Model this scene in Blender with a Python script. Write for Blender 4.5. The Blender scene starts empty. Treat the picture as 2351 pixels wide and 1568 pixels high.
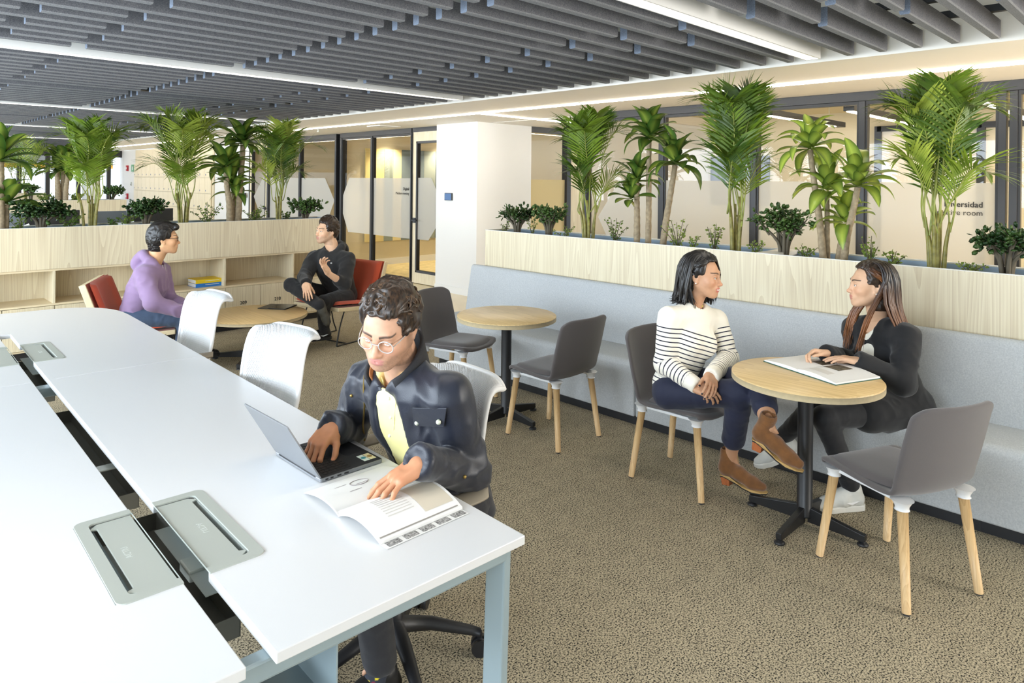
import bpy, bmesh, math, random
import numpy as np
from mathutils import Vector, Matrix
random.seed(7)
rng = np.random.default_rng(7)
S = bpy.context.scene
COL = S.collection

# ---------------------------------------------------------------- camera
# calibrated from the photograph: 24 mm shift lens, level, 0.6 degrees of roll
CAM_H, CAM_F, CAM_HY = 1.68, 1583.0, 414.65
YAW, ROLL = math.radians(45.1735), math.radians(0.5887)
_f = Vector((math.cos(YAW), math.sin(YAW), 0)); _r = Vector((math.sin(YAW), -math.cos(YAW), 0)); _u = Vector((0, 0, 1))
_r2 = _r*math.cos(ROLL) + _u*math.sin(ROLL); _u2 = -_r*math.sin(ROLL) + _u*math.cos(ROLL)
cd = bpy.data.cameras.new('camera'); cam = bpy.data.objects.new('camera', cd); COL.objects.link(cam)
cd.sensor_width = 36.0; cd.lens = CAM_F/2351*36.0; cd.shift_y = -(784-CAM_HY)/2351
cd.clip_start = 0.05; cd.clip_end = 200
m = Matrix.Identity(4)
for i in range(3):
    m[i][0], m[i][1], m[i][2] = _r2[i], _u2[i], -_f[i]
m[2][3] = CAM_H
cam.matrix_world = m
S.camera = cam

def pix(px, py, w):
    """photo pixel at forward distance w -> world point"""
    d = _f + _r2*((px-1175.5)/CAM_F) + _u2*((CAM_HY-py)/CAM_F)
    return Vector((0, 0, CAM_H)) + d*w
def pixz(px, py, z):
    d = _f + _r2*((px-1175.5)/CAM_F) + _u2*((CAM_HY-py)/CAM_F)
    t = (z-CAM_H)/d.z
    return Vector((0, 0, CAM_H)) + d*t

# ---------------------------------------------------------------- world and daylight
wd = bpy.data.worlds.new('world'); S.world = wd; wd.use_nodes = True
bg = wd.node_tree.nodes['Background']
bg.inputs[0].default_value = (0.80, 0.90, 1.0, 1); bg.inputs[1].default_value = 1.6

def area(name, loc, rot, sx, sy, power, col, parent=None, spread=math.pi):
    l = bpy.data.lights.new(name, 'AREA'); l.shape = 'RECTANGLE'; l.size = sx; l.size_y = sy
    l.energy = power; l.color = col; l.spread = spread
    o = bpy.data.objects.new(name, l); o.location = loc; o.rotation_euler = rot; COL.objects.link(o)
    if parent: o.parent = parent
    return o
# daylight entering through the long window wall (x = -2.6) and the windows behind the camera (y = -3.6)
area('daylight_window_wall', (-2.5, 9.3, 1.55), (0, math.radians(-90), 0), 2.0, 20.0, 1000, (0.78, 0.89, 1.0))
area('daylight_rear_windows', (5.2, -3.5, 1.25), (math.radians(90), 0, 0), 3.0, 2.3, 260, (1.0, 0.95, 0.87))

S.view_settings.view_transform = 'Standard'; S.view_settings.look = 'None'
S.view_settings.gamma = 1.0; S.view_settings.use_curve_mapping = False
S.view_settings.exposure = 0.40
S.cycles.max_bounces = 8; S.cycles.transparent_max_bounces = 16
S.cycles.diffuse_bounces = 4; S.cycles.glossy_bounces = 4

# ---------------------------------------------------------------- objects
def tag(o, label, cat, group=None):
    o['label'] = label; o['category'] = cat
    if group: o['group'] = group
    return o
def thing(name, label, cat, loc=(0, 0, 0), rz=0.0, group=None):
    o = bpy.data.objects.new(name, None); COL.objects.link(o)
    o.empty_display_size = 0.1
    o.location = loc; o.rotation_euler = (0, 0, rz)
    return tag(o, label, cat, group)
def link(name, me, mat=None, parent=None, loc=None, rot=None, scale=None, kind=None, label=None):
    o = bpy.data.objects.new(name, me); COL.objects.link(o)
    if mat is not None and me is not None and len(me.materials) == 0:
        for mm in (mat if isinstance(mat, (list, tuple)) else [mat]): me.materials.append(mm)
    if parent is not None: o.parent = parent
    if loc is not None: o.location = loc
    if rot is not None: o.rotation_euler = rot
    if scale is not None: o.scale = scale if not isinstance(scale, (int, float)) else (scale,)*3
    if kind: o['kind'] = kind
    if label: o['label'] = label
    return o
def bevel(o, w=0.003, seg=2, angle=35):
    b = o.modifiers.new('bevel', 'BEVEL'); b.width = w; b.segments = seg; b.limit_method = 'ANGLE'; b.angle_limit = math.radians(angle)
    b.harden_normals = False
    return o
def smooth(me, flag=True):
    me.polygons.foreach_set('use_smooth', [flag]*len(me.polygons)); return me
def copy_tree(src, **kw):
    c = src.copy(); COL.objects.link(c)
    for ch in src.children:
        d = copy_tree(ch); d.parent = c
        d.matrix_parent_inverse = ch.matrix_parent_inverse.copy()
    return c

class MB:
    """collects vertices and faces of one mesh"""
    def __init__(self): self.v = []; self.f = []; self.mi = []; self.sm = []; self.cur = 0; self.s = False
    def add(self, vs, fs):
        o = len(self.v); self.v.extend([tuple(p) for p in vs])
        for q in fs:
            self.f.append(tuple(i+o for i in q)); self.mi.append(self.cur); self.sm.append(self.s)
        return self
    def box(self, x0, x1, y0, y1, z0, z1):
        vs = [(x, y, z) for z in (z0, z1) for y in (y0, y1) for x in (x0, x1)]
        return self.add(vs, [(0, 2, 3, 1), (4, 5, 7, 6), (0, 1, 5, 4), (1, 3, 7, 5), (3, 2, 6, 7), (2, 0, 4, 6)])
    def prism(self, poly, z0, z1):
        n = len(poly); vs = [(x, y, z0) for x, y in poly]+[(x, y, z1) for x, y in poly]
        fs = [tuple(range(n-1, -1, -1)), tuple(range(n, 2*n))]+[(i, (i+1) % n, n+(i+1) % n, n+i) for i in range(n)]
        return self.add(vs, fs)
    def extrude(self, poly3, vec):
        n = len(poly3); a = [Vector(p) for p in poly3]; v = Vector(vec)
        vs = a+[p+v for p in a]
        fs = [tuple(range(n-1, -1, -1)), tuple(range(n, 2*n))]+[(i, (i+1) % n, n+(i+1) % n, n+i) for i in range(n)]
        return self.add(vs, fs)
    def grid(self, P, closed_u=False, closed_v=False):
        """P[i][j] points"""
        nu, nv = len(P), len(P[0]); vs = [p for r in P for p in r]; fs = []
        for i in range(nu-(0 if closed_u else 1)):
            for j in range(nv-(0 if closed_v else 1)):
                a, b = i, (i+1) % nu; c, d = j, (j+1) % nv
                fs.append((a*nv+c, b*nv+c, b*nv+d, a*nv+d))
        return self.add(vs, fs)
    def tube(self, path, r, n=8, cap=True, flat=None):
        pts = [Vector(p) for p in path]; k = len(pts)
        rs = [r]*k if isinstance(r, (int, float)) else list(r)
        t0 = (pts[1]-pts[0]).normalized()
        ref = Vector((0, 0, 1)) if abs(t0.z) < 0.9 else Vector((1, 0, 0))
        side = t0.cross(ref).normalized(); rings = []
        for i in range(k):
            t = (pts[min(i+1, k-1)]-pts[max(i-1, 0)])
            t = t.normalized() if t.length > 1e-9 else t0
            side = (side-t*side.dot(t))
            side = side.normalized() if side.length > 1e-6 else t.orthogonal().normalized()
            up = t.cross(side)
            fl = flat if flat else 1.0
            rings.append([pts[i]+(side*math.cos(2*math.pi*j/n)+up*math.sin(2*math.pi*j/n)*fl)*rs[i] for j in range(n)])
        o = len(self.v); s0 = self.s; self.s = True
        self.grid(rings, closed_v=True)
        self.s = s0
        if cap:
            self.f.append(tuple(o+j for j in range(n-1, -1, -1))); self.mi.append(self.cur); self.sm.append(False)
            self.f.append(tuple(o+(k-1)*n+j for j in range(n))); self.mi.append(self.cur); self.sm.append(False)
        return self
    def lathe(self, prof, n=32, c=(0, 0, 0), smooth_=True):
        rings = []
        for rr, z in prof:
            rings.append([(c[0]+rr*math.cos(2*math.pi*j/n), c[1]+rr*math.sin(2*math.pi*j/n), c[2]+z) for j in range(n)])
        s0 = self.s; self.s = smooth_; o = len(self.v)
        self.grid(rings, closed_v=True); self.s = s0
        k = len(prof)
        if prof[0][0] > 1e-6: self.f.append(tuple(o+j for j in range(n-1, -1, -1))); self.mi.append(self.cur); self.sm.append(False)
        if prof[-1][0] > 1e-6: self.f.append(tuple(o+(k-1)*n+j for j in range(n))); self.mi.append(self.cur); self.sm.append(False)
        return self
    def ball(self, c, r, n=12, m_=8, sc=(1, 1, 1)):
        rings = []
        for i in range(m_+1):
            a = math.pi*i/m_
            rings.append([(c[0]+r*sc[0]*math.sin(a)*math.cos(2*math.pi*j/n), c[1]+r*sc[1]*math.sin(a)*math.sin(2*math.pi*j/n), c[2]-r*sc[2]*math.cos(a)) for j in range(n)])
        s0 = self.s; self.s = True; self.grid(rings, closed_v=True); self.s = s0
        return self
    def mesh(self, name):
        me = bpy.data.meshes.new(name); me.from_pydata(self.v, [], self.f)
        if any(self.mi): me.polygons.foreach_set('material_index', self.mi)
        me.polygons.foreach_set('use_smooth', self.sm); me.update(); return me
    def obj(self, name, mat=None, parent=None, **kw):
        return link(name, self.mesh(name), mat, parent, **kw)

def rrect(x0, x1, y0, y1, r, n=6, corners=(1, 1, 1, 1)):
    """rounded rectangle, counter clockwise from (x1,y0)"""
    P = []
    for (cx, cy, a0, on) in ((x1-r, y0+r, -90, corners[0]), (x1-r, y1-r, 0, corners[1]), (x0+r, y1-r, 90, corners[2]), (x0+r, y0+r, 180, corners[3])):
        if on:
            for i in range(n+1):
                a = math.radians(a0+90*i/n); P.append((cx+r*math.cos(a), cy+r*math.sin(a)))
        else:
            a = math.radians(a0+45); P.append((cx+r*(1 if math.cos(a) > 0 else -1), cy+r*(1 if math.sin(a) > 0 else -1)))
    return P
def spline(pts, n):
    """Catmull-Rom through pts"""
    P = [np.array(p, float) for p in pts]; P = [2*P[0]-P[1]]+P+[2*P[-1]-P[-2]]
    out = []; k = len(P)-3
    for i in range(n+1):
        t = i/n*k; j = min(int(t), k-1); t -= j
        a, b, c, d = P[j:j+4]
        out.append(0.5*((2*b)+(-a+c)*t+(2*a-5*b+4*c-d)*t*t+(-a+3*b-3*c+d)*t**3))
    return out

# ---------------------------------------------------------------- materials
def nmat(name):
    mt = bpy.data.materials.new(name); mt.use_nodes = True
    nt = mt.node_tree; return mt, nt, nt.nodes['Principled BSDF'], nt.nodes.new, nt.links.new
def sset(b, **kw):
    names = {'color': 'Base Color', 'rough': 'Roughness', 'metal': 'Metallic', 'spec': 'Specular IOR Level', 'sheen': 'Sheen Weight', 'coat': 'Coat Weight', 'alpha': 'Alpha', 'sss': 'Subsurface Weight', 'trans': 'Transmission Weight', 'emis': 'Emission Strength'}
    for k, v in kw.items():
        if k == 'color': v = (*v, 1)
        if k == 'emcol': b.inputs['Emission Color'].default_value = (*v, 1); continue
        b.inputs[names[k]].default_value = v
def srgb(r, g, b):
    return tuple(((c/255)/12.92 if c/255 <= 0.04045 else ((c/255+0.055)/1.055)**2.4) for c in (r, g, b))
def plain(name, col, rough=0.5, bump=0, bscale=200, var=0, vscale=30, coord='Object', **kw):
    mt, nt, b, N, L = nmat(name); sset(b, color=col, rough=rough, **kw)
    tc = None
    if bump or var: tc = N('ShaderNodeTexCoord')
    if var:
        n = N('ShaderNodeTexNoise'); n.inputs['Scale'].default_value = vscale; n.inputs['Detail'].default_value = 4
        L(tc.outputs[coord], n.inputs['Vector'])
        r = N('ShaderNodeValToRGB'); r.color_ramp.elements[0].position = 0.3; r.color_ramp.elements[1].position = 0.7
        r.color_ramp.elements[0].color = tuple(max(0, c*(1-var)) for c in col)+(1,)
        r.color_ramp.elements[1].color = tuple(min(1, c*(1+var)) for c in col)+(1,)
        L(n.outputs['Fac'], r.inputs[0]); L(r.outputs[0], b.inputs['Base Color'])
    if bump:
        n2 = N('ShaderNodeTexNoise'); n2.inputs['Scale'].default_value = bscale; n2.inputs['Detail'].default_value = 3
        L(tc.outputs[coord], n2.inputs['Vector'])
        bm_ = N('ShaderNodeBump'); bm_.inputs['Strength'].default_value = bump; bm_.inputs['Distance'].default_value = 0.002
        L(n2.outputs['Fac'], bm_.inputs['Height']); L(bm_.outputs[0], b.inputs['Normal'])
    return mt
def wood(name, light, dark, grain='Z', scale=1.0, rough=0.45, contrast=0.5):
    """pale ash: fine straight grain with cathedral figure, grain along one object axis"""
    mt, nt, b, N, L = nmat(name); sset(b, rough=rough)
    tc = N('ShaderNodeTexCoord'); oi = N('ShaderNodeObjectInfo')
    ad = N('ShaderNodeVectorMath'); ad.operation = 'ADD'
    mu = N('ShaderNodeMath'); mu.operation = 'MULTIPLY'; mu.inputs[1].default_value = 13.7
    L(oi.outputs['Random'], mu.inputs[0]); L(tc.outputs['Object'], ad.inputs[0]); L(mu.outputs[0], ad.inputs[1])
    mp = N('ShaderNodeMapping'); st = 0.045
    mp.inputs['Scale'].default_value = tuple((st if a == grain else 1.0)*scale for a in 'XYZ')
    L(ad.outputs[0], mp.inputs['Vector'])
    # cathedral figure: contour lines of a stretched low noise
    n1 = N('ShaderNodeTexNoise'); n1.inputs['Scale'].default_value = 4.2; n1.inputs['Detail'].default_value = 1.5; n1.inputs['Roughness'].default_value = 0.4
    L(mp.outputs[0], n1.inputs['Vector'])
    m1 = N('ShaderNodeMath'); m1.operation = 'MULTIPLY'; m1.inputs[1].default_value = 26; L(n1.outputs['Fac'], m1.inputs[0])
    m2 = N('ShaderNodeMath'); m2.operation = 'FRACT'; L(m1.outputs[0], m2.inputs[0])
    # fine fibres
    mp2 = N('ShaderNodeMapping'); mp2.inputs['Scale'].default_value = tuple((0.012 if a == grain else 1.0)*scale for a in 'XYZ')
    L(ad.outputs[0], mp2.inputs['Vector'])
    n2 = N('ShaderNodeTexNoise'); n2.inputs['Scale'].default_value = 150; n2.inputs['Detail'].default_value = 2; L(mp2.outputs[0], n2.inputs['Vector'])
    mx = N('ShaderNodeMath'); mx.operation = 'MULTIPLY'; L(m2.outputs[0], mx.inputs[0]); L(n2.outputs['Fac'], mx.inputs[1])
    ad2 = N('ShaderNodeMath'); ad2.operation = 'ADD'; L(mx.outputs[0], ad2.inputs[0])
    m3 = N('ShaderNodeMath'); m3.operation = 'MULTIPLY'; m3.inputs[1].default_value = 0.55; L(n2.outputs['Fac'], m3.inputs[0]); L(m3.outputs[0], ad2.inputs[1])
    r = N('ShaderNodeValToRGB'); r.color_ramp.elements[0].position = 0.25; r.color_ramp.elements[1].position = 0.95
    r.color_ramp.elements[0].color = (*light, 1)
    r.color_ramp.elements[1].color = (*[l*(1-contrast)+d*contrast for l, d in zip(light, dark)], 1)
    L(ad2.outputs[0], r.inputs[0]); L(r.outputs[0], b.inputs['Base Color'])
    return mt
def emit(name, col, strength, base=(0.9, 0.9, 0.9)):
    mt, nt, b, N, L = nmat(name); sset(b, color=base, emcol=col, emis=strength); return mt
def attr_col(name, attr='Col', rough=0.5, bump=0, bscale=300, **kw):
    mt, nt, b, N, L = nmat(name); sset(b, rough=rough, **kw)
    a = N('ShaderNodeAttribute'); a.attribute_name = attr; L(a.outputs['Color'], b.inputs['Base Color'])
    if bump:
        tc = N('ShaderNodeTexCoord'); n2 = N('ShaderNodeTexNoise'); n2.inputs['Scale'].default_value = bscale; L(tc.outputs['Object'], n2.inputs['Vector'])
        bm_ = N('ShaderNodeBump'); bm_.inputs['Strength'].default_value = bump; bm_.inputs['Distance'].default_value = 0.001
        L(n2.outputs['Fac'], bm_.inputs['Height']); L(bm_.outputs[0], b.inputs['Normal'])
    return mt
def glass_mat(name, tint=(1, 1, 1), refl=0.05):
    mt, nt, b, N, L = nmat(name); nt.nodes.remove(b)
    t = N('ShaderNodeBsdfTransparent'); t.inputs[0].default_value = (*tint, 1)
    g = N('ShaderNodeBsdfGlossy'); g.inputs['Roughness'].default_value = 0.01
    lw = N('ShaderNodeLayerWeight'); lw.inputs['Blend'].default_value = 0.5
    p = N('ShaderNodeMath'); p.operation = 'POWER'; p.inputs[1].default_value = 5.0; L(lw.outputs['Facing'], p.inputs[0])
    q = N('ShaderNodeMath'); q.operation = 'MULTIPLY_ADD'; q.inputs[1].default_value = 0.85; q.inputs[2].default_value = refl; L(p.outputs[0], q.inputs[0])
    mx = N('ShaderNodeMixShader'); L(q.outputs[0], mx.inputs[0]); L(t.outputs[0], mx.inputs[1]); L(g.outputs[0], mx.inputs[2])
    L(mx.outputs[0], nt.nodes['Material Output'].inputs[0]); return mt
def frost_mat(name, col, a):
    mt, nt, b, N, L = nmat(name); nt.nodes.remove(b)
    t = N('ShaderNodeBsdfTransparent'); t.inputs[0].default_value = (1, 1, 1, 1)
    d = N('ShaderNodeBsdfDiffuse'); d.inputs[0].default_value = (*col, 1)
    tr = N('ShaderNodeBsdfTranslucent'); tr.inputs[0].default_value = (*col, 1)
    m0 = N('ShaderNodeMixShader'); m0.inputs[0].default_value = 0.4; L(d.outputs[0], m0.inputs[1]); L(tr.outputs[0], m0.inputs[2])
    mx = N('ShaderNodeMixShader'); mx.inputs[0].default_value = a; L(t.outputs[0], mx.inputs[1]); L(m0.outputs[0], mx.inputs[2])
    L(mx.outputs[0], nt.nodes['Material Output'].inputs[0]); return mt
def speckle(name, light, dark, scale, bump=0.6, rough=0.95, lo=0.42, hi=0.58, mid=None, dist=0.004):
    mt, nt, b, N, L = nmat(name); sset(b, rough=rough, spec=0.1)
    tc = N('ShaderNodeTexCoord')
    n = N('ShaderNodeTexNoise'); n.inputs['Scale'].default_value = scale; n.inputs['Detail'].default_value = 3; n.inputs['Roughness'].default_value = 0.7
    L(tc.outputs['Object'], n.inputs['Vector'])
    big = N('ShaderNodeTexNoise'); big.inputs['Scale'].default_value = scale*0.08; big.inputs['Detail'].default_value = 2; L(tc.outputs['Object'], big.inputs['Vector'])
    a1 = N('ShaderNodeMath'); a1.operation = 'MULTIPLY_ADD'; a1.inputs[1].default_value = 0.06; L(big.outputs['Fac'], a1.inputs[0]); L(n.outputs['Fac'], a1.inputs[2])
    a2 = N('ShaderNodeMath'); a2.operation = 'SUBTRACT'; a2.inputs[1].default_value = 0.03; L(a1.outputs[0], a2.inputs[0])
    r = N('ShaderNodeValToRGB'); e = r.color_ramp.elements
    e[0].position = lo; e[0].color = (*dark, 1); e[1].position = hi; e[1].color = (*light, 1)
    if mid: q = e.new((lo+hi)/2); q.color = (*mid, 1)
    L(a2.outputs[0], r.inputs[0]); L(r.outputs[0], b.inputs['Base Color'])
    bm_ = N('ShaderNodeBump'); bm_.inputs['Strength'].default_value = bump; bm_.inputs['Distance'].default_value = dist
    L(n.outputs['Fac'], bm_.inputs['Height']); L(bm_.outputs[0], b.inputs['Normal'])
    return mt

M = {}
M['white_paint'] = plain('white_paint', (0.76, 0.755, 0.735), 0.6)
M['warm_white'] = plain('warm_white', (0.86, 0.81, 0.73), 0.6)
M['cream_wall'] = plain('cream_wall', (0.74, 0.66, 0.48), 0.65)
M['ash'] = wood('ash_veneer', srgb(228, 216, 186), srgb(160, 128, 82), 'Z', 1.0, contrast=0.36)
M['ash_x'] = wood('ash_veneer_level', srgb(232, 216, 182), srgb(176, 146, 98), 'X', 1.0, contrast=0.4)
M['table_wood'] = wood('pale_oak_top', srgb(226, 196, 142), srgb(170, 130, 78), 'Y', 1.2, rough=0.35, contrast=0.45)
M['ply_edge'] = plain('ply_edge', srgb(222, 204, 166), 0.5, var=0.05, vscale=60)
M['beech'] = wood('beech_leg', srgb(226, 192, 142), srgb(178, 132, 82), 'Z', 2.0, contrast=0.5)
M['black_metal'] = plain('black_metal', (0.012, 0.012, 0.013), 0.42)
M['black_frame'] = plain('black_frame', (0.018, 0.018, 0.020), 0.38)
M['black_plastic'] = plain('black_plastic', (0.015, 0.015, 0.017), 0.45)
M['grey_metal'] = plain('grey_metal', srgb(176, 180, 174), 0.35, metal=0.3)
M['steel_frame'] = plain('steel_frame', srgb(150, 166, 172), 0.4, metal=0.2)
M['white_lam'] = plain('white_laminate', (0.70, 0.70, 0.705), 0.32)
M['white_plastic'] = plain('white_plastic', (0.76, 0.76, 0.76), 0.4)
M['glass'] = glass_mat('clear_glass')
M['frost'] = frost_mat('frosted_film', (0.66, 0.665, 0.64), 0.80)
M['carpet'] = speckle('grey_beige_carpet', srgb(198, 184, 156), srgb(34, 33, 33), 150, 0.9, mid=srgb(158, 147, 124), lo=.41, hi=.55)
M['concrete'] = plain('polished_concrete', srgb(214, 200, 168), 0.28, var=0.08, vscale=2.0)
M['felt'] = speckle('grey_felt', srgb(126, 126, 129), srgb(88, 89, 95), 260, 0.4, lo=0.35, hi=0.65)
M['felt_lit_bottom'] = speckle('felt_bottom_lightened', srgb(146, 147, 149), srgb(108, 110, 114), 260, 0.3, lo=0.35, hi=0.65)  # same felt, underside colour lightened for light coming up from below
M['felt_end_daylit'] = speckle('felt_end_window_tint', srgb(128, 138, 152), srgb(98, 106, 120), 260, 0.4, lo=0.35, hi=0.65)  # bluish window light put into the colour of the end faces
M['bench_fabric'] = speckle('pale_grey_fabric', srgb(200, 202, 202), srgb(176, 179, 181), 140, 0.25, lo=0.3, hi=0.7, dist=0.002)
M['chair_fabric'] = plain('taupe_fabric', srgb(88, 82, 81), 0.9, bump=0.25, bscale=700, sheen=0.3)
M['red_fabric'] = plain('rust_fabric', srgb(186, 74, 42), 0.9, bump=0.3, bscale=700, var=0.10, vscale=300, sheen=0.2)
M['louvre'] = plain('louvre_aluminium', srgb(150, 148, 142), .3, metal=.6)
M['led'] = emit('led_strip', (1.0, 0.92, 0.80), 30)
M['lum_glow'] = emit('luminaire_glow', (1.0, 0.93, 0.82), 18)
M['warm_glow'] = emit('warm_tube', (1.0, 0.85, 0.60), 9)
M['ink'] = plain('ink_black', (0.02, 0.02, 0.02), 0.6)
M['soil'] = plain('dark_soil', (0.045, 0.04, 0.035), 0.95, bump=1.0, bscale=60)
M['zinc'] = plain('planter_tray', srgb(150, 168, 184), 0.4, metal=0.2)
# ================================================================ structure
def struct(o):
    o['kind'] = 'structure'; return o
SOF = 2.52          # soffit height
# floors
struct(MB().box(-2.7, 4.89, -3.7, 25.2, -0.1, 0).obj('floor', M['carpet']))
struct(MB().box(4.89, 6.76, -3.7, 25.2, -0.1, 0.001).obj('floor', M['concrete']))
struct(MB().box(6.76, 12.0, 5.4, 7.35, -0.1, 0.001).obj('floor', M['concrete']))
M['room_carpet'] = plain('striped_room_carpet', srgb(186, 168, 118), 0.95, bump=0.5, bscale=120, var=0.22, vscale=9)
struct(MB().box(6.76, 10.4, 7.35, 17.4, -0.1, 0.0).obj('floor', M['room_carpet']))
struct(MB().box(6.76, 10.4, -3.7, 5.4, -0.1, 0.0).obj('floor', M['room_carpet']))
# slab above the baffles, soffit and its upright edge
ceiling = struct(MB().box(-2.7, 4.9, -3.7, 25.2, 2.95, 3.05).obj('ceiling', plain('slab_paint', (0.52, 0.55, 0.55), 0.8)))
soffit = struct(MB().box(4.86, 6.82, -3.7, 25.2, SOF, 2.95).obj('ceiling', M['warm_white']))
struct(MB().box(6.9, 12.0, 5.3, 7.5, SOF, 2.7).obj('ceiling', M['warm_white']))
M['room_ceil'] = plain('grooved_room_ceiling', srgb(214, 200, 158), 0.7)
struct(MB().box(6.82, 12.0, 7.5, 25.2, SOF+.12, 2.8).obj('ceiling', M['room_ceil']))
struct(MB().box(6.9, 12.0, -3.7, 5.3, SOF+.12, 2.8).obj('ceiling', M['room_ceil']))
# light lines let into the soffit
MB().box(5.74, 5.76, -3.6, 24.9, SOF-.014, SOF+.002).obj('led_line', M['led'], soffit)
MB().box(5.765, 11.5, 6.39, 6.405, SOF-.014, SOF+.002).obj('led_line', M['led'], soffit)
MB().box(6.05, 6.45, 9.0, 9.35, SOF-.012, SOF+.004).obj('access_panel', M['white_paint'], soffit)
MB().lathe([(0.0, -.05), (.045, -.05), (.055, -.03), (.055, -.015), (.075, -.012), (.075, .003)], 20, (5.5, 11.9, SOF)).obj('smoke_detector', M['white_plastic'], soffit)
MB().lathe([(0.0, -.05), (.03, -.05), (.006, -.04), (.012, -.02), (.012, .003)], 12, (5.9, 10.6, SOF)).obj('sprinkler', M['grey_metal'], soffit)
MB().lathe([(0.0, -.05), (.03, -.05), (.006, -.04), (.012, -.02), (.012, .003)], 12, (6.2, 3.3, SOF)).obj('sprinkler', M['grey_metal'], soffit)

# felt baffles: pitch 0.2 m, 50 x 105 mm, joints at x = 2.29 and alternately either side
BZ0, BZ1, BT = 2.53, 2.635, 0.05
LUM_ROWS = {5: 1.88, 23: 5.55, 45: 9.85, 66: 14.05, 87: 18.25, 108: 22.4}
BLACK_ROWS = {34, 55, 76, 97}
_bm = {}
def baffle_mesh(L_):
    k = round(L_, 3)
    if k not in _bm:
        b = MB(); h = L_/2; t = BT/2; c = .006
        P = [(-t+c, BZ0), (t-c, BZ0), (t, BZ0+c), (t, BZ1), (-t, BZ1), (-t, BZ0+c)]
        A = [(-h, y, z) for y, z in P]; B = [(h, y, z) for y, z in P]; n = 6
        b.add(A+B, [(i, n+i, n+(i+1) % n, (i+1) % n) for i in (2, 3, 4)]); b.cur = 2; b.add(A+B, [(i, n+i, n+(i+1) % n, (i+1) % n) for i in (0, 1, 5)])
        b.cur = 1; b.add(A+B, [tuple(range(n)), tuple(range(2*n-1, n-1, -1))])
        me = b.mesh('baffle'); me.materials.append(M['felt']); me.materials.append(M['felt_end_daylit']); me.materials.append(M['felt_lit_bottom']); _bm[k] = me
    return _bm[k]
segs = []
for k in range(-4, 121):
    if k in LUM_ROWS or k in BLACK_ROWS: continue
    y = .865+.2*k
    if y > 24.9: break
    j3 = 3.38 if k % 2 == 0 else 3.81; j1 = 1.22 if k % 2 == 0 else .78
    for x0, x1 in ((-.9, j1-.09), (j1, 2.20), (2.29, j3-.09), (j3, 4.8)):
        if x1 < .10*y+.1: continue
        segs.append((x0, x1, y))
segs.sort(key=lambda s: s[2])
for x0, x1, y in segs[:298]:
    link('baffle', baffle_mesh(x1-x0), None, ceiling, loc=((x0+x1)/2, y, 0))
rest = MB()
for x0, x1, y in segs[298:]: rest.box(x0, x1, y-BT/2, y+BT/2, BZ0, BZ1)
rest.obj('distant_baffles', M['felt'], ceiling, kind='stuff')
# black carrier rails crossing above the baffles
for x in (-.1, .5, 1.75, 2.9, 4.1, 4.55):
    MB().box(x-.02, x+.02, -1, 24.9, BZ1, BZ1+.04).obj('carrier_rail', M['black_metal'], ceiling)
for k in BLACK_ROWS:
    y = .865+.2*k
    MB().box(-.5, 4.78, y-.045, y+.045, BZ0+.03, BZ0+.06).obj('black_track', M['black_metal'], ceiling)

# luminaires recessed between the baffles
lum_labels = ['long white louvred luminaire ending above the bench, nearest the camera',
 'long white louvred luminaire crossing the ceiling in the upper left',
 'narrow white ceiling luminaire above the left planter palms', 'distant ceiling luminaire, fourth from the camera',
 'distant ceiling luminaire, fifth from the camera', 'farthest ceiling luminaire before the end windows']
blade_me = MB().box(-.002, .002, -.036, .036, -.016, .016).mesh('louvre_blade')
for n_, (k, y) in enumerate(sorted(LUM_ROWS.items())):
    if n_ > 4: break
    t = thing('ceiling_luminaire', lum_labels[n_], 'ceiling light', (0, y, BZ0-.01), 0, 'linear ceiling luminaires')
    b = MB(); x0, x1 = -.9, 4.73
    b.box(x0, x1, -.05, -.04, 0, .085); b.box(x0, x1, .04, .05, 0, .085); b.box(x0, x1, -.04, .04, .075, .085)
    b.box(x1-.01, x1, -.04, .04, 0, .075); b.box(x0, x0+.01, -.04, .04, 0, .075)
    b.obj('housing', M['white_paint'], t)
    MB().box(x0+.01, x1-.01, -.039, .039, .045, .05).obj('light_panel', M['lum_glow'], t)
    if n_ < 2:
        xs = np.arange(max(x0, .3 if n_ == 0 else .6), x1-.02, .052)
        for x in xs: link('louvre_blade', blade_me, M['louvre'], t, loc=(x, 0, .018))
    else:
        q = MB()
        for x in np.arange(1.0, x1-.02, .06): q.box(x-.002, x+.002, -.036, .036, .002, .034)
        q.obj('louvre', M['louvre'], t, kind='stuff')

# ---------------------------------------------------------------- column and partition walls
wc = struct(MB().box(6.6, 7.72, 7.35, 8.28, 0, SOF).obj('wall_column', M['white_paint']))
MB().box(6.585, 7.72, 7.335, 8.28, 0, .1).obj('baseboard', M['white_paint'], wc)
# room screen beside the meeting room door
t = thing('room_booking_panel', 'small blue room booking screen on the white column', 'screen', (6.6, 7.97, 1.43))
bevel(MB().box(-.022, 0, -.085, .085, -.055, .055).obj('casing', M['black_plastic'], t), .004)
MB().box(-.0235, -.021, -.072, .078, -.047, .047).obj('display', emit('booking_display', (.10, .24, .55), .45, (.02, .04, .08)), t)

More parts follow.
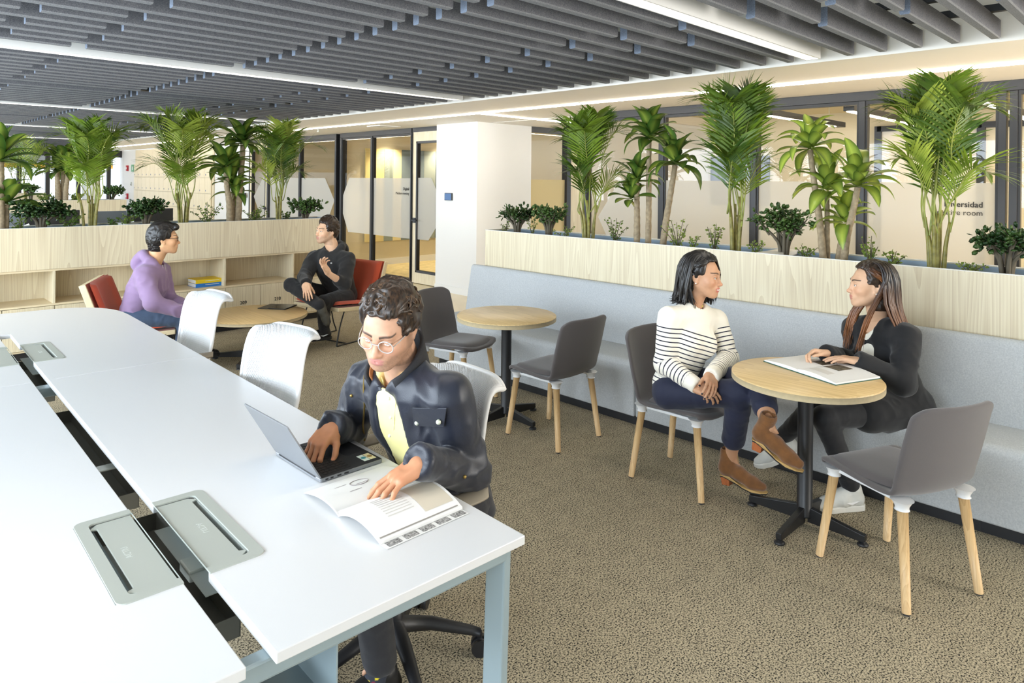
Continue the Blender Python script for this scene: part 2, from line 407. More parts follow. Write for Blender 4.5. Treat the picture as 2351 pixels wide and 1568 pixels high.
def frame_wall(name, x, ys, top=SOF, mull=.055, depth=.09):
    """black framed glazed partition in a plane x = const, with one pane object per bay"""
    root = struct(MB().box(x-depth/2, x+depth/2, min(ys)-mull/2, max(ys)+mull/2, top-.085, top).obj(name, M['black_frame']))
    bevel(root, .003)
    bevel(MB().box(x-depth/2, x+depth/2, min(ys)-mull/2, max(ys)+mull/2, 0, .06).obj('sill_rail', M['black_frame'], root), .003)
    for y in ys:
        bevel(MB().box(x-depth/2, x+depth/2, y-mull/2, y+mull/2, .06, top-.085).obj('mullion', M['black_frame'], root), .003)
    for a, b in zip(sorted(ys)[:-1], sorted(ys)[1:]):
        if b-a < .15: continue
        # thin inner bead and the pane
        q = MB(); i0, i1 = a+mull/2, b-mull/2
        q.box(x-.03, x+.03, i0, i1, top-.115, top-.085); q.box(x-.03, x+.03, i0, i0+.018, .06, top-.115); q.box(x-.03, x+.03, i1-.018, i1, .06, top-.115)
        q.obj('bead', M['black_metal'], root)
        MB().add([(x, i0, .06), (x, i1, .06), (x, i1, top-.085), (x, i0, top-.085)], [(0, 1, 2, 3)]).obj('pane', M['glass'], root)
    return root
def film(x, poly, parent):
    n = len(poly)
    MB().add([(x, y, z) for y, z in poly], [tuple(range(n))]).obj('frosted_film', M['frost'], parent)

def text(body, size, loc, rot, mat, parent, bold=False, align='RIGHT', name='lettering', extrude=.0008, offset=0.0, spacing=1.0):
    c = bpy.data.curves.new(name, 'FONT'); c.body = body; c.size = size; c.align_x = align; c.extrude = extrude; c.offset = offset
    c.space_character = spacing; c.resolution_u = 3
    o = bpy.data.objects.new(name, c); COL.objects.link(o)
    dg = bpy.context.evaluated_depsgraph_get(); me = bpy.data.meshes.new_from_object(o.evaluated_get(dg))
    bpy.data.objects.remove(o); bpy.data.curves.remove(c)
    me.materials.clear()
    return link(name, me, mat, parent, loc=loc, rot=rot)

# glazed front of the room on the right
div = frame_wall('window_1', 6.7, [5.42, 4.32, 3.23, 2.205, 1.15, 1.075, .0, -1.1, -2.2, -3.6])
film(6.688, [(5.23, 1.25), (4.91, 1.70), (1.18, 1.70), (1.18, .70), (4.91, .70)], div)
RX = (math.radians(90), 0, math.radians(-90))
text('Diversidad', .064, (6.683, 1.277, 1.50), RX, M['ink'], div, offset=.0012)
text('Creative room', .062, (6.683, 1.277, 1.432), RX, M['ink'], div)
# glazed meeting rooms on the left of the column
dig = frame_wall('window_2', 6.8, [9.13, 10.30, 11.31])
film(6.788, [(11.30, 1.32), (11.06, 1.70), (9.16, 1.70), (9.16, .71), (11.08, .71), (11.30, 1.10)], dig)
text('Digital', .062, (6.783, 9.222, 1.505), RX, M['ink'], dig, offset=.0014)
text('Medium meeting', .058, (6.783, 9.222, 1.432), RX, M['ink'], dig, spacing=.95)
lft = frame_wall('window_3', 6.8, [11.50, 12.89, 14.28])
film(6.788, [(11.57, 1.27), (11.92, 1.69), (14.24, 1.69), (14.24, .70), (11.92, .70)], lft)
MB().box(6.84, 6.9, 11.33, 11.48, 0, SOF).obj('post_cladding', M['black_frame'], lft)

def leaf_door(name, y0, y1, handle_y):
    x = 6.8; root = struct(MB().box(x-.045, x+.045, y0, y1, SOF-.07, SOF).obj(name, M['black_frame']))
    for a, b in ((y0, y0+.02), (y1-.03, y1)):
        MB().box(x-.045, x+.045, a, b, 0, SOF-.07).obj('jamb', M['black_frame'], root)
    q = MB(); a, b = y0+.02, y1-.03
    w_ = .085
    q.box(x-.03, x+.03, a, b, SOF-.22, SOF-.07); q.box(x-.03, x+.03, a, b, .01, .18)
    q.box(x-.03, x+.03, a, a+w_, .18, SOF-.22); q.box(x-.03, x+.03, b-w_, b, .18, SOF-.22)
    leaf = q.obj('door_leaf', M['ash'], root)
    g = MB(); i0, i1, zb, zt = a+w_, b-w_, .18, SOF-.22
    for (p0, p1, r0, r1) in ((i0, i1, zt-.035, zt), (i0, i1, zb, zb+.035), (i0, i0+.03, zb, zt), (i1-.03, i1, zb, zt)):
        g.box(x-.034, x+.034, p0, p1, r0, r1)
    g.obj('glazing_bead', M['black_frame'], leaf)
    MB().add([(x, i0, zb), (x, i1, zb), (x, i1, zt), (x, i0, zt)], [(0, 1, 2, 3)]).obj('pane', M['glass'], leaf)
    h = MB().box(x-.045, x-.03, handle_y-.03, handle_y+.03, .98, 1.06)
    h.box(x-.085, x-.045, handle_y-.012, handle_y+.012, 1.01, 1.034); h.box(x-.088, x-.072, handle_y-.11, handle_y+.012, 1.012, 1.032)
    h.obj('handle', M['black_plastic'], leaf)
    return root
d1 = leaf_door('door_1', 8.28, 9.13, 9.05)
film(6.788, [(8.99, 1.71), (8.64, 1.71), (8.36, 1.30), (8.36, 1.10), (8.70, .715), (8.99, .715)], d1)
d2 = leaf_door('door_2', 14.31, 15.22, 14.42)
film(6.788, [(14.43, 1.69), (14.58, 1.69), (15.03, 1.27), (14.58, .70), (14.43, .70)], d2)
text('', .05, (0, 0, 0), RX, M['ink'], None) if False else None
# second booking panel by the further room
t = thing('room_booking_panel', 'tiny wall screen between the dracaena and the far room door', 'screen', (6.8, 15.55, 1.28))
MB().box(-.022, 0, -.085, .085, -.055, .055).obj('casing', M['black_plastic'], t)
MB().box(-.024, -.021, -.03, .078, -.047, .047).obj('display', bpy.data.materials['booking_display'], t)

# meeting room interiors
struct(MB().box(6.86, 10.4, 11.38, 11.48, 0, SOF+.12).obj('wall_meeting_room', M['cream_wall']))
bb = struct(MB().box(6.86, 10.3, 11.365, 11.38, 0, .12).obj('baseboard_meeting_room', M['white_paint']))
struct(MB().box(10.3, 10.4, 7.35, 17.5, 0, SOF+.12).obj('wall_meeting_room_back', M['cream_wall']))
struct(MB().box(6.86, 10.3, 15.25, 15.33, 0, SOF+.12).obj('wall_far_meeting_room', M['cream_wall']))
t = thing('felt_wall_panel', 'wide striped acoustic panel of grey and cream felt in the Digital meeting room', 'wall panel', (7.31, 11.36, .47))
cols = [srgb(226, 206, 140), srgb(140, 150, 140), srgb(236, 218, 160), srgb(112, 124, 122), srgb(150, 158, 146), srgb(104, 116, 118)]
px0 = 0
for i, wv in enumerate((.43, .21, .20, .56, .30, .9)):
    MB().box(px0, px0+wv-.004, -.03, 0, 0, 1.80).obj('felt_strip', plain('felt_strip_%d' % i, cols[i], .95), t); px0 += wv
for i, (x, y) in enumerate(((7.8, 11.05), (9.1, 11.05), (8.4, 13.2), (9.2, 9.2))):
    t = thing('downlight', ['round downlight washing the striped felt panel, near its cream strips', 'round downlight washing the striped felt panel, near the door',
        'round downlight in the far meeting room', 'round downlight above the meeting room stool'][i], 'ceiling light', (x, y, SOF+.115), 0, 'meeting room downlights')
    MB().lathe([(.05, 0), (.065, -.008), (.065, .004)], 20).obj('trim_ring', M['white_paint'], t)
    MB().lathe([(0, -.002), (.049, -.002)], 20).obj('lens', M['warm_glow'], t)
    l = bpy.data.lights.new('downlight_beam', 'SPOT'); l.energy = 130; l.spot_size = math.radians(100); l.spot_blend = .8; l.color = (1, .86, .62); l.shadow_soft_size = .05
    o = bpy.data.objects.new('downlight_beam', l); COL.objects.link(o); o.parent = t; o.location = (0, 0, -.03)
# stool with timber top glimpsed through the door glass
t = thing('bar_stool', 'black bar stool glimpsed through the meeting room door glass', 'stool', (9.2, 10.45, 0))
MB().lathe([(0, .74), (.17, .74), (.18, .755), (.18, .77), (0, .77)], 24).obj('seat', M['table_wood'], t)
for a in range(4):
    ca, sa = math.cos(a*math.pi/2+.6), math.sin(a*math.pi/2+.6)
    MB().tube([(.1*ca, .1*sa, .74), (.22*ca, .22*sa, 0)], .014, 8).obj('leg', M['black_metal'], t)

# room on the right: back wall, screen, framed opening, pendants
struct(MB().box(9.7, 9.8, -3.7, 5.4, 0, SOF+.12).obj('wall_creative_room_back', M['cream_wall']))
struct(MB().box(6.75, 9.7, 5.38, 5.45, 0, SOF+.12).obj('wall_creative_room_side', M['white_paint']))
t = thing('wall_screen', 'large black television screen on the back wall of the creative room', 'screen', (9.66, 5.0, 1.35))
bevel(MB().box(0, .035, -.55, .5, 0, .73).obj('casing', M['black_plastic'], t), .006)
MB().box(-.003, 0, -.53, .48, .02, .71).obj('display', plain('dark_screen', (.02, .02, .022), .12), t)
q = struct(MB().box(9.62, 9.7, 1.86, 3.0, 2.36, 2.43).obj('door_3', M['black_frame']))
for y in (1.83, 2.95): MB().box(9.62, 9.7, y, y+.08, 0, 2.43).obj('jamb', M['black_frame'], q)
MB().box(9.62, 9.7, -2.0, 1.83, 2.36, 2.43).obj('transom', M['black_frame'], q)
MB().box(9.66, 9.67, 1.9, 2.96, 0, 2.36).obj('door_leaf', M['warm_white'], q)
pend = ['black linear pendant light over the creative room, left one behind the dracaena', 'black linear pendant light behind the tall right-hand palm', 'black linear pendant light at the far right edge, behind the double mullion']
for i, (x0, x1, y) in enumerate(((6.9, 8.95, 3.2), (6.95, 9.5, 2.42), (6.9, 9.5, 1.33))):
    t = thing('pendant_light', pend[i], 'pendant light', (0, y, 2.37), 0, 'creative room pendants')
    bevel(MB().box(x0, x1, -.05, .05, .012, .075).obj('bar', M['black_frame'], t), .003)
    MB().box(x0+.02, x1-.25, -.03, .03, .004, .012).obj('diffuser', M['warm_glow'], t)
    for x in (x0+.3, x1-.4): MB().tube([(x, 0, .075), (x, 0, SOF+.12-2.37)], .003, 6).obj('suspension_wire', M['grey_metal'], t)
area('creative_room_fill', (8.3, 1.5, SOF+.1), (0, 0, 0), 2.4, 6.0, 22, (1.0, .88, .68))  # added fill lamp to brighten the room, separate from the pendants
# corridor side behind the column: glazed bay, post, wall
cor = struct(MB().box(7.72, 8.62, 7.35, 7.44, SOF-.085, SOF).obj('window_4', M['black_frame']))
MB().box(8.56, 8.66, 7.34, 7.45, 0, SOF-.085).obj('mullion', M['black_frame'], cor)
MB().box(7.72, 8.56, 7.35, 7.44, 0, .06).obj('sill_rail', M['black_frame'], cor)
MB().add([(7.72, 7.4, .06), (8.56, 7.4, .06), (8.56, 7.4, SOF-.085), (7.72, 7.4, SOF-.085)], [(0, 1, 2, 3)]).obj('pane', M['glass'], cor)
MB().add([(7.72, 7.39, .06), (8.56, 7.39, .06), (8.56, 7.39, 1.70), (7.72, 7.39, 1.70)], [(0, 1, 2, 3)]).obj('frosted_film', frost_mat('cream_film', (.78, .68, .42), .9), cor)
struct(MB().box(8.66, 9.05, 7.36, 7.46, 0, SOF).obj('wall_corridor', M['ash']))
struct(MB().box(9.05, 12.0, 7.36, 7.46, 0, SOF).obj('wall_corridor', M['white_paint']))
struct(MB().box(11.9, 12.0, 5.4, 7.4, 0, SOF).obj('wall_corridor_end', M['white_paint']))

# ---------------------------------------------------------------- far left: lockers, walls and end windows
struct(MB().box(6.85, 6.95, 15.34, 17.38, 0, SOF).obj('wall_far_right', M['white_paint']))
struct(MB().box(6.85, 6.95, 23.6, 25.2, 0, SOF).obj('wall_far_right', M['white_paint']))
struct(MB().box(7.3, 7.4, 17.3, 23.6, 0, SOF).obj('wall_locker_recess', M['white_paint']))
t = thing('locker_bank', 'tall bank of pale wooden lockers against the far wall', 'lockers', (6.8, 17.5, 0))
M['locker'] = wood('locker_veneer', srgb(238, 226, 196), srgb(190, 164, 120), 'Z', 1.0, contrast=.35)
MB().box(.03, .48, 0, 6.05, 0, SOF-.012).obj('carcass', M['locker'], t)
MB().box(.03, .48, -.1, 0, 0, SOF-.012).obj('end_panel', M['ash'], t)
dme = bevel(MB().box(-.018, 0, .004, .376, .004, .396).obj('door', M['locker'], t), .002)
dme0 = dme.data; bpy.data.objects.remove(dme)
kme = MB().box(-.022, -.018, .32, .345, .05, .09).mesh('lock')
M['lock_blue'] = plain('lock_face', srgb(90, 104, 150), .4)
for i in range(16):
    for j in range(5):
        d = link('door', dme0, M['locker'], t, loc=(.02, i*.38+.01, .06+j*.405))
        link('lock', kme, M['lock_blue'], d)
for i, z in enumerate((1.95, 1.05)):
    tt = thing('fire_alarm_box', ['red fire alarm box high on the far white wall', 'red fire alarm box low on the far white wall'][i], 'alarm box', (6.85, 24.35, z))
    MB().box(-.05, 0, -.06, .06, -.09, .09).obj('housing', plain('alarm_red_%d' % i, srgb(168, 30, 44), .4), tt)
    MB().box(-.056, -.05, -.03, .03, -.03, .03).obj('face', M['white_plastic'], tt)
tt = thing('exit_sign', 'small green exit sign on the far white wall beside the lockers', 'sign', (6.85, 23.85, 1.95))
MB().box(-.02, 0, -.12, .12, -.11, .11).obj('plate', plain('sign_green', srgb(108, 168, 130), .5), tt)
MB().box(-.023, -.02, -.06, .02, -.06, .05).obj('pictogram', M['white_plastic'], tt)
tt = thing('exit_sign', 'small green exit sign behind the dracaena leaves, right of the lockers', 'sign', (6.85, 16.9, 1.78))
MB().box(-.02, 0, -.12, .12, -.07, .07).obj('plate', bpy.data.materials['sign_green'], tt)
MB().box(-.023, -.02, -.07, .05, -.03, .03).obj('pictogram', M['white_plastic'], tt)
tt = thing('wall_switch', 'tiny dark access switch on the far white wall', 'switch', (6.85, 24.0, 1.45))
MB().box(-.02, 0, -.03, .03, -.06, .06).obj('plate', M['grey_metal'], tt)
MB().box(-.024, -.02, -.02, .02, -.04, .0).obj('button', M['black_plastic'], tt)
# end wall of windows
ew = struct(MB().box(-2.7, 6.9, 25.0, 25.15, 2.30, 2.52).obj('window_5', M['black_frame']))
MB().box(-2.7, 6.9, 25.0, 25.15, 2.52, 3.0).obj('head_panel', M['white_paint'], ew)
for y0 in (-2.6, -1.2, .2, 1.6, 3.0, 4.08, 4.80, 5.62, 6.47): MB().box(y0-.05, y0+.06, 25.0, 25.12, 0, 2.30).obj('mullion', M['black_frame'], ew)
MB().box(-2.7, 6.9, 25.0, 25.12, 0, .3).obj('sill_rail', M['black_frame'], ew)
for a, b in zip((-2.6, -1.2, .2, 1.6, 3.0, 4.08, 4.80, 5.62), (-1.2, .2, 1.6, 3.0, 4.08, 4.80, 5.62, 6.47)):
    MB().add([(a+.06, 25.06, .3), (b-.05, 25.06, .3), (b-.05, 25.06, 2.3), (a+.06, 25.06, 2.3)], [(0, 1, 2, 3)]).obj('pane', M['glass'], ew)
struct(MB().box(-2.7, 6.9, 26.2, 26.4, 1.94, 2.06).obj('trim_1', plain('amber_beam', srgb(240, 176, 60), .6)))
struct(MB().box(-2.7, 6.9, 26.2, 26.6, 2.06, 2.5).obj('trim_2', plain('outer_soffit', srgb(150, 150, 146), .7)))
tt = struct(MB().lathe([(.22, 0), (.22, 2.52)], 28, (5.35, 22.4, 0)).obj('wall_round_column', M['white_paint']))
# window wall along the left of the room and the wall behind the camera (outside the picture)
ww = struct(MB().box(-2.7, -2.6, -3.7, 25.2, 0, .45).obj('window_6', M['white_paint']))
MB().box(-2.7, -2.6, -3.7, 25.2, 2.6, 3.0).obj('head_panel', M['white_paint'], ww)
MB().box(-2.7, -2.6, -3.7, -.7, .45, 2.6).obj('solid_bay', M['white_paint'], ww)  # unseen bay, made solid to hold back sky light near the camera
for y in np.arange(-.65, 25.1, 1.6): MB().box(-2.7, -2.62, y-.03, y+.03, .45, 2.6).obj('mullion', M['black_frame'], ww)
wb = struct(MB().box(-2.7, 3.5, -3.75, -3.65, 0, 3.0).obj('wall_rear', M['white_paint']))
MB().box(3.5, 6.9, -3.75, -3.65, 2.55, 3.0).obj('head_panel', M['white_paint'], wb)
MB().box(3.5, 6.9, -3.75, -3.65, 0, .1).obj('apron_panel', M['white_paint'], wb)
for x in (3.55, 4.6, 5.7, 6.8): MB().box(x-.03, x+.03, -3.75, -3.66, .1, 2.55).obj('mullion', M['black_frame'], wb)
struct(MB().box(6.9, 10.4, -3.75, -3.65, 0, 2.8).obj('wall_creative_room_end', M['cream_wall']))
# ================================================================ bench and planters
def extr_y(prof, y0, y1, r=0):
    """closed (x,z) profile extruded along y"""
    n = len(prof); b = MB()
    b.add([(x, y0, z) for x, z in prof]+[(x, y1, z) for x, z in prof],
          [tuple(range(n)), tuple(range(2*n-1, n-1, -1))]+[(i, n+i, n+(i+1) % n, (i+1) % n) for i in range(n)])
    return b
bench = thing('banquette_bench', 'long pale grey upholstered banquette along the planter', 'bench', (4.2, 2.0, 0))
bench_off = Vector((-4.2, -2.0, 0))
seat_prof = [(3.955, .06), (3.95, .37)]+[(3.99-.045*math.cos(a), .39+.05*math.sin(a)) for a in np.linspace(.1, math.pi/2, 6)]+[(4.2, .442), (4.40, .438), (4.40, .06)]
for a, b_ in ((4.97, 2.765), (2.755, .505), (.495, -2.4)):
    o = bevel(extr_y(seat_prof, b_, a).obj('seat_cushion', M['bench_fabric'], bench, loc=bench_off), .012, 3, 50); smooth(o.data)
back_prof = [(4.32, .42), (4.385, .80)]+[(4.425-.035*math.cos(a), .835+.04*math.sin(a)) for a in np.linspace(0, math.pi*.75, 7)]+[(4.462, .85), (4.462, .42)]
for a, b_ in ((4.97, .5), (.497, -2.4)):
    o = bevel(extr_y(back_prof, b_, a).obj('backrest', M['bench_fabric'], bench, loc=bench_off), .015, 3, 50); smooth(o.data)
MB().box(3.985, 4.44, -2.35, 4.93, 0, .06).obj('plinth', M['black_plastic'], bench, loc=bench_off)
for y in (2.66, .76): MB().box(3.9835, 3.986, y-.002, y+.002, .002, .055).obj('plinth_joint', M['ink'], bench, loc=bench_off)

M['planter_white'] = plain('planter_rim', (.80, .78, .74), .5)
def planter(name, label, x0, x1, y0, y1, z0, z1, front, loc):
    """open planter trough with timber front panel, rim and soil tray"""
    t = thing(name, label, 'planter', loc); off = -Vector(loc)
    b = MB(); th = .02
    b.box(x0, x1, y0, y0+th, z0, z1); b.box(x0, x1, y1-th, y1, z0, z1); b.box(x0, x0+th, y0+th, y1-th, z0, z1); b.box(x1-th, x1, y0+th, y1-th, z0, z1)
    b.obj('trough', M['ash'], t, loc=off)
    c = MB(); i = .03
    c.box(x0+th, x1-th, y0+th, y0+th+.012, z1-.10, z1-.004); c.box(x0+th, x1-th, y1-th-.012, y1-th, z1-.10, z1-.004)
    c.box(x0+th, x0+th+.012, y0+i, y1-i, z1-.10, z1-.004); c.box(x1-th-.012, x1-th, y0+i, y1-i, z1-.10, z1-.004)
    c.obj('liner', M['zinc'], t, loc=off)
    MB().box(x0+th, x1-th, y0+th, y1-th, z1-.11, z1-.045).obj('soil', M['soil'], t, loc=off)
    r = MB(); e = .002
    r.box(x0-e, x1+e, y0-e, y0+th, z1, z1+.004); r.box(x0-e, x1+e, y1-th, y1+e, z1, z1+.004); r.box(x0-e, x0+th, y0+th, y1-th, z1, z1+.004); r.box(x1-th, x1+e, y0+th, y1-th, z1, z1+.004)
    r.obj('rim', M['planter_white'], t, loc=off)
    return t
PR = planter('planter_box', 'long pale ash planter box above the banquette, full of tall plants', 4.47, 4.90, -2.4, 4.85, .10, 1.205, 0, (4.68, 2.0, 0))
MB().box(4.475, 4.89, 2.03, 2.16, 1.18, 1.208).obj('cross_rim', M['planter_white'], PR, loc=(-4.68, -2, 0))
MB().box(4.50, 4.88, -2.3, 4.8, 0, .10).obj('plinth', M['black_plastic'], PR, loc=(-4.68, -2, 0))

# shelving unit with the second planter on top
su = thing('shelving_unit', 'long low ash shelving unit with numbered lockers under the left planter', 'shelving', (2.3, 7.7, 0)); so = Vector((-2.3, -7.7, 0))
XE0, XE1 = -1.66, 4.40
MB().box(XE0, XE1, 7.56, 7.88, 0, .08).obj('plinth', M['black_plastic'], su, loc=so)
MB().box(XE0, XE1, 7.5, 7.90, .485, .503).obj('shelf_board', M['ash_x'], su, loc=so)
MB().box(XE0, XE1, 7.5, 7.90, .08, .095).obj('base_board', M['ash_x'], su, loc=so)
MB().box(XE0, XE1, 7.50, 7.90, .802, .82).obj('top_board', M['ash_x'], su, loc=so)
MB().box(XE0, XE1, 7.885, 7.90, .095, .802).obj('back_panel', M['ash'], su, loc=so)
for k in range(-2, 6):
    x = 3.075-.79*k+1.58-.79*0
divs = [4.385, 3.872, 3.076, 2.288, 1.50, .712, -.076, -.864, -1.645]
for x in divs: bevel(MB().box(x-.01, x+.01, 7.502, 7.885, .503, .802).obj('divider', M['ash'], su, loc=so), .001)
nums = {3.076: ('209', '210'), 2.288: ('207', '208'), 1.50: ('205', '206'), .712: ('203', '204'), 3.872: ('211', None)}
for x1_, x0_ in zip(divs[:-1], divs[1:]):
    n = 2 if x1_-x0_ > .6 else 1; wv = (x1_-x0_)/n
    for i in range(n):
        a = x0_+i*wv
        d = bevel(MB().box(a+.003, a+wv-.003, 7.484, 7.50, .10, .482).obj('locker_door', M['ash'], su, loc=so), .001)
        nm = nums.get(round(x0_, 3), (None, None))[i]
        if nm: text(nm, .052, (a+wv*.50, 7.4825, .285), (math.radians(90), 0, 0), M['ink'], d, align='CENTER', name='number', offset=.0006)
PL = planter('planter_box', 'long pale ash planter box above the shelving unit behind the lounge chairs', XE0, XE1, 7.49, 7.90, .822, 1.203, 0, (2.3, 7.7, .822))
MB().box(2.12, 2.24, 7.51, 7.89, 1.18, 1.206).obj('cross_rim', M['planter_white'], PL, loc=(-2.3, -7.7, -.822))
for (nm, lab, col, z) in (('book', 'thick blue hardback lying under the yellow book on the shelf', srgb(38, 120, 200), .5035), ('book', 'thick yellow hardback lying on the blue book on the shelf', srgb(238, 204, 24), .5445)):
    t = thing(nm, lab, 'book', (2.94, 7.68, z), .02, 'hardbacks on the shelf')
    c = MB(); c.box(-.15, .15, -.11, .11, 0, .003); c.box(-.15, .15, -.11, .11, .037, .04); c.box(-.15, .15, -.113, -.11, 0, .04)
    c.obj('cover', plain('cover_%s' % lab.split()[1], col, .45), t)
    MB().box(-.146, .146, -.109, .106, .003, .037).obj('pages', M['white_paint'], t)
    text('DISEÑO INTERIOR' if z < .52 else 'ARQUITECTURA', .010, (.03, -.1136, .016), (math.radians(90), 0, 0), M['white_paint'], t, align='CENTER', name='spine_title') if False else None
    MB().box(-.05, .10, -.1138, -.113, .022, .027).obj('spine_print', M['white_paint'], t)

# ================================================================ round cafe tables
def cafe_table(label, x, y, rot):
    t = thing('cafe_table', label, 'table', (x, y, 0), rot, 'round cafe tables')
    R = .35
    MB().lathe([(0, .7349), (R-.004, .735), (R, .731), (R, .729)], 64).obj('tabletop', M['table_wood'], t)
    MB().lathe([(R, .729), (R, .702), (R-.003, .70), (0, .70)][::-1], 64).obj('edge_band', M['ply_edge'], t)
    MB().lathe([(.0, .70), (.11, .70), (.11, .692), (.04, .688), (.036, .66), (.036, .05), (.04, .045), (0, .045)][::-1], 24).obj('column', M['black_metal'], t)
    leg = MB(); P = [(.02, .02), (.02, .095), (.27, .052), (.285, .052), (.285, .022), (.27, .018)]
    leg.extrude([(px_, -.014, z) for px_, z in P], (0, .028, 0)); lm = leg.mesh('foot_arm'); lm.materials.append(M['black_metal'])
    gl = MB().lathe([(0, 0), (.024, 0), (.026, .006), (.016, .014), (.010, .014), (.010, .03), (0, .03)], 16, (.272, 0, 0)).mesh('glide'); gl.materials.append(M['black_plastic'])
    for k in range(4):
        o = bevel(link('foot_arm', lm, None, t, rot=(0, 0, k*math.pi/2)), .003)
        link('glide', gl, None, o)
    return t
TR, TL = (3.437, 1.385), (3.41, 3.47)
cafe_table('round cafe table with an open book, between the two women', *TR, math.radians(-1))
cafe_table('empty round cafe table between two vacant grey chairs', *TL, math.radians(-2))

# ================================================================ upholstered cafe chairs
def shell_pts(nu=26, nv=15, off=0.0):
    prof = [(.245, .425), (.20, .438), (.10, .436), (-.02, .428), (-.12, .425), (-.185, .445), (-.225, .50), (-.25, .58), (-.275, .68), (-.298, .77), (-.312, .822)]
    hw = [.205, .222, .228, .228, .225, .226, .228, .230, .229, .226, .222]
    C = spline([(y, z, h) for (y, z), h in zip(prof, hw)], nu); P = []
    for i, (y, z, h) in enumerate(C):
        s = i/nu; row = []
        for j in range(nv+1):
            u = -1+2*j/nv; e = abs(u)**2.2
            back = min(1, max(0, (s-.42)/.2))
            yy = y+back*e*.055; zz = z+(1-back)*e*.018*(1 if s > .05 else .3)
            # rounded corners at both ends
            hh = h
            if s > .93: hh = h*(1-.05*((s-.93)/.07)**2)
            if s > .88: zz -= back*abs(u)**9*.030*((s-.88)/.12)
            if s < .10: yy -= abs(u)**4*.05*((.10-s)/.10)
            row.append((u*hh, yy, zz))
        P.append(row)
    return P
def cafe_chair_meshes():
    b = MB(); b.s = True; b.grid(shell_pts()); shell = b.mesh('shell'); shell.materials.append(M['chair_fabric'])
    # cushion lying in the seat
    q = MB(); q.s = True; nu, nv = 16, 16; top = []; bot = []
    for i in range(nu+1):
        v = -1+2*i/nu; rt = []; rb = []
        for j in range(nv+1):
            u = -1+2*j/nv
            # map the square to a squircle outline
            sx = u*math.sqrt(max(0, 1-v*v*.30)); sy = v*math.sqrt(max(0, 1-u*u*.30))
            e = max(abs(u), abs(v)); h = .030*math.sqrt(max(0, 1-e**6))
            x = sx*.205; y = .035+sy*.200
            zz = .443+.012*abs(u)**2.2+.004*v
            if v > .5: zz -= .016*((v-.5)/.5)**2
            rt.append((x, y, zz+h)); rb.append((x, y, zz))
        top.append(rt); bot.append(rb)
    q.grid(top); q.grid(bot[::-1]); pad = q.mesh('seat_pad'); pad.materials.append(M['chair_fabric'])
    w = MB(); w.box(-.15, .15, -.02, .02, .404, .42)
    for sx in (-1, 1):
        w.box(sx*.165-.012, sx*.165+.012, -.165, .165, .404, .42)
        for sy in (-1, 1): w.lathe([(.025, .385), (.027, .40), (.04, .424)], 16, (sx*.172, sy*.172, 0))
    und = w.mesh('underframe'); und.materials.append(M['white_plastic'])
    legs = []
    for sx in (-1, 1):
        for sy in (-1, 1):
            L_ = MB().tube([(sx*.170, sy*.172, .40), (sx*.202, sy*.222, .006)], [.021, .0165], 16).mesh('leg'); L_.materials.append(M['beech'])
            G = MB().tube([(sx*.202, sy*.222, .008), (sx*.2025, sy*.223, 0)], [.0155, .0145], 12).mesh('glide'); G.materials.append(M['black_plastic'])
            legs.append((L_, G))
    return shell, pad, und, legs
_cc = cafe_chair_meshes()
def cafe_chair(label, x, y, ang):
    t = thing('cafe_chair', label, 'chair', (x, y, 0), math.radians(ang-90), 'grey cafe chairs')
    o = link('shell', _cc[0], None, t)
    sd = o.modifiers.new('thick', 'SOLIDIFY'); sd.thickness = .022; sd.offset = 0
    ss = o.modifiers.new('sub', 'SUBSURF'); ss.levels = 1; ss.render_levels = 1
    p = link('seat_pad', _cc[1], None, t); ss = p.modifiers.new('sub', 'SUBSURF'); ss.levels = 1; ss.render_levels = 1
    bevel(link('underframe', _cc[2], None, t), .004)
    for L_, G in _cc[3]: l = link('leg', L_, None, t); link('glide', G, None, l)
    return t
cafe_chair('vacant grey cafe chair with dark front, behind the empty round table', 3.44, 4.03, -76)
cafe_chair('vacant grey cafe chair with its back to the woman in stripes', 3.42, 3.03, 90)
cafe_chair('grey cafe chair the woman in the striped jumper sits on', 3.46, 2.07, -90)
cafe_chair('vacant grey cafe chair nearest the camera at the bottom right', 3.28, .93, 65.5)

# ================================================================ white bench desk
DX, DY, DROT = 1.335, 1.279, math.radians(-2.15)
desk = thing('bench_desk', 'long white bench desk with a central cable slot and rounded far end', 'desk', (DX, DY, 0), DROT)
def desk_pt(x, y, z):
    c, s = math.cos(DROT), math.sin(DROT); return Vector((DX+x*c-y*s, DY+x*s+y*c, z))
ZT, TH = .73, .025
def top_poly(side):
    """right half (side=1) x from -.69 to 0, left half mirrored about x=-.72"""
    P = [(-.69, 0), (0, 0), (0, 2.488), (-.69, 2.488), (-.69, .835), (-.552, .835), (-.552, .385), (-.69, .385)]
    Q = P if side == 1 else [(-1.44-x, y) for x, y in P][::-1]
    return Q
for s_ in (1, -1): bevel(MB().prism(top_poly(s_), ZT-TH, ZT).obj('desktop', M['white_lam'], desk), .0025)
far = [(0, 2.492), (.0, 3.95)]
for a in np.linspace(0, math.pi/2, 12): far.append((-.45+.45*math.cos(a)**.8, 3.95+.56*math.sin(a)**.8))
fr = far+[(-.72, 4.52)]; farL = [(-1.44-x, y) for x, y in far[::-1]]
notch = [(-1.44, 2.492), (-.75, 2.492), (-.75, 2.905), (-.885, 2.905), (-.885, 3.355), (-.75, 3.355), (-.75, 3.73), (-.69, 3.73), (-.69, 3.355), (-.555, 3.355), (-.555, 2.905), (-.69, 2.905), (-.69, 2.492)]
poly = fr+farL[:-1]+notch
bevel(MB().prism(poly, ZT-TH, ZT).obj('desktop', M['white_lam'], desk), .0025)
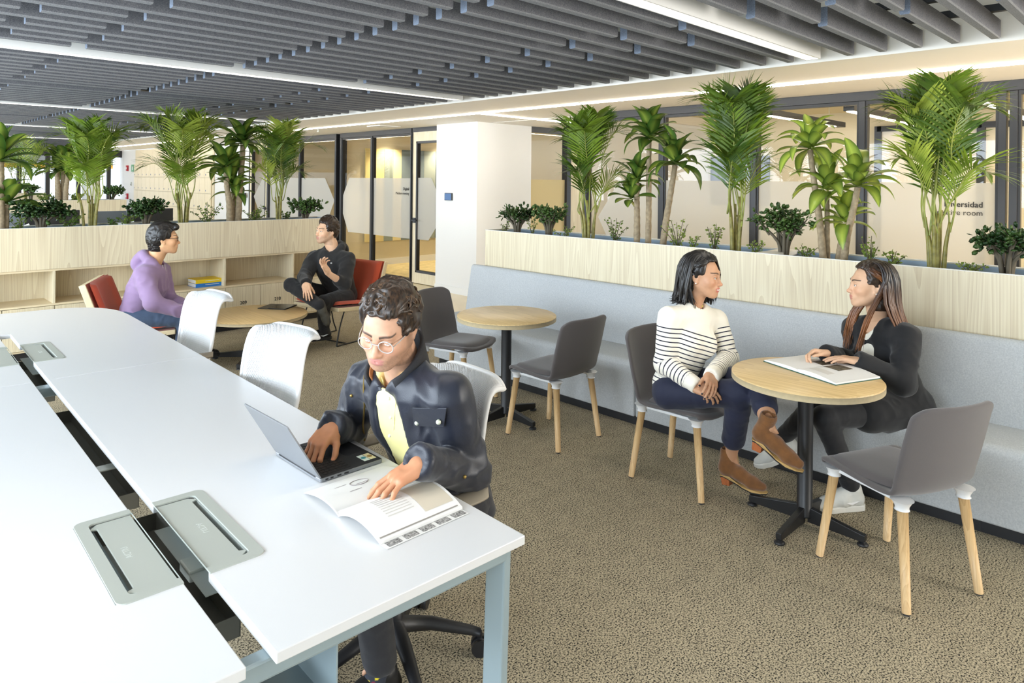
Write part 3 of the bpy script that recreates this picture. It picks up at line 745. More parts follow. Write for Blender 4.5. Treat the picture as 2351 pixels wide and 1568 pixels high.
# power hatches
M['hatch'] = plain('hatch_grey', srgb(178, 182, 174), .42, metal=.15)
def hatch(y0, side):
    X = (lambda v: -.72+side*v)   # v measured from the slot centre line
    fl = MB(); x0, x1 = .03, .168; yy0, yy1 = y0-.015, y0+.465
    def ring(outer, inner, z0, z1):
        n = len(outer); vs = []
        for z in (z0, z1):
            vs += [(X(x), y, z) for x, y in outer]; 
            vs += [(X(x), y, z) for x, y in inner]
        fs = []
        for i in range(n):
            j = (i+1) % n
            fs += [(2*n+i, 2*n+j, 3*n+j, 3*n+i), (i, j, 2*n+j, 2*n+i), (n+i, 3*n+i, 3*n+j, n+j), (i, n+i, n+j, j)]
        return vs, fs
    # U shaped flange (open towards the slot) as three bars with rounded outer corners
    oc = rrect(x0, x1, yy0, yy1, .022, 5, (1, 1, 0, 0)); ic = rrect(x0, x1-.03, yy0+.028, yy1-.028, .016, 5, (1, 1, 0, 0))
    fl.add(*ring(oc, ic, ZT-.002, ZT+.003))
    h = fl.obj('hatch_frame', M['hatch'], desk); h.data.validate()
    lid = MB().prism([(X(.034), yy0+.032), (X(.118), yy0+.032), (X(.136), yy0+.05), (X(.136), yy0+.056), (X(.122), yy0+.062), (X(.122), yy1-.062), (X(.136), yy1-.056), (X(.136), yy1-.05), (X(.118), yy1-.032), (X(.034), yy1-.032)][::side], ZT-.006, ZT-.001)
    l = bevel(lid.obj('hatch_lid', M['hatch'], h), .0015)
    w = MB(); w.box(min(X(.03), X(.14)), max(X(.03), X(.14)), yy0+.03, yy1-.03, ZT-.07, ZT-.068)
    w.box(min(X(.136), X(.139)), max(X(.136), X(.139)), yy0+.03, yy1-.03, ZT-.07, ZT-.003)
    w.obj('hatch_well', M['grey_metal'], h)
    text('ACTIU', .022, (X(.085), (yy0+yy1)/2, ZT-.001), (0, 0, math.radians(-90 if side == 1 else 90)), plain('embossed', srgb(196, 200, 194), .4), l, align='CENTER', name='embossed_mark', extrude=.0004)
for y0 in (.385, 2.905):
    for s_ in (1, -1): hatch(y0, s_)
# frame below
f = MB()
f.box(-1.40, -.035, .03, .07, ZT-TH-.045, ZT-TH)
bevel(f.obj('end_beam', M['steel_frame'], desk), .006)
for y in (2.45, 4.1): bevel(MB().box(-1.40, -.035, y, y+.06, ZT-TH-.045, ZT-TH).obj('cross_beam', M['steel_frame'], desk), .004)
for x in (-.035, -1.425):
    for y in (.03, 2.45):
        q = MB(); q.add([(x-.012, y, ZT-TH), (x+.014, y, ZT-TH), (x+.014, y+.075, ZT-TH), (x-.012, y+.075, ZT-TH),
                         (x-.03, y, 0), (x-.004, y, 0), (x-.004, y+.075, 0), (x-.03, y+.075, 0)],
                        [(0, 1, 2, 3), (7, 6, 5, 4), (0, 4, 5, 1), (1, 5, 6, 2), (2, 6, 7, 3), (3, 7, 4, 0)])
        bevel(q.obj('leg', M['steel_frame'], desk), .005)
for x in (-.62, -.86): MB().box(x-.02, x+.02, .07, 4.1, ZT-TH-.04, ZT-TH-.001).obj('side_rail', M['steel_frame'], desk)
M['tray'] = plain('cable_tray', srgb(120, 118, 110), .5, metal=.3)
for a, b_ in ((.36, 1.05), (1.25, 2.35), (2.75, 3.5)):
    q = MB(); q.box(-.82, -.62, a, b_, .555, .558); q.box(-.82, -.817, a, b_, .558, .64); q.box(-.623, -.62, a, b_, .558, .64); q.box(-.82, -.62, a, a+.003, .558, .61); q.box(-.82, -.62, b_-.003, b_, .558, .61)
    q.obj('cable_tray', M['tray'], desk)
for y in (1.33, 2.47): bevel(MB().box(-.80, -.64, y, y+.05, ZT-TH-.03, ZT-TH-.024).obj('tie_plate', M['grey_metal'], desk), .002)
bevel(MB().box(-.69, -.63, .52, .60, .64, .67).obj('socket', M['hatch'], desk), .004)
# bent steel cable riser hanging under the near end
q = MB(); pr_ = [(-.52, .66), (-.52, .50), (-.50, .48), (-.62, .48), (-.66, .50), (-.70, .56), (-.78, .56)]
for (xa, za), (xb, zb) in zip(pr_[:-1], pr_[1:]): q.add([(xa, .06, za), (xb, .06, zb), (xb, .30, zb), (xa, .30, za)], [(0, 1, 2, 3)])
sd = q.obj('cable_riser', M['steel_frame'], desk); s_ = sd.modifiers.new('thick', 'SOLIDIFY'); s_.thickness = .004

# ================================================================ white task chairs
M['mesh_white'] = None
def perforated(name, col):
    mt, nt, b, N, L = nmat(name); sset(b, color=col, rough=.42)
    at = N('ShaderNodeAttribute'); at.attribute_name = 'uvw'
    sp = N('ShaderNodeSeparateXYZ'); L(at.outputs['Vector'], sp.inputs[0])
    def mth(op, a, b_=None, c=None):
        n = N('ShaderNodeMath'); n.operation = op
        for i, v in enumerate((a, b_, c)):
            if v is None: continue
            if isinstance(v, (int, float)): n.inputs[i].default_value = v
            else: L(v, n.inputs[i])
        return n.outputs[0]
    # diamond lattice of slots
    a = mth('MULTIPLY', sp.outputs[0], 20.0); c = mth('MULTIPLY', sp.outputs[1], 15.0)
    s1 = mth('SINE', mth('MULTIPLY', mth('ADD', a, c), math.pi)); s2 = mth('SINE', mth('MULTIPLY', mth('SUBTRACT', a, c), math.pi))
    pr2 = mth('MULTIPLY', s1, s2)
    msk = mth('MULTIPLY', mth('ABSOLUTE', pr2), sp.outputs[2])
    bm_ = N('ShaderNodeBump'); bm_.inputs['Strength'].default_value = .9; bm_.inputs['Distance'].default_value = .006
    L(msk, bm_.inputs['Height']); bm_.invert = True; L(bm_.outputs[0], b.inputs['Normal'])
    return mt
M['mesh_white'] = perforated('perforated_white', (.77, .77, .77))
M['seat_grey'] = plain('seat_taupe', srgb(150, 140, 124), .7)
def task_chair_parts():
    nu, nv = 40, 28
    prof = [(-.16, .50), (-.205, .56), (-.235, .66), (-.25, .76), (-.266, .85), (-.288, .915), (-.318, .948), (-.350, .958)]
    hw = [.17, .200, .216, .220, .218, .214, .206, .188]
    C = spline([(y, z, h) for (y, z), h in zip(prof, hw)], nu); P = []; uv = []
    for i, (y, z, h) in enumerate(C):
        s = i/nu; row = []
        for j in range(nv+1):
            u = -1+2*j/nv; row.append((u*h, y+.045*abs(u)**2.3*(1-.6*max(0, (s-.75)/.25)), z-abs(u)**6*.03*max(0, (s-.8)/.2)))
            edge = 1.0 if (abs(u) < .90 and .04 < s < .94) else 0.0
            uv.append((u*.225*5, s*.55*4, edge))
        P.append(row)
    b = MB(); b.s = True; b.grid(P); me = b.mesh('back_shell'); me.materials.append(M['mesh_white'])
    a = me.attributes.new('uvw', 'FLOAT_VECTOR', 'POINT'); a.data.foreach_set('vector', np.array(uv, 'f').ravel())
    # rim bead around the shell
    rimp = [P[i][0] for i in range(nu+1)]+[P[nu][j] for j in range(1, nv+1)]+[P[i][nv] for i in range(nu-1, -1, -1)]
    rm = MB().tube(rimp, .010, 8).mesh('rim'); rm.materials.append(M['white_plastic'])
    # seat cushion
    q = MB(); q.s = True; top = []; bot = []; n = 14
    for i in range(n+1):
        v = -1+2*i/n; rt = []; rb = []
        for j in range(n+1):
            u = -1+2*j/n; sx = u*math.sqrt(1-v*v*.25); sy = v*math.sqrt(1-u*u*.25); e = max(abs(u), abs(v)); h = .035*math.sqrt(max(0, 1-e**6))
            zz = .445+.01*u*u-(.02*((v-.4)/.6)**2 if v > .4 else 0)
            rt.append((sx*.245, .03+sy*.235, zz+h)); rb.append((sx*.24, .03+sy*.23, zz-.03+(.02*e**4)))
        top.append(rt); bot.append(rb)
    q.grid(top); q.grid(bot[::-1]); seat = q.mesh('seat'); seat.materials.append(M['seat_grey'])
    return me, rm, seat
_tc = task_chair_parts()
arm_me = MB(); arm_me.s = True
_ap = [[(x*math.sqrt(max(0, 1-abs(y)**4)*1.0)*.042, y*.125, z*.017*math.sqrt(max(.02, 1-abs(x)**4))) for x, z in [(math.cos(a), math.sin(a)) for a in np.linspace(0, 2*math.pi, 16, endpoint=False)]] for y in np.linspace(-1, 1, 14)]
arm_me.grid(_ap, closed_v=True); arm_mesh = arm_me.mesh('arm_pad'); arm_mesh.materials.append(M['seat_grey'])
def task_chair(label, x, y, ang, base_rot=0):
    t = thing('task_chair', label, 'office chair', (x, y, 0), math.radians(ang-90), 'white task chairs at the desk')
    o = link('back_shell', _tc[0], None, t); sd = o.modifiers.new('thick', 'SOLIDIFY'); sd.thickness = .010; sd.offset = 0
    link('rim', _tc[1], None, o)
    link('seat', _tc[2], None, t)
    sp = MB().tube([(0, -.05, .40), (0, -.20, .42), (0, -.265, .55), (0, -.275, .70)], [.028, .028, .024, .018], 10); sp.obj('back_spine', M['white_plastic'], t)
    MB().lathe([(.0, .36), (.08, .36), (.11, .40), (.10, .42), (0, .42)], 20).obj('tilt_mechanism', M['black_plastic'], t)
    MB().tube([(-.10, .05, .385), (-.19, .06, .385)], .024, 14).obj('tension_knob', M['black_plastic'], t)
    MB().lathe([(0, .07), (.030, .07), (.030, .22), (.018, .22), (.018, .37), (0, .37)], 18).obj('gas_column', M['black_plastic'], t)
    for s_ in (-1, 1):
        MB().tube([(s_*.12, -.06, .41), (s_*.27, -.08, .42), (s_*.315, -.07, .48), (s_*.32, -.05, .64)], [.016, .016, .018, .016], 10).obj('arm_post', M['white_plastic'], t)
        link('arm_pad', arm_mesh, None, t, loc=(s_*.322, -.03, .655))
    for k in range(5):
        a = base_rot+k*2*math.pi/5; c, s = math.cos(a), math.sin(a)
        leg = MB().tube([(.02*c, .02*s, .125), (.13*c, .13*s, .12), (.27*c, .27*s, .085), (.30*c, .30*s, .075)], [.032, .026, .019, .017], 10, flat=.85).obj('base_arm', M['black_plastic'], t)
        w = MB()
        for off in (-.016, .016):
            p0 = Vector((.30*c-s*(off-.009), .30*s+c*(off-.009), .03)); p1 = Vector((.30*c-s*(off+.009), .30*s+c*(off+.009), .03))
            w.tube([p0, p1], .03, 16)
        w.tube([(.30*c, .30*s, .03), (.30*c, .30*s, .08)], .009, 8)
        w.obj('caster', M['black_plastic'], leg)
    return t
task_chair('white task chair with perforated back, occupied by the man in the navy jacket', 1.42, 1.99, 176, .35)
task_chair('empty white task chair tucked under the desk, between the laptop and the coffee table', 1.29, 3.07, 190, .1)
task_chair('empty white task chair furthest along the desk, beside the man in purple', 1.42, 4.36, 184, .5)

# ================================================================ lounge chairs and coffee table
def lounge_chair(label, x, y, ang):
    t = thing('lounge_chair', label, 'armchair', (x, y, 0), math.radians(ang-90), 'rust lounge chairs')
    W, D = .33, .25
    # plywood trough: seat band and back band seen from the side
    def slab(P, name, mat, w0, w1, parent):
        b = MB(); b.extrude([(w0, y_, z_) for y_, z_ in P], (w1-w0, 0, 0)); return bevel(b.obj(name, mat, parent), .006)
    seatP = [(D+.02, .365), (D+.02, .415), (-D, .365), (-D-.02, .30), (-D+.02, .295)]
    slab([(D+.02, .36), (D+.02, .40), (-D-.01, .355), (-D-.03, .31)], 'seat_shell', M['ply_edge'], -W, W, t)
    slab([(-D-.03, .31), (-D+.015, .345), (-D-.145, .80), (-D-.195, .79)], 'back_shell', M['ply_edge'], -W, W, t)
    # seat cushion: flat middle, bolsters rising at both sides
    n = 20
    def cushion(name, axis):
        b = MB(); b.s = True; top = []; bot = []
        for i in range(n+1):
            v = i/n; rt = []; rb = []
            for j in range(n+1):
                u = -1+2*j/n; lift = .028*max(0, (abs(u)-.55)/.45)**1.0; e = min(1, min(v, 1-v)/.06); ee = min(1, (1-abs(u))/.05); h = .038*math.sqrt(min(e, 1))*math.sqrt(min(ee, 1)) if min(e, ee) > 0 else 0
                if axis == 'seat':
                    y_ = D+.01-(2*D)*v; z_ = .402-.045*v
                    rt.append((u*(W-.012), y_, z_+h+lift)); rb.append((u*(W-.012), y_, z_))
                else:
                    y_ = -D+.015-.16*v; z_ = .36+.44*v
                    rt.append((u*(W-.012), y_+h+lift, z_+.3*h)); rb.append((u*(W-.012), y_, z_))
            top.append(rt); bot.append(rb)
        b.grid(top); b.grid(bot[::-1]); return b.obj(name, M['red_fabric'], t)
    cushion('seat_cushion', 'seat'); cushion('back_cushion', 'back')
    for s_ in (-1, 1):
        x_ = s_*(W-.06)
        path = spline([(x_, D-.12, .355), (x_, D-.06, .20), (x_, D-.02, .03), (x_, D-.03, .008), (x_, D-.10, .008), (x_, -D+.02, .008), (x_, -D-.02, .02), (x_, -D+.02, .12), (x_, -D+.07, .325)], 60)
        MB().tube(path, .007, 8).obj('sled_runner', M['black_metal'], t)
    MB().tube([(-W+.06, D-.16, .008), (W-.06, D-.16, .008)], .007, 8).obj('cross_bar', M['black_metal'], t)
    MB().tube([(-W+.06, -D+.06, .318), (W-.06, -D+.06, .318)], .007, 8).obj('cross_bar', M['black_metal'], t)
    return t
lounge_chair('rust red lounge chair the man in the black hoodie sits in', 3.79, 6.42, 193)
lounge_chair('rust red lounge chair the man in the purple hoodie sits in', 1.99, 6.51, -26)
t = thing('coffee_table', 'low round pale wood coffee table between the lounge chairs', 'table', (2.83, 6.22, 0))
MB().lathe([(0, .4199), (.466, .42), (.47, .416)], 72).obj('tabletop', M['table_wood'], t)
MB().lathe([(0, .39), (.467, .39), (.47, .394), (.47, .416)], 72).obj('edge_band', M['ply_edge'], t)
MB().lathe([(0, .05), (.04, .05), (.036, .06), (.036, .36), (.12, .385), (.12, .39), (0, .39)], 24).obj('column', M['black_metal'], t)
arm = MB().extrude([(px_, -.018, z_) for px_, z_ in [(.02, .02), (.02, .09), (.37, .05), (.385, .05), (.385, .02), (.37, .016)]], (0, .036, 0)).mesh('foot_arm'); arm.materials.append(M['black_metal'])
for k in range(4):
    o = link('foot_arm', arm, None, t, rot=(0, 0, k*math.pi/2+.80))
    MB().lathe([(0, 0), (.026, 0), (.026, .008), (.012, .018), (0, .018)], 14, (.36, 0, 0)).obj('glide', M['black_plastic'], o)
t = thing('tablet', 'black tablet lying in its open cover on the coffee table', 'tablet', (3.17, 6.345, .4205), math.radians(35))
bevel(MB().prism(rrect(-.125, .125, -.09, .09, .012), 0, .008).obj('body', M['black_plastic'], t), .002)
MB().prism(rrect(-.115, .115, -.08, .08, .004), .008, .0086).obj('display', plain('tablet_glass', (.01, .01, .012), .05), t)
q = MB(); q.prism(rrect(-.127, .127, .092, .20, .012), 0, .004); bevel(q.obj('cover_flap', plain('tablet_cover', (.03, .03, .034), .25), t), .001)

# ================================================================ laptop and books
LX, LY = 1.097, 1.937
lap = thing('laptop', 'open silver laptop with black keyboard in front of the man in navy', 'laptop', (LX, LY, ZT+.0005))
M['silver'] = plain('laptop_silver', srgb(140, 142, 145), .38, metal=.5)
M['key_black'] = plain('key_black', (.012, .012, .013), .55)
M['deck_black'] = plain('deck_black', (.018, .018, .02), .6)
LW, LD = .305, .232
bevel(MB().prism(rrect(0, LD, 0, LW, .008), .002, .013).obj('base', M['silver'], lap), .0015)
deck = MB().prism(rrect(.006, LD-.003, .003, LW-.003, .006), .013, .0142).obj('deck', M['deck_black'], lap)
kx, ky = .0165, .0182
key = bevel(MB().prism(rrect(0, kx-.0025, 0, ky-.0025, .0015, 3), 0, .0012).obj('key', M['key_black'], deck), .0003); key_me = key.data; bpy.data.objects.remove(key)
for r in range(6):
    for c in range(15):
        if r == 5 and 4 <= c <= 9:
            continue
        link('key', key_me, None, deck, loc=(.024+r*kx, LW-.016-(c+1)*ky+.001, .0142))
MB().prism(rrect(.024+5*kx, .024+6*kx-.0025, LW-.016-9*ky-.017, LW-.016-4*ky-.001, .0015, 3), .0142, .0154).obj('space_bar', M['key_black'], deck)
MB().prism(rrect(.150, .218, .10, .205, .003), .0142, .0145).obj('trackpad', plain('trackpad', (.02, .02, .022), .35), deck)
MB().lathe([(.0, .0015), (.0035, .0015), (.004, 0)][::-1], 12, (.024+3*kx, LW*.5, .0145)).obj('pointing_stick', plain('stick_red', srgb(214, 50, 30), .6), deck)
for i, (c0, c1) in enumerate((((.155, .205), srgb(210, 222, 214)), ((.155, .205), srgb(226, 214, 170)))):
    x0 = .175+.024*i
    s = MB().prism([(x0, .022), (x0+.022, .022), (x0+.022, .074), (x0, .074)], .0143, .0146).obj('sticker', plain('sticker_%d' % i, c1, .5), deck)
    MB().lathe([(.006, .0), (.009, .0), (.009, .0003), (.006, .0003)], 20, (x0+.011, .048, .0146)).obj('sticker_ring', plain('ring_%d' % i, srgb(70, 140, 150) if i == 0 else srgb(150, 120, 60), .5), s)
pt = MB()
for x0, wv in ((.018, .010), (.036, .010), (.060, .014), (.085, .016)): pt.box(x0, x0+wv, -.0006, .001, .0045, .0095)
pt.obj('ports', M['ink'], lap)
lid = link('lid', None, None, lap, loc=(.004, 0, .012), rot=(0, math.radians(-121), 0))
bevel(MB().prism(rrect(0, .222, 0, LW, .008), -.0025, .0025).obj('lid_case', M['silver'], lid), .001)
MB().prism(rrect(.006, .216, .006, LW-.006, .004), -.0032, -.0025).obj('screen', plain('laptop_screen', (.02, .025, .035), .15), lid)
MB().tube([(.004, .03, .012), (.004, LW-.03, .012)], .005, 10).obj('hinge', M['deck_black'], lap)

# softcover open on the desk
M['paper'] = plain('paper', (.80, .79, .77), .7)
bk = thing('open_magazine', 'thick white softcover open on the desk under his left hand', 'book', (1.165, 1.707, ZT+.0005))
def page_side(sgn, wv, hgt, arch, thick, half=.14, n=18):
    """page block from the spine (y=0) outwards, arched"""
    top = []; bot = []
    for i in range(n+1):
        s = i/n; y = sgn*wv*s; a = arch*math.sin(math.pi*min(1, s*1.02))**.8*(1-.25*s); base = .002
        th = thick*(1-.55*s)
        top.append([(-half, y, base+a+th), (half, y, base+a+th)]); bot.append([(-half, y, base+a*.86), (half, y, base+a*.86)])
    return top, bot
for sgn, wv, arch, th, nm in ((1, .20, .022, .004, 'left_pages'), (-1, .205, .030, .016, 'right_pages')):
    top, bot = page_side(sgn, wv, .27, arch, th)
    b = MB(); b.s = True; b.grid(top if sgn > 0 else top[::-1]); b.grid(bot[::-1] if sgn > 0 else bot); b.s = False
    for e in (0, 1):
        for i in range(len(top)-1): b.add([top[i][e], top[i+1][e], bot[i+1][e], bot[i][e]], [(0, 1, 2, 3)])
    b.add([top[-1][0], top[-1][1], bot[-1][1], bot[-1][0]], [(0, 1, 2, 3)])
    pg = b.obj(nm, M['paper'], bk)
    def on_page(s0, s1, x0, x1, name, mat, m_=8):
        g = []
        for k in range(m_+1):
            s = s0+(s1-s0)*k/m_; f_ = s*(len(top)-1); i = min(int(f_), len(top)-2); f_ -= i
            z = top[i][0][2]*(1-f_)+top[i+1][0][2]*f_; y = sgn*wv*s
            g.append([(x0, y, z+.0007), (x1, y, z+.0007)])
        q = MB(); q.s = True; q.grid(g if sgn > 0 else g[::-1]); return q.obj(name, mat, pg)
    if sgn < 0:
        on_page(.22, .86, .03, .13, 'printed_panel', plain('beige_print', srgb(206, 196, 178), .7))
        on_page(.945, .965, -.135, .13, 'printed_rule', plain('grey_print', srgb(150, 144, 138), .7), 2)
        for k in range(9):
            on_page(.26+.055*k, .275+.055*k, -.075, .012, 'text_line', plain('faint_print', srgb(206, 203, 198), .7) if k == 0 else bpy.data.materials['faint_print'], 2)
    else:
        for k, (s0, x0) in enumerate(((.35, -.06), (.5, -.02), (.62, -.08), (.3, .04))):
            on_page(s0, s0+.012, x0, x0+.04, 'pencil_mark', bpy.data.materials.get('pencil') or plain('pencil', srgb(150, 140, 140), .8), 1)
        g = []
        ring = []
        for k in range(33):
            a = 2*math.pi*k/32; s = .55+.10*math.sin(a); x = -.005+.030*math.cos(a)
            f_ = s*(len(top)-1); i = int(f_); f_ -= i; z = top[i][0][2]*(1-f_)+top[i+1][0][2]*f_
            ring.append((x, wv*s, z+.001))
        MB().tube(ring, .0009, 5, cap=False).obj('drawn_ellipse', bpy.data.materials['pencil'], pg)
b = MB(); b.box(-.14, .14, -.235, -.198, .0008, .0012); st = b.obj('cover_flap', M['paper'], bk)
for k in range(5): MB().box(-.128+.055*k, -.085+.055*k, -.230, -.206, .0012, .0016).obj('strip_photo', plain('strip_photo_%d' % k, (.32, .31, .30), .7, var=.9, vscale=220), st)

# hardback open on the cafe table
a_ = math.atan2(1.187-1.63, 3.37-3.542)
hb = thing('open_book', 'large green hardback lying open on the cafe table in front of the woman in black', 'book', (3.585, 1.375, .7355), a_)
M['book_green'] = plain('book_green', srgb(24, 84, 70), .5)
W2, H2 = .232, .152
for sgn in (-1, 1):
    c = MB(); c.box(min(0, sgn*W2), max(0, sgn*W2), -H2, H2, 0, .003); cv = c.obj('cover_board', M['book_green'], hb)
    top = []; bot = []; n = 18
    for i in range(n+1):
        s = i/n; th = .004+(.020 if sgn > 0 else .014)*(math.sin(math.pi*min(1, .12+.88*s))**.6 if s < .98 else .3)*(1-.45*s); x = sgn*s*(W2-.004)
        top.append([(x, -H2+.004, .003+th), (x, H2-.004, .003+th)]); bot.append([(x, -H2+.004, .003), (x, H2-.004, .003)])
    b = MB(); b.s = True; b.grid(top if sgn < 0 else top[::-1]); b.s = False
    for e in (0, 1):
        for i in range(n): b.add([top[i][e], top[i+1][e], bot[i+1][e], bot[i][e]], [(0, 1, 2, 3)])
    b.add([top[-1][0], top[-1][1], bot[-1][1], bot[-1][0]], [(0, 1, 2, 3)])
    pg = b.obj('pages', M['paper'], hb)
    def patch(s0, s1, y0, y1, nm, mat):
        g = []
        for k in range(7):
            s = s0+(s1-s0)*k/6; i = min(int(s*n), n-1); f_ = s*n-i; z = top[i][0][2]*(1-f_)+top[i+1][0][2]*f_
            g.append([(sgn*s*(W2-.004), y0, z+.0006), (sgn*s*(W2-.004), y1, z+.0006)])
        q = MB(); q.s = True; q.grid(g if sgn < 0 else g[::-1]); q.obj(nm, mat, pg)
    ph = bpy.data.materials.get('photo_print') or plain('photo_print', (.10, .085, .06), .5, var=.9, vscale=70)
    if sgn > 0: patch(.08, .5, .0, .10, 'printed_photo', ph); patch(.10, .60, -.10, -.05, 'text_block', plain('text_grey', srgb(214, 210, 204), .7))
    else: patch(.05, .35, .03, .12, 'printed_photo', ph)

# ================================================================ background workstations behind the left planter
M['screen_grey'] = plain('divider_felt', srgb(126, 130, 136), .9, bump=.2, bscale=300)
for i, (x0, x1, y) in enumerate(((1.22, 1.98, 8.9), (2.18, 2.95, 8.9))):
    t = thing('workstation', ['white workstation desk with grey screen behind the jade plant at far left', 'white workstation desk with grey screen behind the palm'][i], 'desk', ((x0+x1)/2, y, 0), 0, 'workstations behind the planter')
    hw = (x1-x0)/2
    MB().box(-hw, hw, -.7, .0, .98, 1.0).obj('desktop', M['white_lam'], t)
    bevel(MB().box(-hw, hw, .0, .04, .90, 1.28).obj('divider_screen', M['screen_grey'], t), .006)
    for x in (-hw+.05, hw-.05): MB().box(x-.03, x+.03, -.4, -.3, 0, .98).obj('leg', M['white_plastic'], t)
    bevel(MB().box(-.14, .36, -.25, -.22, 1.03, 1.31).obj('monitor', M['black_plastic'], t), .004)
    MB().box(.09, .13, -.22, -.2, 1.0, 1.2).obj('monitor_stand', M['white_plastic'], t)
    MB().tube([(-.20, -.5, 1.0), (-.20, -.5, 1.16), (-.14, -.5, 1.18)], .016, 10).obj('monitor_arm', M['white_plastic'], t)
P2 = planter('planter_box', 'distant ash planter box in front of the end windows', .6, 4.45, 15.9, 16.3, .0, 1.20, 0, (3.2, 16.1, 0))
P3 = planter('planter_box', 'farthest ash planter box beside the end windows', 2.6, 4.3, 22.6, 23.0, .0, 1.20, 0, (3.8, 22.8, 0))
# ================================================================ plants
def leaf_mat(name, c1, c2, rough=.4, attr=False, trans=.3, vscale=6):
    mt, nt, b, N, L = nmat(name); sset(b, rough=rough, spec=.4)
    if attr:
        a = N('ShaderNodeAttribute'); a.attribute_name = 'Col'; src = a.outputs['Color']
    else:
        tc = N('ShaderNodeTexCoord'); oi = N('ShaderNodeObjectInfo'); n = N('ShaderNodeTexNoise'); n.inputs['Scale'].default_value = vscale
        L(tc.outputs['Object'], n.inputs['Vector'])
        ad = N('ShaderNodeMath'); ad.operation = 'MULTIPLY_ADD'; ad.inputs[1].default_value = .5; L(oi.outputs['Random'], ad.inputs[0]); L(n.outputs['Fac'], ad.inputs[2])
        r = N('ShaderNodeValToRGB'); r.color_ramp.elements[0].position = .45; r.color_ramp.elements[1].position = .95
        r.color_ramp.elements[0].color = (*c1, 1); r.color_ramp.elements[1].color = (*c2, 1)
        L(ad.outputs[0], r.inputs[0]); src = r.outputs[0]
    L(src, b.inputs['Base Color'])
    t = N('ShaderNodeBsdfTranslucent'); L(src, t.inputs[0])
    mx = N('ShaderNodeMixShader'); mx.inputs[0].default_value = trans
    L(b.outputs[0], mx.inputs[1]); L(t.outputs[0], mx.inputs[2]); L(mx.outputs[0], nt.nodes['Material Output'].inputs[0])
    return mt
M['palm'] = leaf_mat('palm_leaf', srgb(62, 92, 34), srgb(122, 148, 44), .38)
M['palm_bright'] = leaf_mat('palm_leaf_bright', srgb(104, 132, 40), srgb(190, 204, 90), .38, trans=.45)  # yellow-green tone mixed among the darker fronds
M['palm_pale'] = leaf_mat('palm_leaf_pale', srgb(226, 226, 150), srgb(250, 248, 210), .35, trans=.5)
M['palm_stem'] = plain('palm_stem', srgb(142, 148, 66), .45, var=.35, vscale=9)
M['palm_cane'] = plain('palm_cane', srgb(134, 126, 62), .5, var=.4, vscale=25)
M['drac'] = leaf_mat('dracaena_leaf', None, None, .32, attr=True, trans=.25)
M['bark'] = plain('dracaena_bark', srgb(158, 140, 112), .8, bump=1.0, bscale=45, var=.25, vscale=40)
M['jade'] = leaf_mat('jade_leaf', srgb(38, 62, 32), srgb(92, 122, 58), .25, trans=.1, vscale=14)
M['jade_stem'] = plain('jade_stem', srgb(98, 90, 74), .8)
M['shrub'] = leaf_mat('small_leaf', srgb(70, 98, 42), srgb(140, 160, 74), .35, trans=.25, vscale=20)

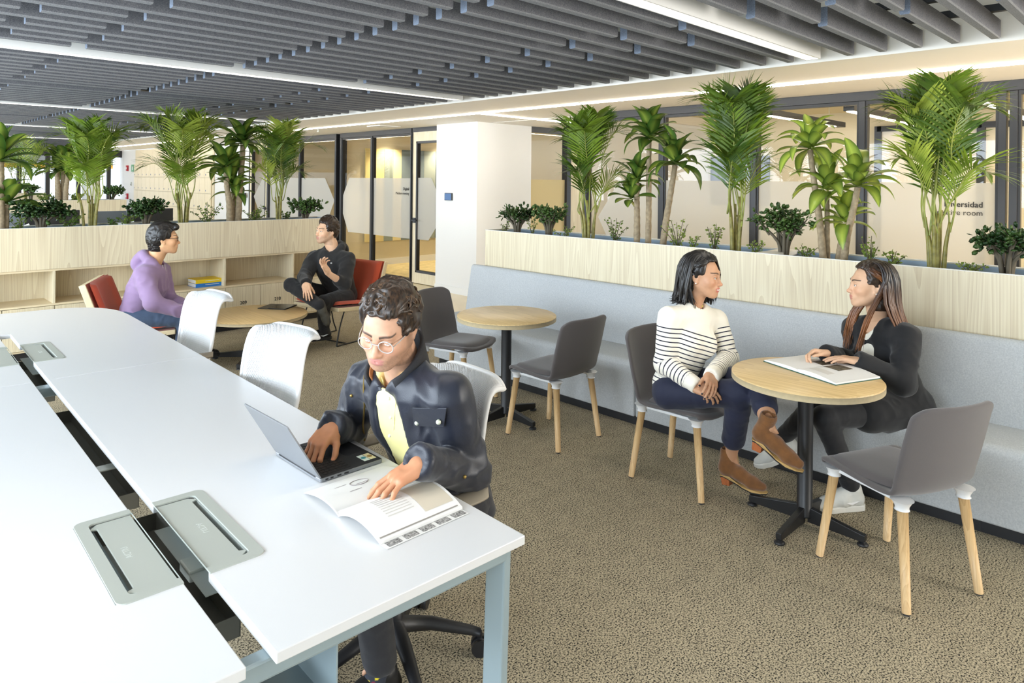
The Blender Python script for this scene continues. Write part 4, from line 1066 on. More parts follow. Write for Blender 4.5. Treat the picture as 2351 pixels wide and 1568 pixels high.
def blade(b, p, d, up, L_, w, droop=.25, n=4):
    """one narrow folded leaflet from p along d"""
    d = d.normalized(); s = d.cross(up).normalized() if d.cross(up).length > 1e-5 else Vector((1, 0, 0)); q = s.cross(d)
    base = len(b.v); vs = []
    ts = (0, .35, .7, 1.0); ws = (.35, 1.0, .75, 0)
    for t, k in zip(ts, ws):
        c = p+d*(L_*t)-Vector((0, 0, 1))*(droop*L_*t*t)
        if k == 0: vs.append(c)
        else: vs += [c-s*w*k*.5+q*w*.18*k, c+s*w*k*.5+q*w*.18*k]
    b.add(vs, [(0, 1, 3, 2), (2, 3, 5, 4), (4, 5, 6)])
    return b
def palm(base, height, spread, nf, label, seed, mats=('palm',), bright=0.0, lean=None, group='areca palms', detail=1.0):
    r = random.Random(seed); t = thing('areca_palm', label, 'palm', base, 0, group)
    canes = []
    nc = max(3, nf//2)
    for k in range(nc):
        a = r.uniform(0, 6.28); rr = r.uniform(.01, .06); x, y = rr*math.cos(a), rr*math.sin(a); h = height*r.uniform(.18, .34)
        MB().tube(spline([(x, y, -.04), (x*1.3, y*1.3, h*.5), (x*1.9, y*1.9, h)], 6), [.014, .0135, .013, .012, .011, .010, .009], 8).obj('cane', M['palm_cane'], t)
        canes.append((x, y, h, a))
    for i in range(nf):
        x, y, h, a = canes[i % nc]
        phi = 2*math.pi*i/nf*1.0+r.uniform(-.5, .5)
        # keep most fronds in the plane of the trough
        out = spread*r.uniform(.55, 1.0)*(1 if i % 3 else .45)
        top = height*(r.uniform(.86, 1.0) if i % 3 else r.uniform(.95, 1.02)); 
        if i % 4 == 3: top *= .66
        dx, dy = math.cos(phi)*.9, math.sin(phi)*.9
        if lean == 'Y': dx, dy = dy, dx
        pts = [(x*1.9, y*1.9, h*.8), (x*2+dx*out*.14, y*2+dy*out*.14, top*.40), (dx*out*.44, dy*out*.44, top*.70), (dx*out*.80, dy*out*.80, top*.90), (dx*out*1.18, dy*out*1.18, top*(.96 if i % 3 else 1.0)-out*.22)]
        C = spline(pts, 30); C = [Vector(c) for c in C]
        b = MB(); b.cur = 1; b.tube(C, [.0052*(1-.8*k/30)+.0008 for k in range(31)], 6); b.cur = 0
        npair = int(27*detail)
        for k in range(npair):
            s = .42+.57*k/(npair-1); f_ = s*30; j = min(int(f_), 29); p = C[j].lerp(C[j+1], f_-j); tg = (C[j+1]-C[max(0, j-1)]).normalized()
            side = tg.cross(Vector((0, 0, 1)))
            side = side.normalized() if side.length > .15 else Vector((-math.sin(phi), math.cos(phi), 0))
            up = side.cross(tg)
            prof = math.sin(math.pi*min(1, .18+.82*(s-.42)/.58*1.0))**.7
            L_ = height*(.225*prof+.05)*r.uniform(.9, 1.1)
            for sg in (-1, 1):
                d = tg*(.75+.5*(s-.42))+side*sg*.85+up*.22
                blade(b, p, d, up, L_, .0155*(height/1.2)**.5, .12+.25*r.random())
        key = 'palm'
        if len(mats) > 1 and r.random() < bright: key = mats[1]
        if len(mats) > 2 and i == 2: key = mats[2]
        me = b.mesh('frond'); me.materials.append(M[key]); me.materials.append(M['palm_stem'])
        link('frond', me, None, t)
    return t

def strap_leaf(seed, L_=.34, w=.052, gold=0.0):
    r = random.Random(seed); nu, nv = 10, 4; P = []; cols = []
    arch = r.uniform(.15, .62); tw = r.uniform(-.3, .3)
    yellow = min(1.0, r.uniform(.25, 1.0)+gold)
    for i in range(nu+1):
        s = i/nu; x = L_*(s-.22*arch*s**3); z = L_*(.34*s-arch*.95*s*s*s*.8-.25*arch*s*s); ww = w*(.45+1.15*math.sin(math.pi*min(1, .12+.80*s))**1.1-.45*s**4)*.72
        if i == nu: ww = .002
        row = []
        for j in range(nv+1):
            u = -1+2*j/nv
            row.append((x, u*ww, z+abs(u)*ww*.28+u*tw*ww*s))
            g = np.array(srgb(58, 94, 36)); yl = np.array(srgb(182, 200, 84)); k = min(1, max(0, 1-abs(u)*(1.3-.5*gold))*yellow+gold*.18)
            cols.append((*(g*(1-k)+yl*k), 1))
        P.append(row)
    b = MB(); b.s = True; b.grid(P); me = b.mesh('leaf'); me.materials.append(M['drac'])
    a = me.color_attributes.new('Col', 'FLOAT_COLOR', 'POINT'); a.data.foreach_set('color', np.array(cols, 'f').ravel())
    return me
_straps = [strap_leaf(s) for s in range(9)]; _straps_y = [strap_leaf(s+20, gold=.6) for s in range(9)]
def dracaena(base, trunks, label, seed, group='dracaenas', nleaf=15, size=1.0, bright=False):
    """trunks: list of (x,y offset at foot, x,y offset at top, height, radius, heads[(frac, leaves, size)])"""
    r = random.Random(seed); t = thing('dracaena', label, 'plant', base, 0, group)
    for (x0, y0, x1, y1, h, rad, heads) in trunks:
        C = spline([(x0, y0, -.04), (x0*.7+x1*.3+r.uniform(-.01, .01), y0*.7+y1*.3, h*.35), (x0*.3+x1*.7, y0*.3+y1*.7, h*.7), (x1, y1, h)], 26)
        rr = [rad*(1.12-.28*k/26+(.05*((k*7) % 3-1))) for k in range(27)]
        tr = MB().tube(C, rr, 12).obj('trunk', M['bark'], t)
        for fr, nl, sc in heads:
            f_ = fr*26; j = min(int(f_), 25); p = Vector(C[j]).lerp(Vector(C[j+1]), f_-j)
            if fr < .97:   # side shoot
                a = r.uniform(0, 6.28); q = p+Vector((math.cos(a)*.05, math.sin(a)*.05, .07)); MB().tube([p, q], [.012, .010], 8).obj('shoot', M['palm_cane'], t); p = q
            nl = int(nl*1.35)
            for k in range(nl):
                az = k*2.399+r.uniform(-.3, .3); lv = k/nl
                el = math.radians(80-88*lv+r.uniform(-10, 10))     # upright in the middle, drooping outside
                o = link('leaf', (_straps_y if bright else _straps)[r.randrange(9)], None, t)
                o.location = p+Vector((0, 0, .05*(1-lv)))
                o.rotation_euler = (r.uniform(-.25, .25), -el+.35, az)
                s_ = sc*r.uniform(.78, 1.0); o.scale = (s_, s_*.92, s_)
    return t

def jade(base, w, h, label, seed, nl=150, ls=.028, group='jade plants'):
    r = random.Random(seed); t = thing('jade_plant', label, 'plant', base, 0, group)
    st = MB(); tips = []
    for k in range(9):
        a = k*2.4+r.uniform(-.4, .4); e = r.uniform(.35, 1.0); tip = Vector((math.cos(a)*w*.42*e, math.sin(a)*w*.34*e, h*(.62+.25*r.random()*(1.1-e*.5))))
        st.tube(spline([(math.cos(a)*.015, math.sin(a)*.015, -.04), (math.cos(a)*w*.10, math.sin(a)*w*.08, h*.30), tip*.75+Vector((0, 0, .02)), tip], 8), [.014, .013, .012, .011, .010, .009, .008, .006, .005], 7)
        tips.append(tip)
        for m_ in range(2):
            tp2 = tip+Vector((r.uniform(-1, 1)*w*.16, r.uniform(-1, 1)*w*.14, r.uniform(-.06, .14)*h)); st.tube([tip*.7, tp2], [.006, .004], 6); tips.append(tp2)
    st.obj('stem', M['jade_stem'], t)
    b = MB(); b.s = True
    nl = int(nl*1.9)
    for k in range(nl):
        c = tips[k % len(tips)]; d = Vector((r.gauss(0, 1), r.gauss(0, 1), r.gauss(.35, .8))).normalized()
        p = c+d*r.uniform(.0, .045)*(w/.3); s = d.orthogonal().normalized(); s.rotate(Matrix.Rotation(r.uniform(0, 6.28), 3, d)); n = d.cross(s)
        L_ = ls*r.uniform(.75, 1.25); W_ = L_*.36; T_ = L_*.10
        vs = [p, p+d*L_*.45+s*W_*.85, p+d*L_*.8+s*W_*.8, p+d*L_*1.05, p+d*L_*.8-s*W_*.8, p+d*L_*.45-s*W_*.85, p+d*L_*.62+n*T_, p+d*L_*.62-n*T_]
        b.add(vs, [(i, (i+1) % 6, 6) for i in range(6)]+[((i+1) % 6, i, 7) for i in range(6)])
    b.obj('foliage', M['jade'], t, kind='stuff')
    return t
def shrub(base, w, h, label, seed, ns=5, ls=.014, group='small trailing shrubs', nl=26):
    r = random.Random(seed); t = thing('elephant_bush', label, 'plant', base, 0, group)
    st = MB(); b = MB(); b.s = True
    for k in range(ns):
        a = k*2.4+r.uniform(-.5, .5); e = r.uniform(.2, 1); hh = h*r.uniform(.6, 1.0)*(1.1-.3*e)
        C = spline([(0, 0, -.04), (math.cos(a)*w*.15*e, math.sin(a)*w*.12*e, hh*.4), (math.cos(a)*w*.45*e, math.sin(a)*w*.35*e, hh)], 10)
        st.tube(C, [.005*(1-.6*i/10) for i in range(11)], 5)
        for m_ in range(nl):
            f_ = r.uniform(1.5, 10); j = min(int(f_), 9); p = Vector(C[j]).lerp(Vector(C[j+1]), f_-j)
            d = Vector((r.gauss(0, 1), r.gauss(0, 1), r.gauss(.2, .6))).normalized(); s = d.orthogonal().normalized(); L_ = ls*r.uniform(.8, 1.5)
            p = p+d*.006
            b.add([p, p+d*L_*.5+s*L_*.45, p+d*L_*1.05, p+d*L_*.5-s*L_*.45], [(0, 1, 2, 3)])
    st.obj('stem', M['jade_stem'], t); b.obj('foliage', M['shrub'], t, kind='stuff')
    return t

def on_x(px, X, z=1.165):
    """point on the planter centre line x = X below photo column px"""
    lo = pix(px, 560, 3.0); d = Vector((lo.x, lo.y)); return Vector((X, X*lo.y/lo.x, z))
def on_y(px, Y, z=1.165):
    lo = pix(px, 510, 3.0); return Vector((Y*lo.x/lo.y, Y, z))
def hgt(p, ytop):
    w = p.x*_f.x+p.y*_f.y; px = 0
    lat = p.x*_r.x+p.y*_r.y
    hy = CAM_HY+lat/w*CAM_F*math.tan(ROLL)
    return CAM_H+(hy-ytop)*w/CAM_F-p.z
def scale_at(p): return (p.x*_f.x+p.y*_f.y)/CAM_F     # metres per photo pixel
def RP(px): return on_x(px, 4.68)
def LP(px): return on_y(px, 7.70)

# --- right-hand planter
p = RP(1352); palm(p, hgt(p, 262), 85*scale_at(p), 13, 'areca palm beside the pair of jade plants, left end of the right planter', 3)
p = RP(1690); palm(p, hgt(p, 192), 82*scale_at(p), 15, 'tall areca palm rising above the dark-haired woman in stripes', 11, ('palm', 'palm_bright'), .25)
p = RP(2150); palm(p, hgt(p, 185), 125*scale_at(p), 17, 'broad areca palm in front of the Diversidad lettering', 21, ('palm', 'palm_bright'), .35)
def trunk(px0, px1, ytop, X, rad, heads, ref, lat=0):
    a = on_x(px0, X); b_ = on_x(px1, X); return (a.x-ref.x+lat, a.y-ref.y, b_.x-ref.x+lat*.5, b_.y-ref.y, hgt(b_, ytop), rad, heads)
p = RP(1490); dracaena(p, [trunk(1462, 1461, 420, 4.66, .024, [(1, 13, .8), (.55, 10, .75)], p), trunk(1488, 1488, 322, 4.70, .022, [(1, 20, 1.0)], p), trunk(1520, 1548, 380, 4.68, .024, [(1, 18, .98)], p)],
    'three-stemmed dracaena between two palms above the banquette', 5)
p = RP(1915); dracaena(p, [trunk(1892, 1858, 345, 4.67, .021, [(1, 19, .92)], p), trunk(1898, 1896, 440, 4.72, .017, [(1, 14, 1.0)], p, .02), trunk(1935, 1968, 430, 4.66, .022, [(1, 16, .95)], p), trunk(1922, 1938, 515, 4.72, .018, [(1, 10, .8)], p)],
    'yellow-striped dracaena with four stems above the women\'s table', 9, bright=True)
def jade_px(px, x0, x1, ytop, plane, label, seed, nl=150):
    q = RP(px) if plane == 'R' else LP(px); s = scale_at(q)*(1.0); jade(q, (x1-x0)*s, hgt(q, ytop), label, seed, nl, ls=.040 if plane == 'R' else .048)
jade_px(1187, 1140, 1228, 476, 'R', 'jade plant at the left end of the right planter', 1, 190)
jade_px(1260, 1218, 1300, 473, 'R', 'jade plant beside the leftmost palm of the right planter', 2, 190)
jade_px(1800, 1735, 1865, 484, 'R', 'jade plant between the tall palm and the yellow-striped dracaena', 3, 240)
jade_px(2312, 2230, 2400, 522, 'R', 'jade plant cut by the right edge of the picture', 4, 260)
def shrub_px(px, wpx, ytop, plane, label, seed, ns=5):
    q = RP(px) if plane == 'R' else LP(px); s = scale_at(q); shrub(q, wpx*s*2.0, hgt(q, ytop), label, seed, ns, ls=.016 if plane == 'R' else .022)
for a in ((1412, 40, 494, 'bushy little succulent between the leftmost palm and the three-stemmed dracaena', 6), (1556, 60, 494, 'tall sprig of small leaves at the foot of the leaning dracaena stem', 7), (1640, 40, 498, 'upright small-leaved succulent just left of the tall palm', 6),
          (1592, 40, 540, 'low trailing succulent above the striped woman\'s head', 4), (1738, 30, 545, 'small ivy sprig just right of the tall palm', 4), (1850, 36, 558, 'small ivy sprig right of the central jade plant', 4), (1998, 40, 535, 'curled succulent sprig right of the yellow-striped dracaena', 6),
          (2050, 44, 572, 'low ivy tuft above the woman in black', 5), (2226, 46, 598, 'small ivy tuft between the broad palm and the right-edge jade plant', 5), (1160, 30, 503, 'tiny ivy sprig at the very left end of the right planter', 3), (1222, 30, 505, 'tiny ivy sprig between the two left jade plants', 3), (1296, 40, 512, 'tiny ivy sprig left of the leftmost palm', 4)):
    shrub_px(a[0], a[1], a[2], 'R', a[3], a[0], a[4])
# --- left-hand planter
p = LP(208); palm(p, hgt(p, 272), 95*scale_at(p), 15, 'areca palm with one pale frond, left planter', 32, ('palm', 'palm_bright', 'palm_pale'), .35)
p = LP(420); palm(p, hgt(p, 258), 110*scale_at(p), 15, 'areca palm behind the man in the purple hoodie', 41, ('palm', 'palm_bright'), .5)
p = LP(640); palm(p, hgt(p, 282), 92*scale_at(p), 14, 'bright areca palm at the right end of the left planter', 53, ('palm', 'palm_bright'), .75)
def trunkL(px0, px1, ytop, Y, rad, heads, ref):
    a = on_y(px0, Y); b_ = on_y(px1, Y); return (a.x-ref.x, a.y-ref.y, b_.x-ref.x, b_.y-ref.y, hgt(b_, ytop), rad, heads)
p = LP(537); dracaena(p, [trunkL(527, 517, 388, 7.68, .032, [(1, 16, 1.15)], p), trunkL(546, 556, 332, 7.72, .034, [(1, 18, 1.2)], p), trunkL(536, 534, 425, 7.75, .026, [(1, 13, 1.05), (.55, 9, .95)], p)],
    'dracaena with pale straight stems between two palms of the left planter', 15)
p = LP(8); dracaena(p, [trunkL(2, 0, 372, 7.68, .032, [(1, 17, 1.12)], p), trunkL(10, 14, 470, 7.72, .03, [(1, 15, 1.15)], p)], 'dracaena cut by the left edge of the picture', 25)
jade_px(95, 42, 150, 466, 'L', 'dark jade plant near the left edge of the picture', 11, 240)
jade_px(335, 296, 376, 461, 'L', 'light green jade plant above the man in the purple hoodie', 12, 240)
jade_px(700, 660, 736, 462, 'L', 'jade plant above the head of the man in the black hoodie', 13, 220)
for a in ((158, 34, 482, 'columnar small-leaved succulent beside the dark jade plant', 6), (44, 26, 492, 'tiny ivy sprig left of the dark jade plant', 4), (256, 26, 500, 'tiny fern sprig right of the pale-frond palm', 4), (293, 36, 490, 'small leafy sprig left of the light green jade plant', 5),
          (476, 48, 462, 'bushy small-leaved succulent between palm and dracaena, left planter', 7), (585, 44, 470, 'bushy small-leaved succulent left of the bright palm', 7), (658, 26, 482, 'small sprig between the bright palm and the jade plant', 4)):
    shrub_px(a[0], a[1], a[2], 'L', a[3], a[0], a[4])
# --- planters in the distance
def BP(px, Y): return on_y(px, Y, 1.16)
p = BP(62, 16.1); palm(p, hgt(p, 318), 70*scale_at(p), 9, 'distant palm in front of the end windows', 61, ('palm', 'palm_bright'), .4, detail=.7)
p = BP(30, 22.8); palm(p, hgt(p, 352), 45*scale_at(p), 8, 'bright distant palm at the end windows', 62, ('palm', 'palm_bright'), .9, detail=.6)
p = BP(141, 16.1); dracaena(p, [trunkL(133, 130, 395, 16.1, .05, [(1, 12, 1.6)], p), trunkL(141, 146, 375, 16.15, .045, [(1, 14, 1.7)], p), trunkL(150, 155, 390, 16.05, .045, [(1, 12, 1.6)], p)], 'distant dracaena silhouetted against the end windows', 35)
q = BP(256, 16.1); jade(q, 46*scale_at(q), hgt(q, 432), 'distant jade plant at the end of the far planter', 21, 120, .07)
q = BP(70, 16.1); jade(q, 26*scale_at(q), hgt(q, 424), 'distant small jade plant beside the far palm', 22, 90, .06)
q = BP(172, 16.1); shrub(q, 40*scale_at(q), hgt(q, 440), 'distant shrub right of the silhouetted dracaena', 23, 6, .04)
q = BP(100, 16.1); shrub(q, 50*scale_at(q), hgt(q, 440), 'distant shrub left of the silhouetted dracaena', 24, 5, .04)
# ================================================================ implicit-surface modelling for people
class Vol:
    def __init__(self, lo, hi, h):
        self.h = h; self.lo = np.array(lo, float); n = np.ceil((np.array(hi, float)-self.lo)/h).astype(int)+1; self.n = n
        self.F = np.full(tuple(n), 1.0, np.float32)
    def _sub(self, lo, hi):
        a = np.maximum(0, np.floor((np.array(lo)-self.lo)/self.h).astype(int)); b = np.minimum(self.n, np.ceil((np.array(hi)-self.lo)/self.h).astype(int)+1)
        if np.any(b <= a): return None, None
        sl = tuple(slice(i, j) for i, j in zip(a, b))
        g = [self.lo[k]+self.h*np.arange(a[k], b[k]) for k in range(3)]
        P = np.stack(np.meshgrid(*g, indexing='ij'), -1).astype(np.float32)
        return sl, P
    def _mix(self, sl, d, k, op):
        F = self.F[sl]
        if op == '+':
            hh = np.maximum(k-np.abs(F-d), 0)/k if k > 0 else 0
            self.F[sl] = np.minimum(F, d)-hh*hh*k/4
        else:
            d = -d; hh = np.maximum(k-np.abs(F-d), 0)/k if k > 0 else 0
            self.F[sl] = np.maximum(F, d)+hh*hh*k/4
    def cap(self, a, b, ra, rb=None, k=.02, op='+', fr=None, ratio=1.0):
        """tapered capsule; fr = unit vector along which the section is squashed by ratio"""
        rb = ra if rb is None else rb; a = np.array(a, float); b = np.array(b, float); m_ = max(ra, rb)+k+3*self.h
        sl, P = self._sub(np.minimum(a, b)-m_, np.maximum(a, b)+m_)
        if sl is None: return self
        A = P-a; ba = b-a
        if fr is not None:
            f = np.array(fr, float); f /= np.linalg.norm(f); s = 1/ratio-1
            A = A+np.multiply.outer(A@f, f)*s; ba = ba+(ba@f)*f*s
        t = np.clip((A@ba)/max(1e-9, ba@ba), 0, 1)
        d = np.linalg.norm(A-t[..., None]*ba, axis=-1)-(ra+(rb-ra)*t)
        self._mix(sl, (d*(min(1.0, ratio) if fr is not None else 1)).astype(np.float32), k, op); return self
    def chain(self, pts, rs, k=.02, **kw):
        for i in range(len(pts)-1): self.cap(pts[i], pts[i+1], rs[i], rs[i+1], k, **kw)
        return self
    def ell(self, c, r, R=None, k=.02, op='+'):
        c = np.array(c, float); r = np.array(r, float); m_ = r.max()+k+3*self.h
        sl, P = self._sub(c-m_, c+m_)
        if sl is None: return self
        A = P-c
        if R is not None: A = A@np.array(R)
        k0 = np.linalg.norm(A/r, axis=-1); k1 = np.linalg.norm(A/(r*r), axis=-1)
        d = np.where(k1 > 1e-9, k0*(k0-1)/np.maximum(k1, 1e-9), -r.min())
        self._mix(sl, d.astype(np.float32), k, op); return self
    def box(self, c, r, R=None, rnd=.005, k=.01, op='+'):
        c = np.array(c, float); r = np.array(r, float); m_ = np.linalg.norm(r)+k+3*self.h
        sl, P = self._sub(c-m_, c+m_)
        if sl is None: return self
        A = P-c
        if R is not None: A = A@np.array(R)
        q = np.abs(A)-(r-rnd); d = np.linalg.norm(np.maximum(q, 0), axis=-1)+np.minimum(q.max(-1), 0)-rnd
        self._mix(sl, d.astype(np.float32), k, op); return self
    def mesh(self, it=2):
        F = self.F; F[0] = F[-1] = 1; F[:, 0] = F[:, -1] = 1; F[:, :, 0] = F[:, :, -1] = 1
        s = F < 0; n = np.array(F.shape)
        c = np.zeros(tuple(n-1), np.int8)
        for dx in (0, 1):
            for dy in (0, 1):
                for dz in (0, 1): c += s[dx:n[0]-1+dx, dy:n[1]-1+dy, dz:n[2]-1+dz]
        idx = np.argwhere((c > 0) & (c < 8)); 
        if len(idx) == 0: return np.zeros((0, 3)), np.zeros((0, 4), int)
        cid = np.full(tuple(n-1), -1, np.int32); cid[tuple(idx.T)] = np.arange(len(idx))
        off = np.array([(x, y, z) for x in (0, 1) for y in (0, 1) for z in (0, 1)])
        val = np.stack([F[tuple((idx+o).T)] for o in off], 1)
        acc = np.zeros((len(idx), 3)); cnt = np.zeros(len(idx))
        for i in range(8):
            for j in range(i+1, 8):
                if np.abs(off[i]-off[j]).sum() != 1: continue
                a, b = val[:, i], val[:, j]; m_ = (a < 0) != (b < 0)
                t = np.where(m_, a/np.where(m_, a-b, 1), 0)
                acc += m_[:, None]*(off[i]+t[:, None]*(off[j]-off[i])); cnt += m_
        V = self.lo+self.h*(idx+acc/np.maximum(cnt, 1)[:, None])
        Q = []
        for ax in range(3):
            o1, o2 = (ax+1) % 3, (ax+2) % 3
            a = [slice(None)]*3; b = [slice(None)]*3; a[ax] = slice(0, -1); b[ax] = slice(1, None)
            sa, sb = s[tuple(a)], s[tuple(b)]; e = np.argwhere(sa != sb)
            e = e[(e[:, o1] > 0) & (e[:, o2] > 0)]
            u1 = np.zeros(3, int); u1[o1] = 1; u2 = np.zeros(3, int); u2[o2] = 1
            q = np.stack([cid[tuple((e-u1-u2).T)], cid[tuple((e-u2).T)], cid[tuple(e.T)], cid[tuple((e-u1).T)]], 1)
            fl = sa[tuple(e.T)]; q[~fl] = q[~fl][:, ::-1]; Q.append(q)
        Q = np.concatenate(Q); Q = Q[(Q >= 0).all(1)]
        for _ in range(it):
            A = np.zeros_like(V); C = np.zeros(len(V))
            for i in range(4):
                j = (i+1) % 4
                np.add.at(A, Q[:, i], V[Q[:, j]]); np.add.at(C, Q[:, i], 1); np.add.at(A, Q[:, j], V[Q[:, i]]); np.add.at(C, Q[:, j], 1)
            V = V*.5+.5*A/np.maximum(C, 1)[:, None]
        return V, Q
def normals(V, Q):
    N_ = np.zeros_like(V); n = np.cross(V[Q[:, 2]]-V[Q[:, 0]], V[Q[:, 3]]-V[Q[:, 1]])
    for i in range(4): np.add.at(N_, Q[:, i], n)
    return N_/np.maximum(np.linalg.norm(N_, axis=1), 1e-12)[:, None]
def vnoise(P, seed=0):
    """smooth value noise, vectorised"""
    i = np.floor(P).astype(np.int64); f = P-i; f = f*f*(3-2*f); out = 0
    for dx in (0, 1):
        for dy in (0, 1):
            for dz in (0, 1):
                q = (i[:, 0]+dx)*374761393+(i[:, 1]+dy)*668265263+(i[:, 2]+dz)*2147483647+seed*1274126177
                q = (q ^ (q >> 13))*1274126177; q = q ^ (q >> 16); v = (q & 0xffff)/65535.0
                w = (f[:, 0] if dx else 1-f[:, 0])*(f[:, 1] if dy else 1-f[:, 1])*(f[:, 2] if dz else 1-f[:, 2])
                out = out+v*w
    return out*2-1
def folds(V, Q, amp, scale, seed=0, stretch=None):
    """cloth creases: ridged noise pushed along the normals"""
    N_ = normals(V, Q); P = V*scale
    if stretch is not None: P = P*np.array(stretch)
    w = np.stack([vnoise(P*.7+9.1, seed+5), vnoise(P*.7+3.7, seed+6), vnoise(P*.7-4.4, seed+7)], 1)
    r = 1-np.abs(vnoise(P+w*.8, seed))*2
    r2 = 1-np.abs(vnoise(P*2.1+w, seed+1))*2
    return V+N_*((r*.7+r2*.3)*amp)[:, None]
def to_mesh(name, V, Q, cols=None, attrs=None):
    me = bpy.data.meshes.new(name); me.from_pydata([tuple(v) for v in V], [], [tuple(int(i) for i in q) for q in Q]); smooth(me); me.update()
    if cols is not None:
        a = me.color_attributes.new('Col', 'FLOAT_COLOR', 'POINT'); a.data.foreach_set('color', np.concatenate([cols, np.ones((len(cols), 1))], 1).astype('f').ravel())
    for k, v in (attrs or {}).items():
        a = me.attributes.new(k, 'FLOAT', 'POINT'); a.data.foreach_set('value', np.asarray(v, 'f'))
    return me
def unit(v): v = np.array(v, float); return v/np.linalg.norm(v)
def frame(fwd, up):
    """columns: right, forward, up"""
    f = unit(fwd); r = unit(np.cross(f, up)); u = np.cross(r, f); return np.stack([r, f, u], 1)
def rotz(a): c, s = math.cos(a), math.sin(a); return np.array([[c, -s, 0], [s, c, 0], [0, 0, 1]])
def head_frame(az, pitch=0, roll=0):
    """face azimuth (deg), nod (deg, + = down), tilt (deg)"""
    a, p, r = map(math.radians, (az, pitch, roll))
    f = np.array([math.cos(a)*math.cos(p), math.sin(a)*math.cos(p), -math.sin(p)])
    R = frame(f, (0, 0, 1)); c, s = math.cos(r), math.sin(r)
    return R@np.array([[c, 0, s], [0, 1, 0], [-s, 0, c]])

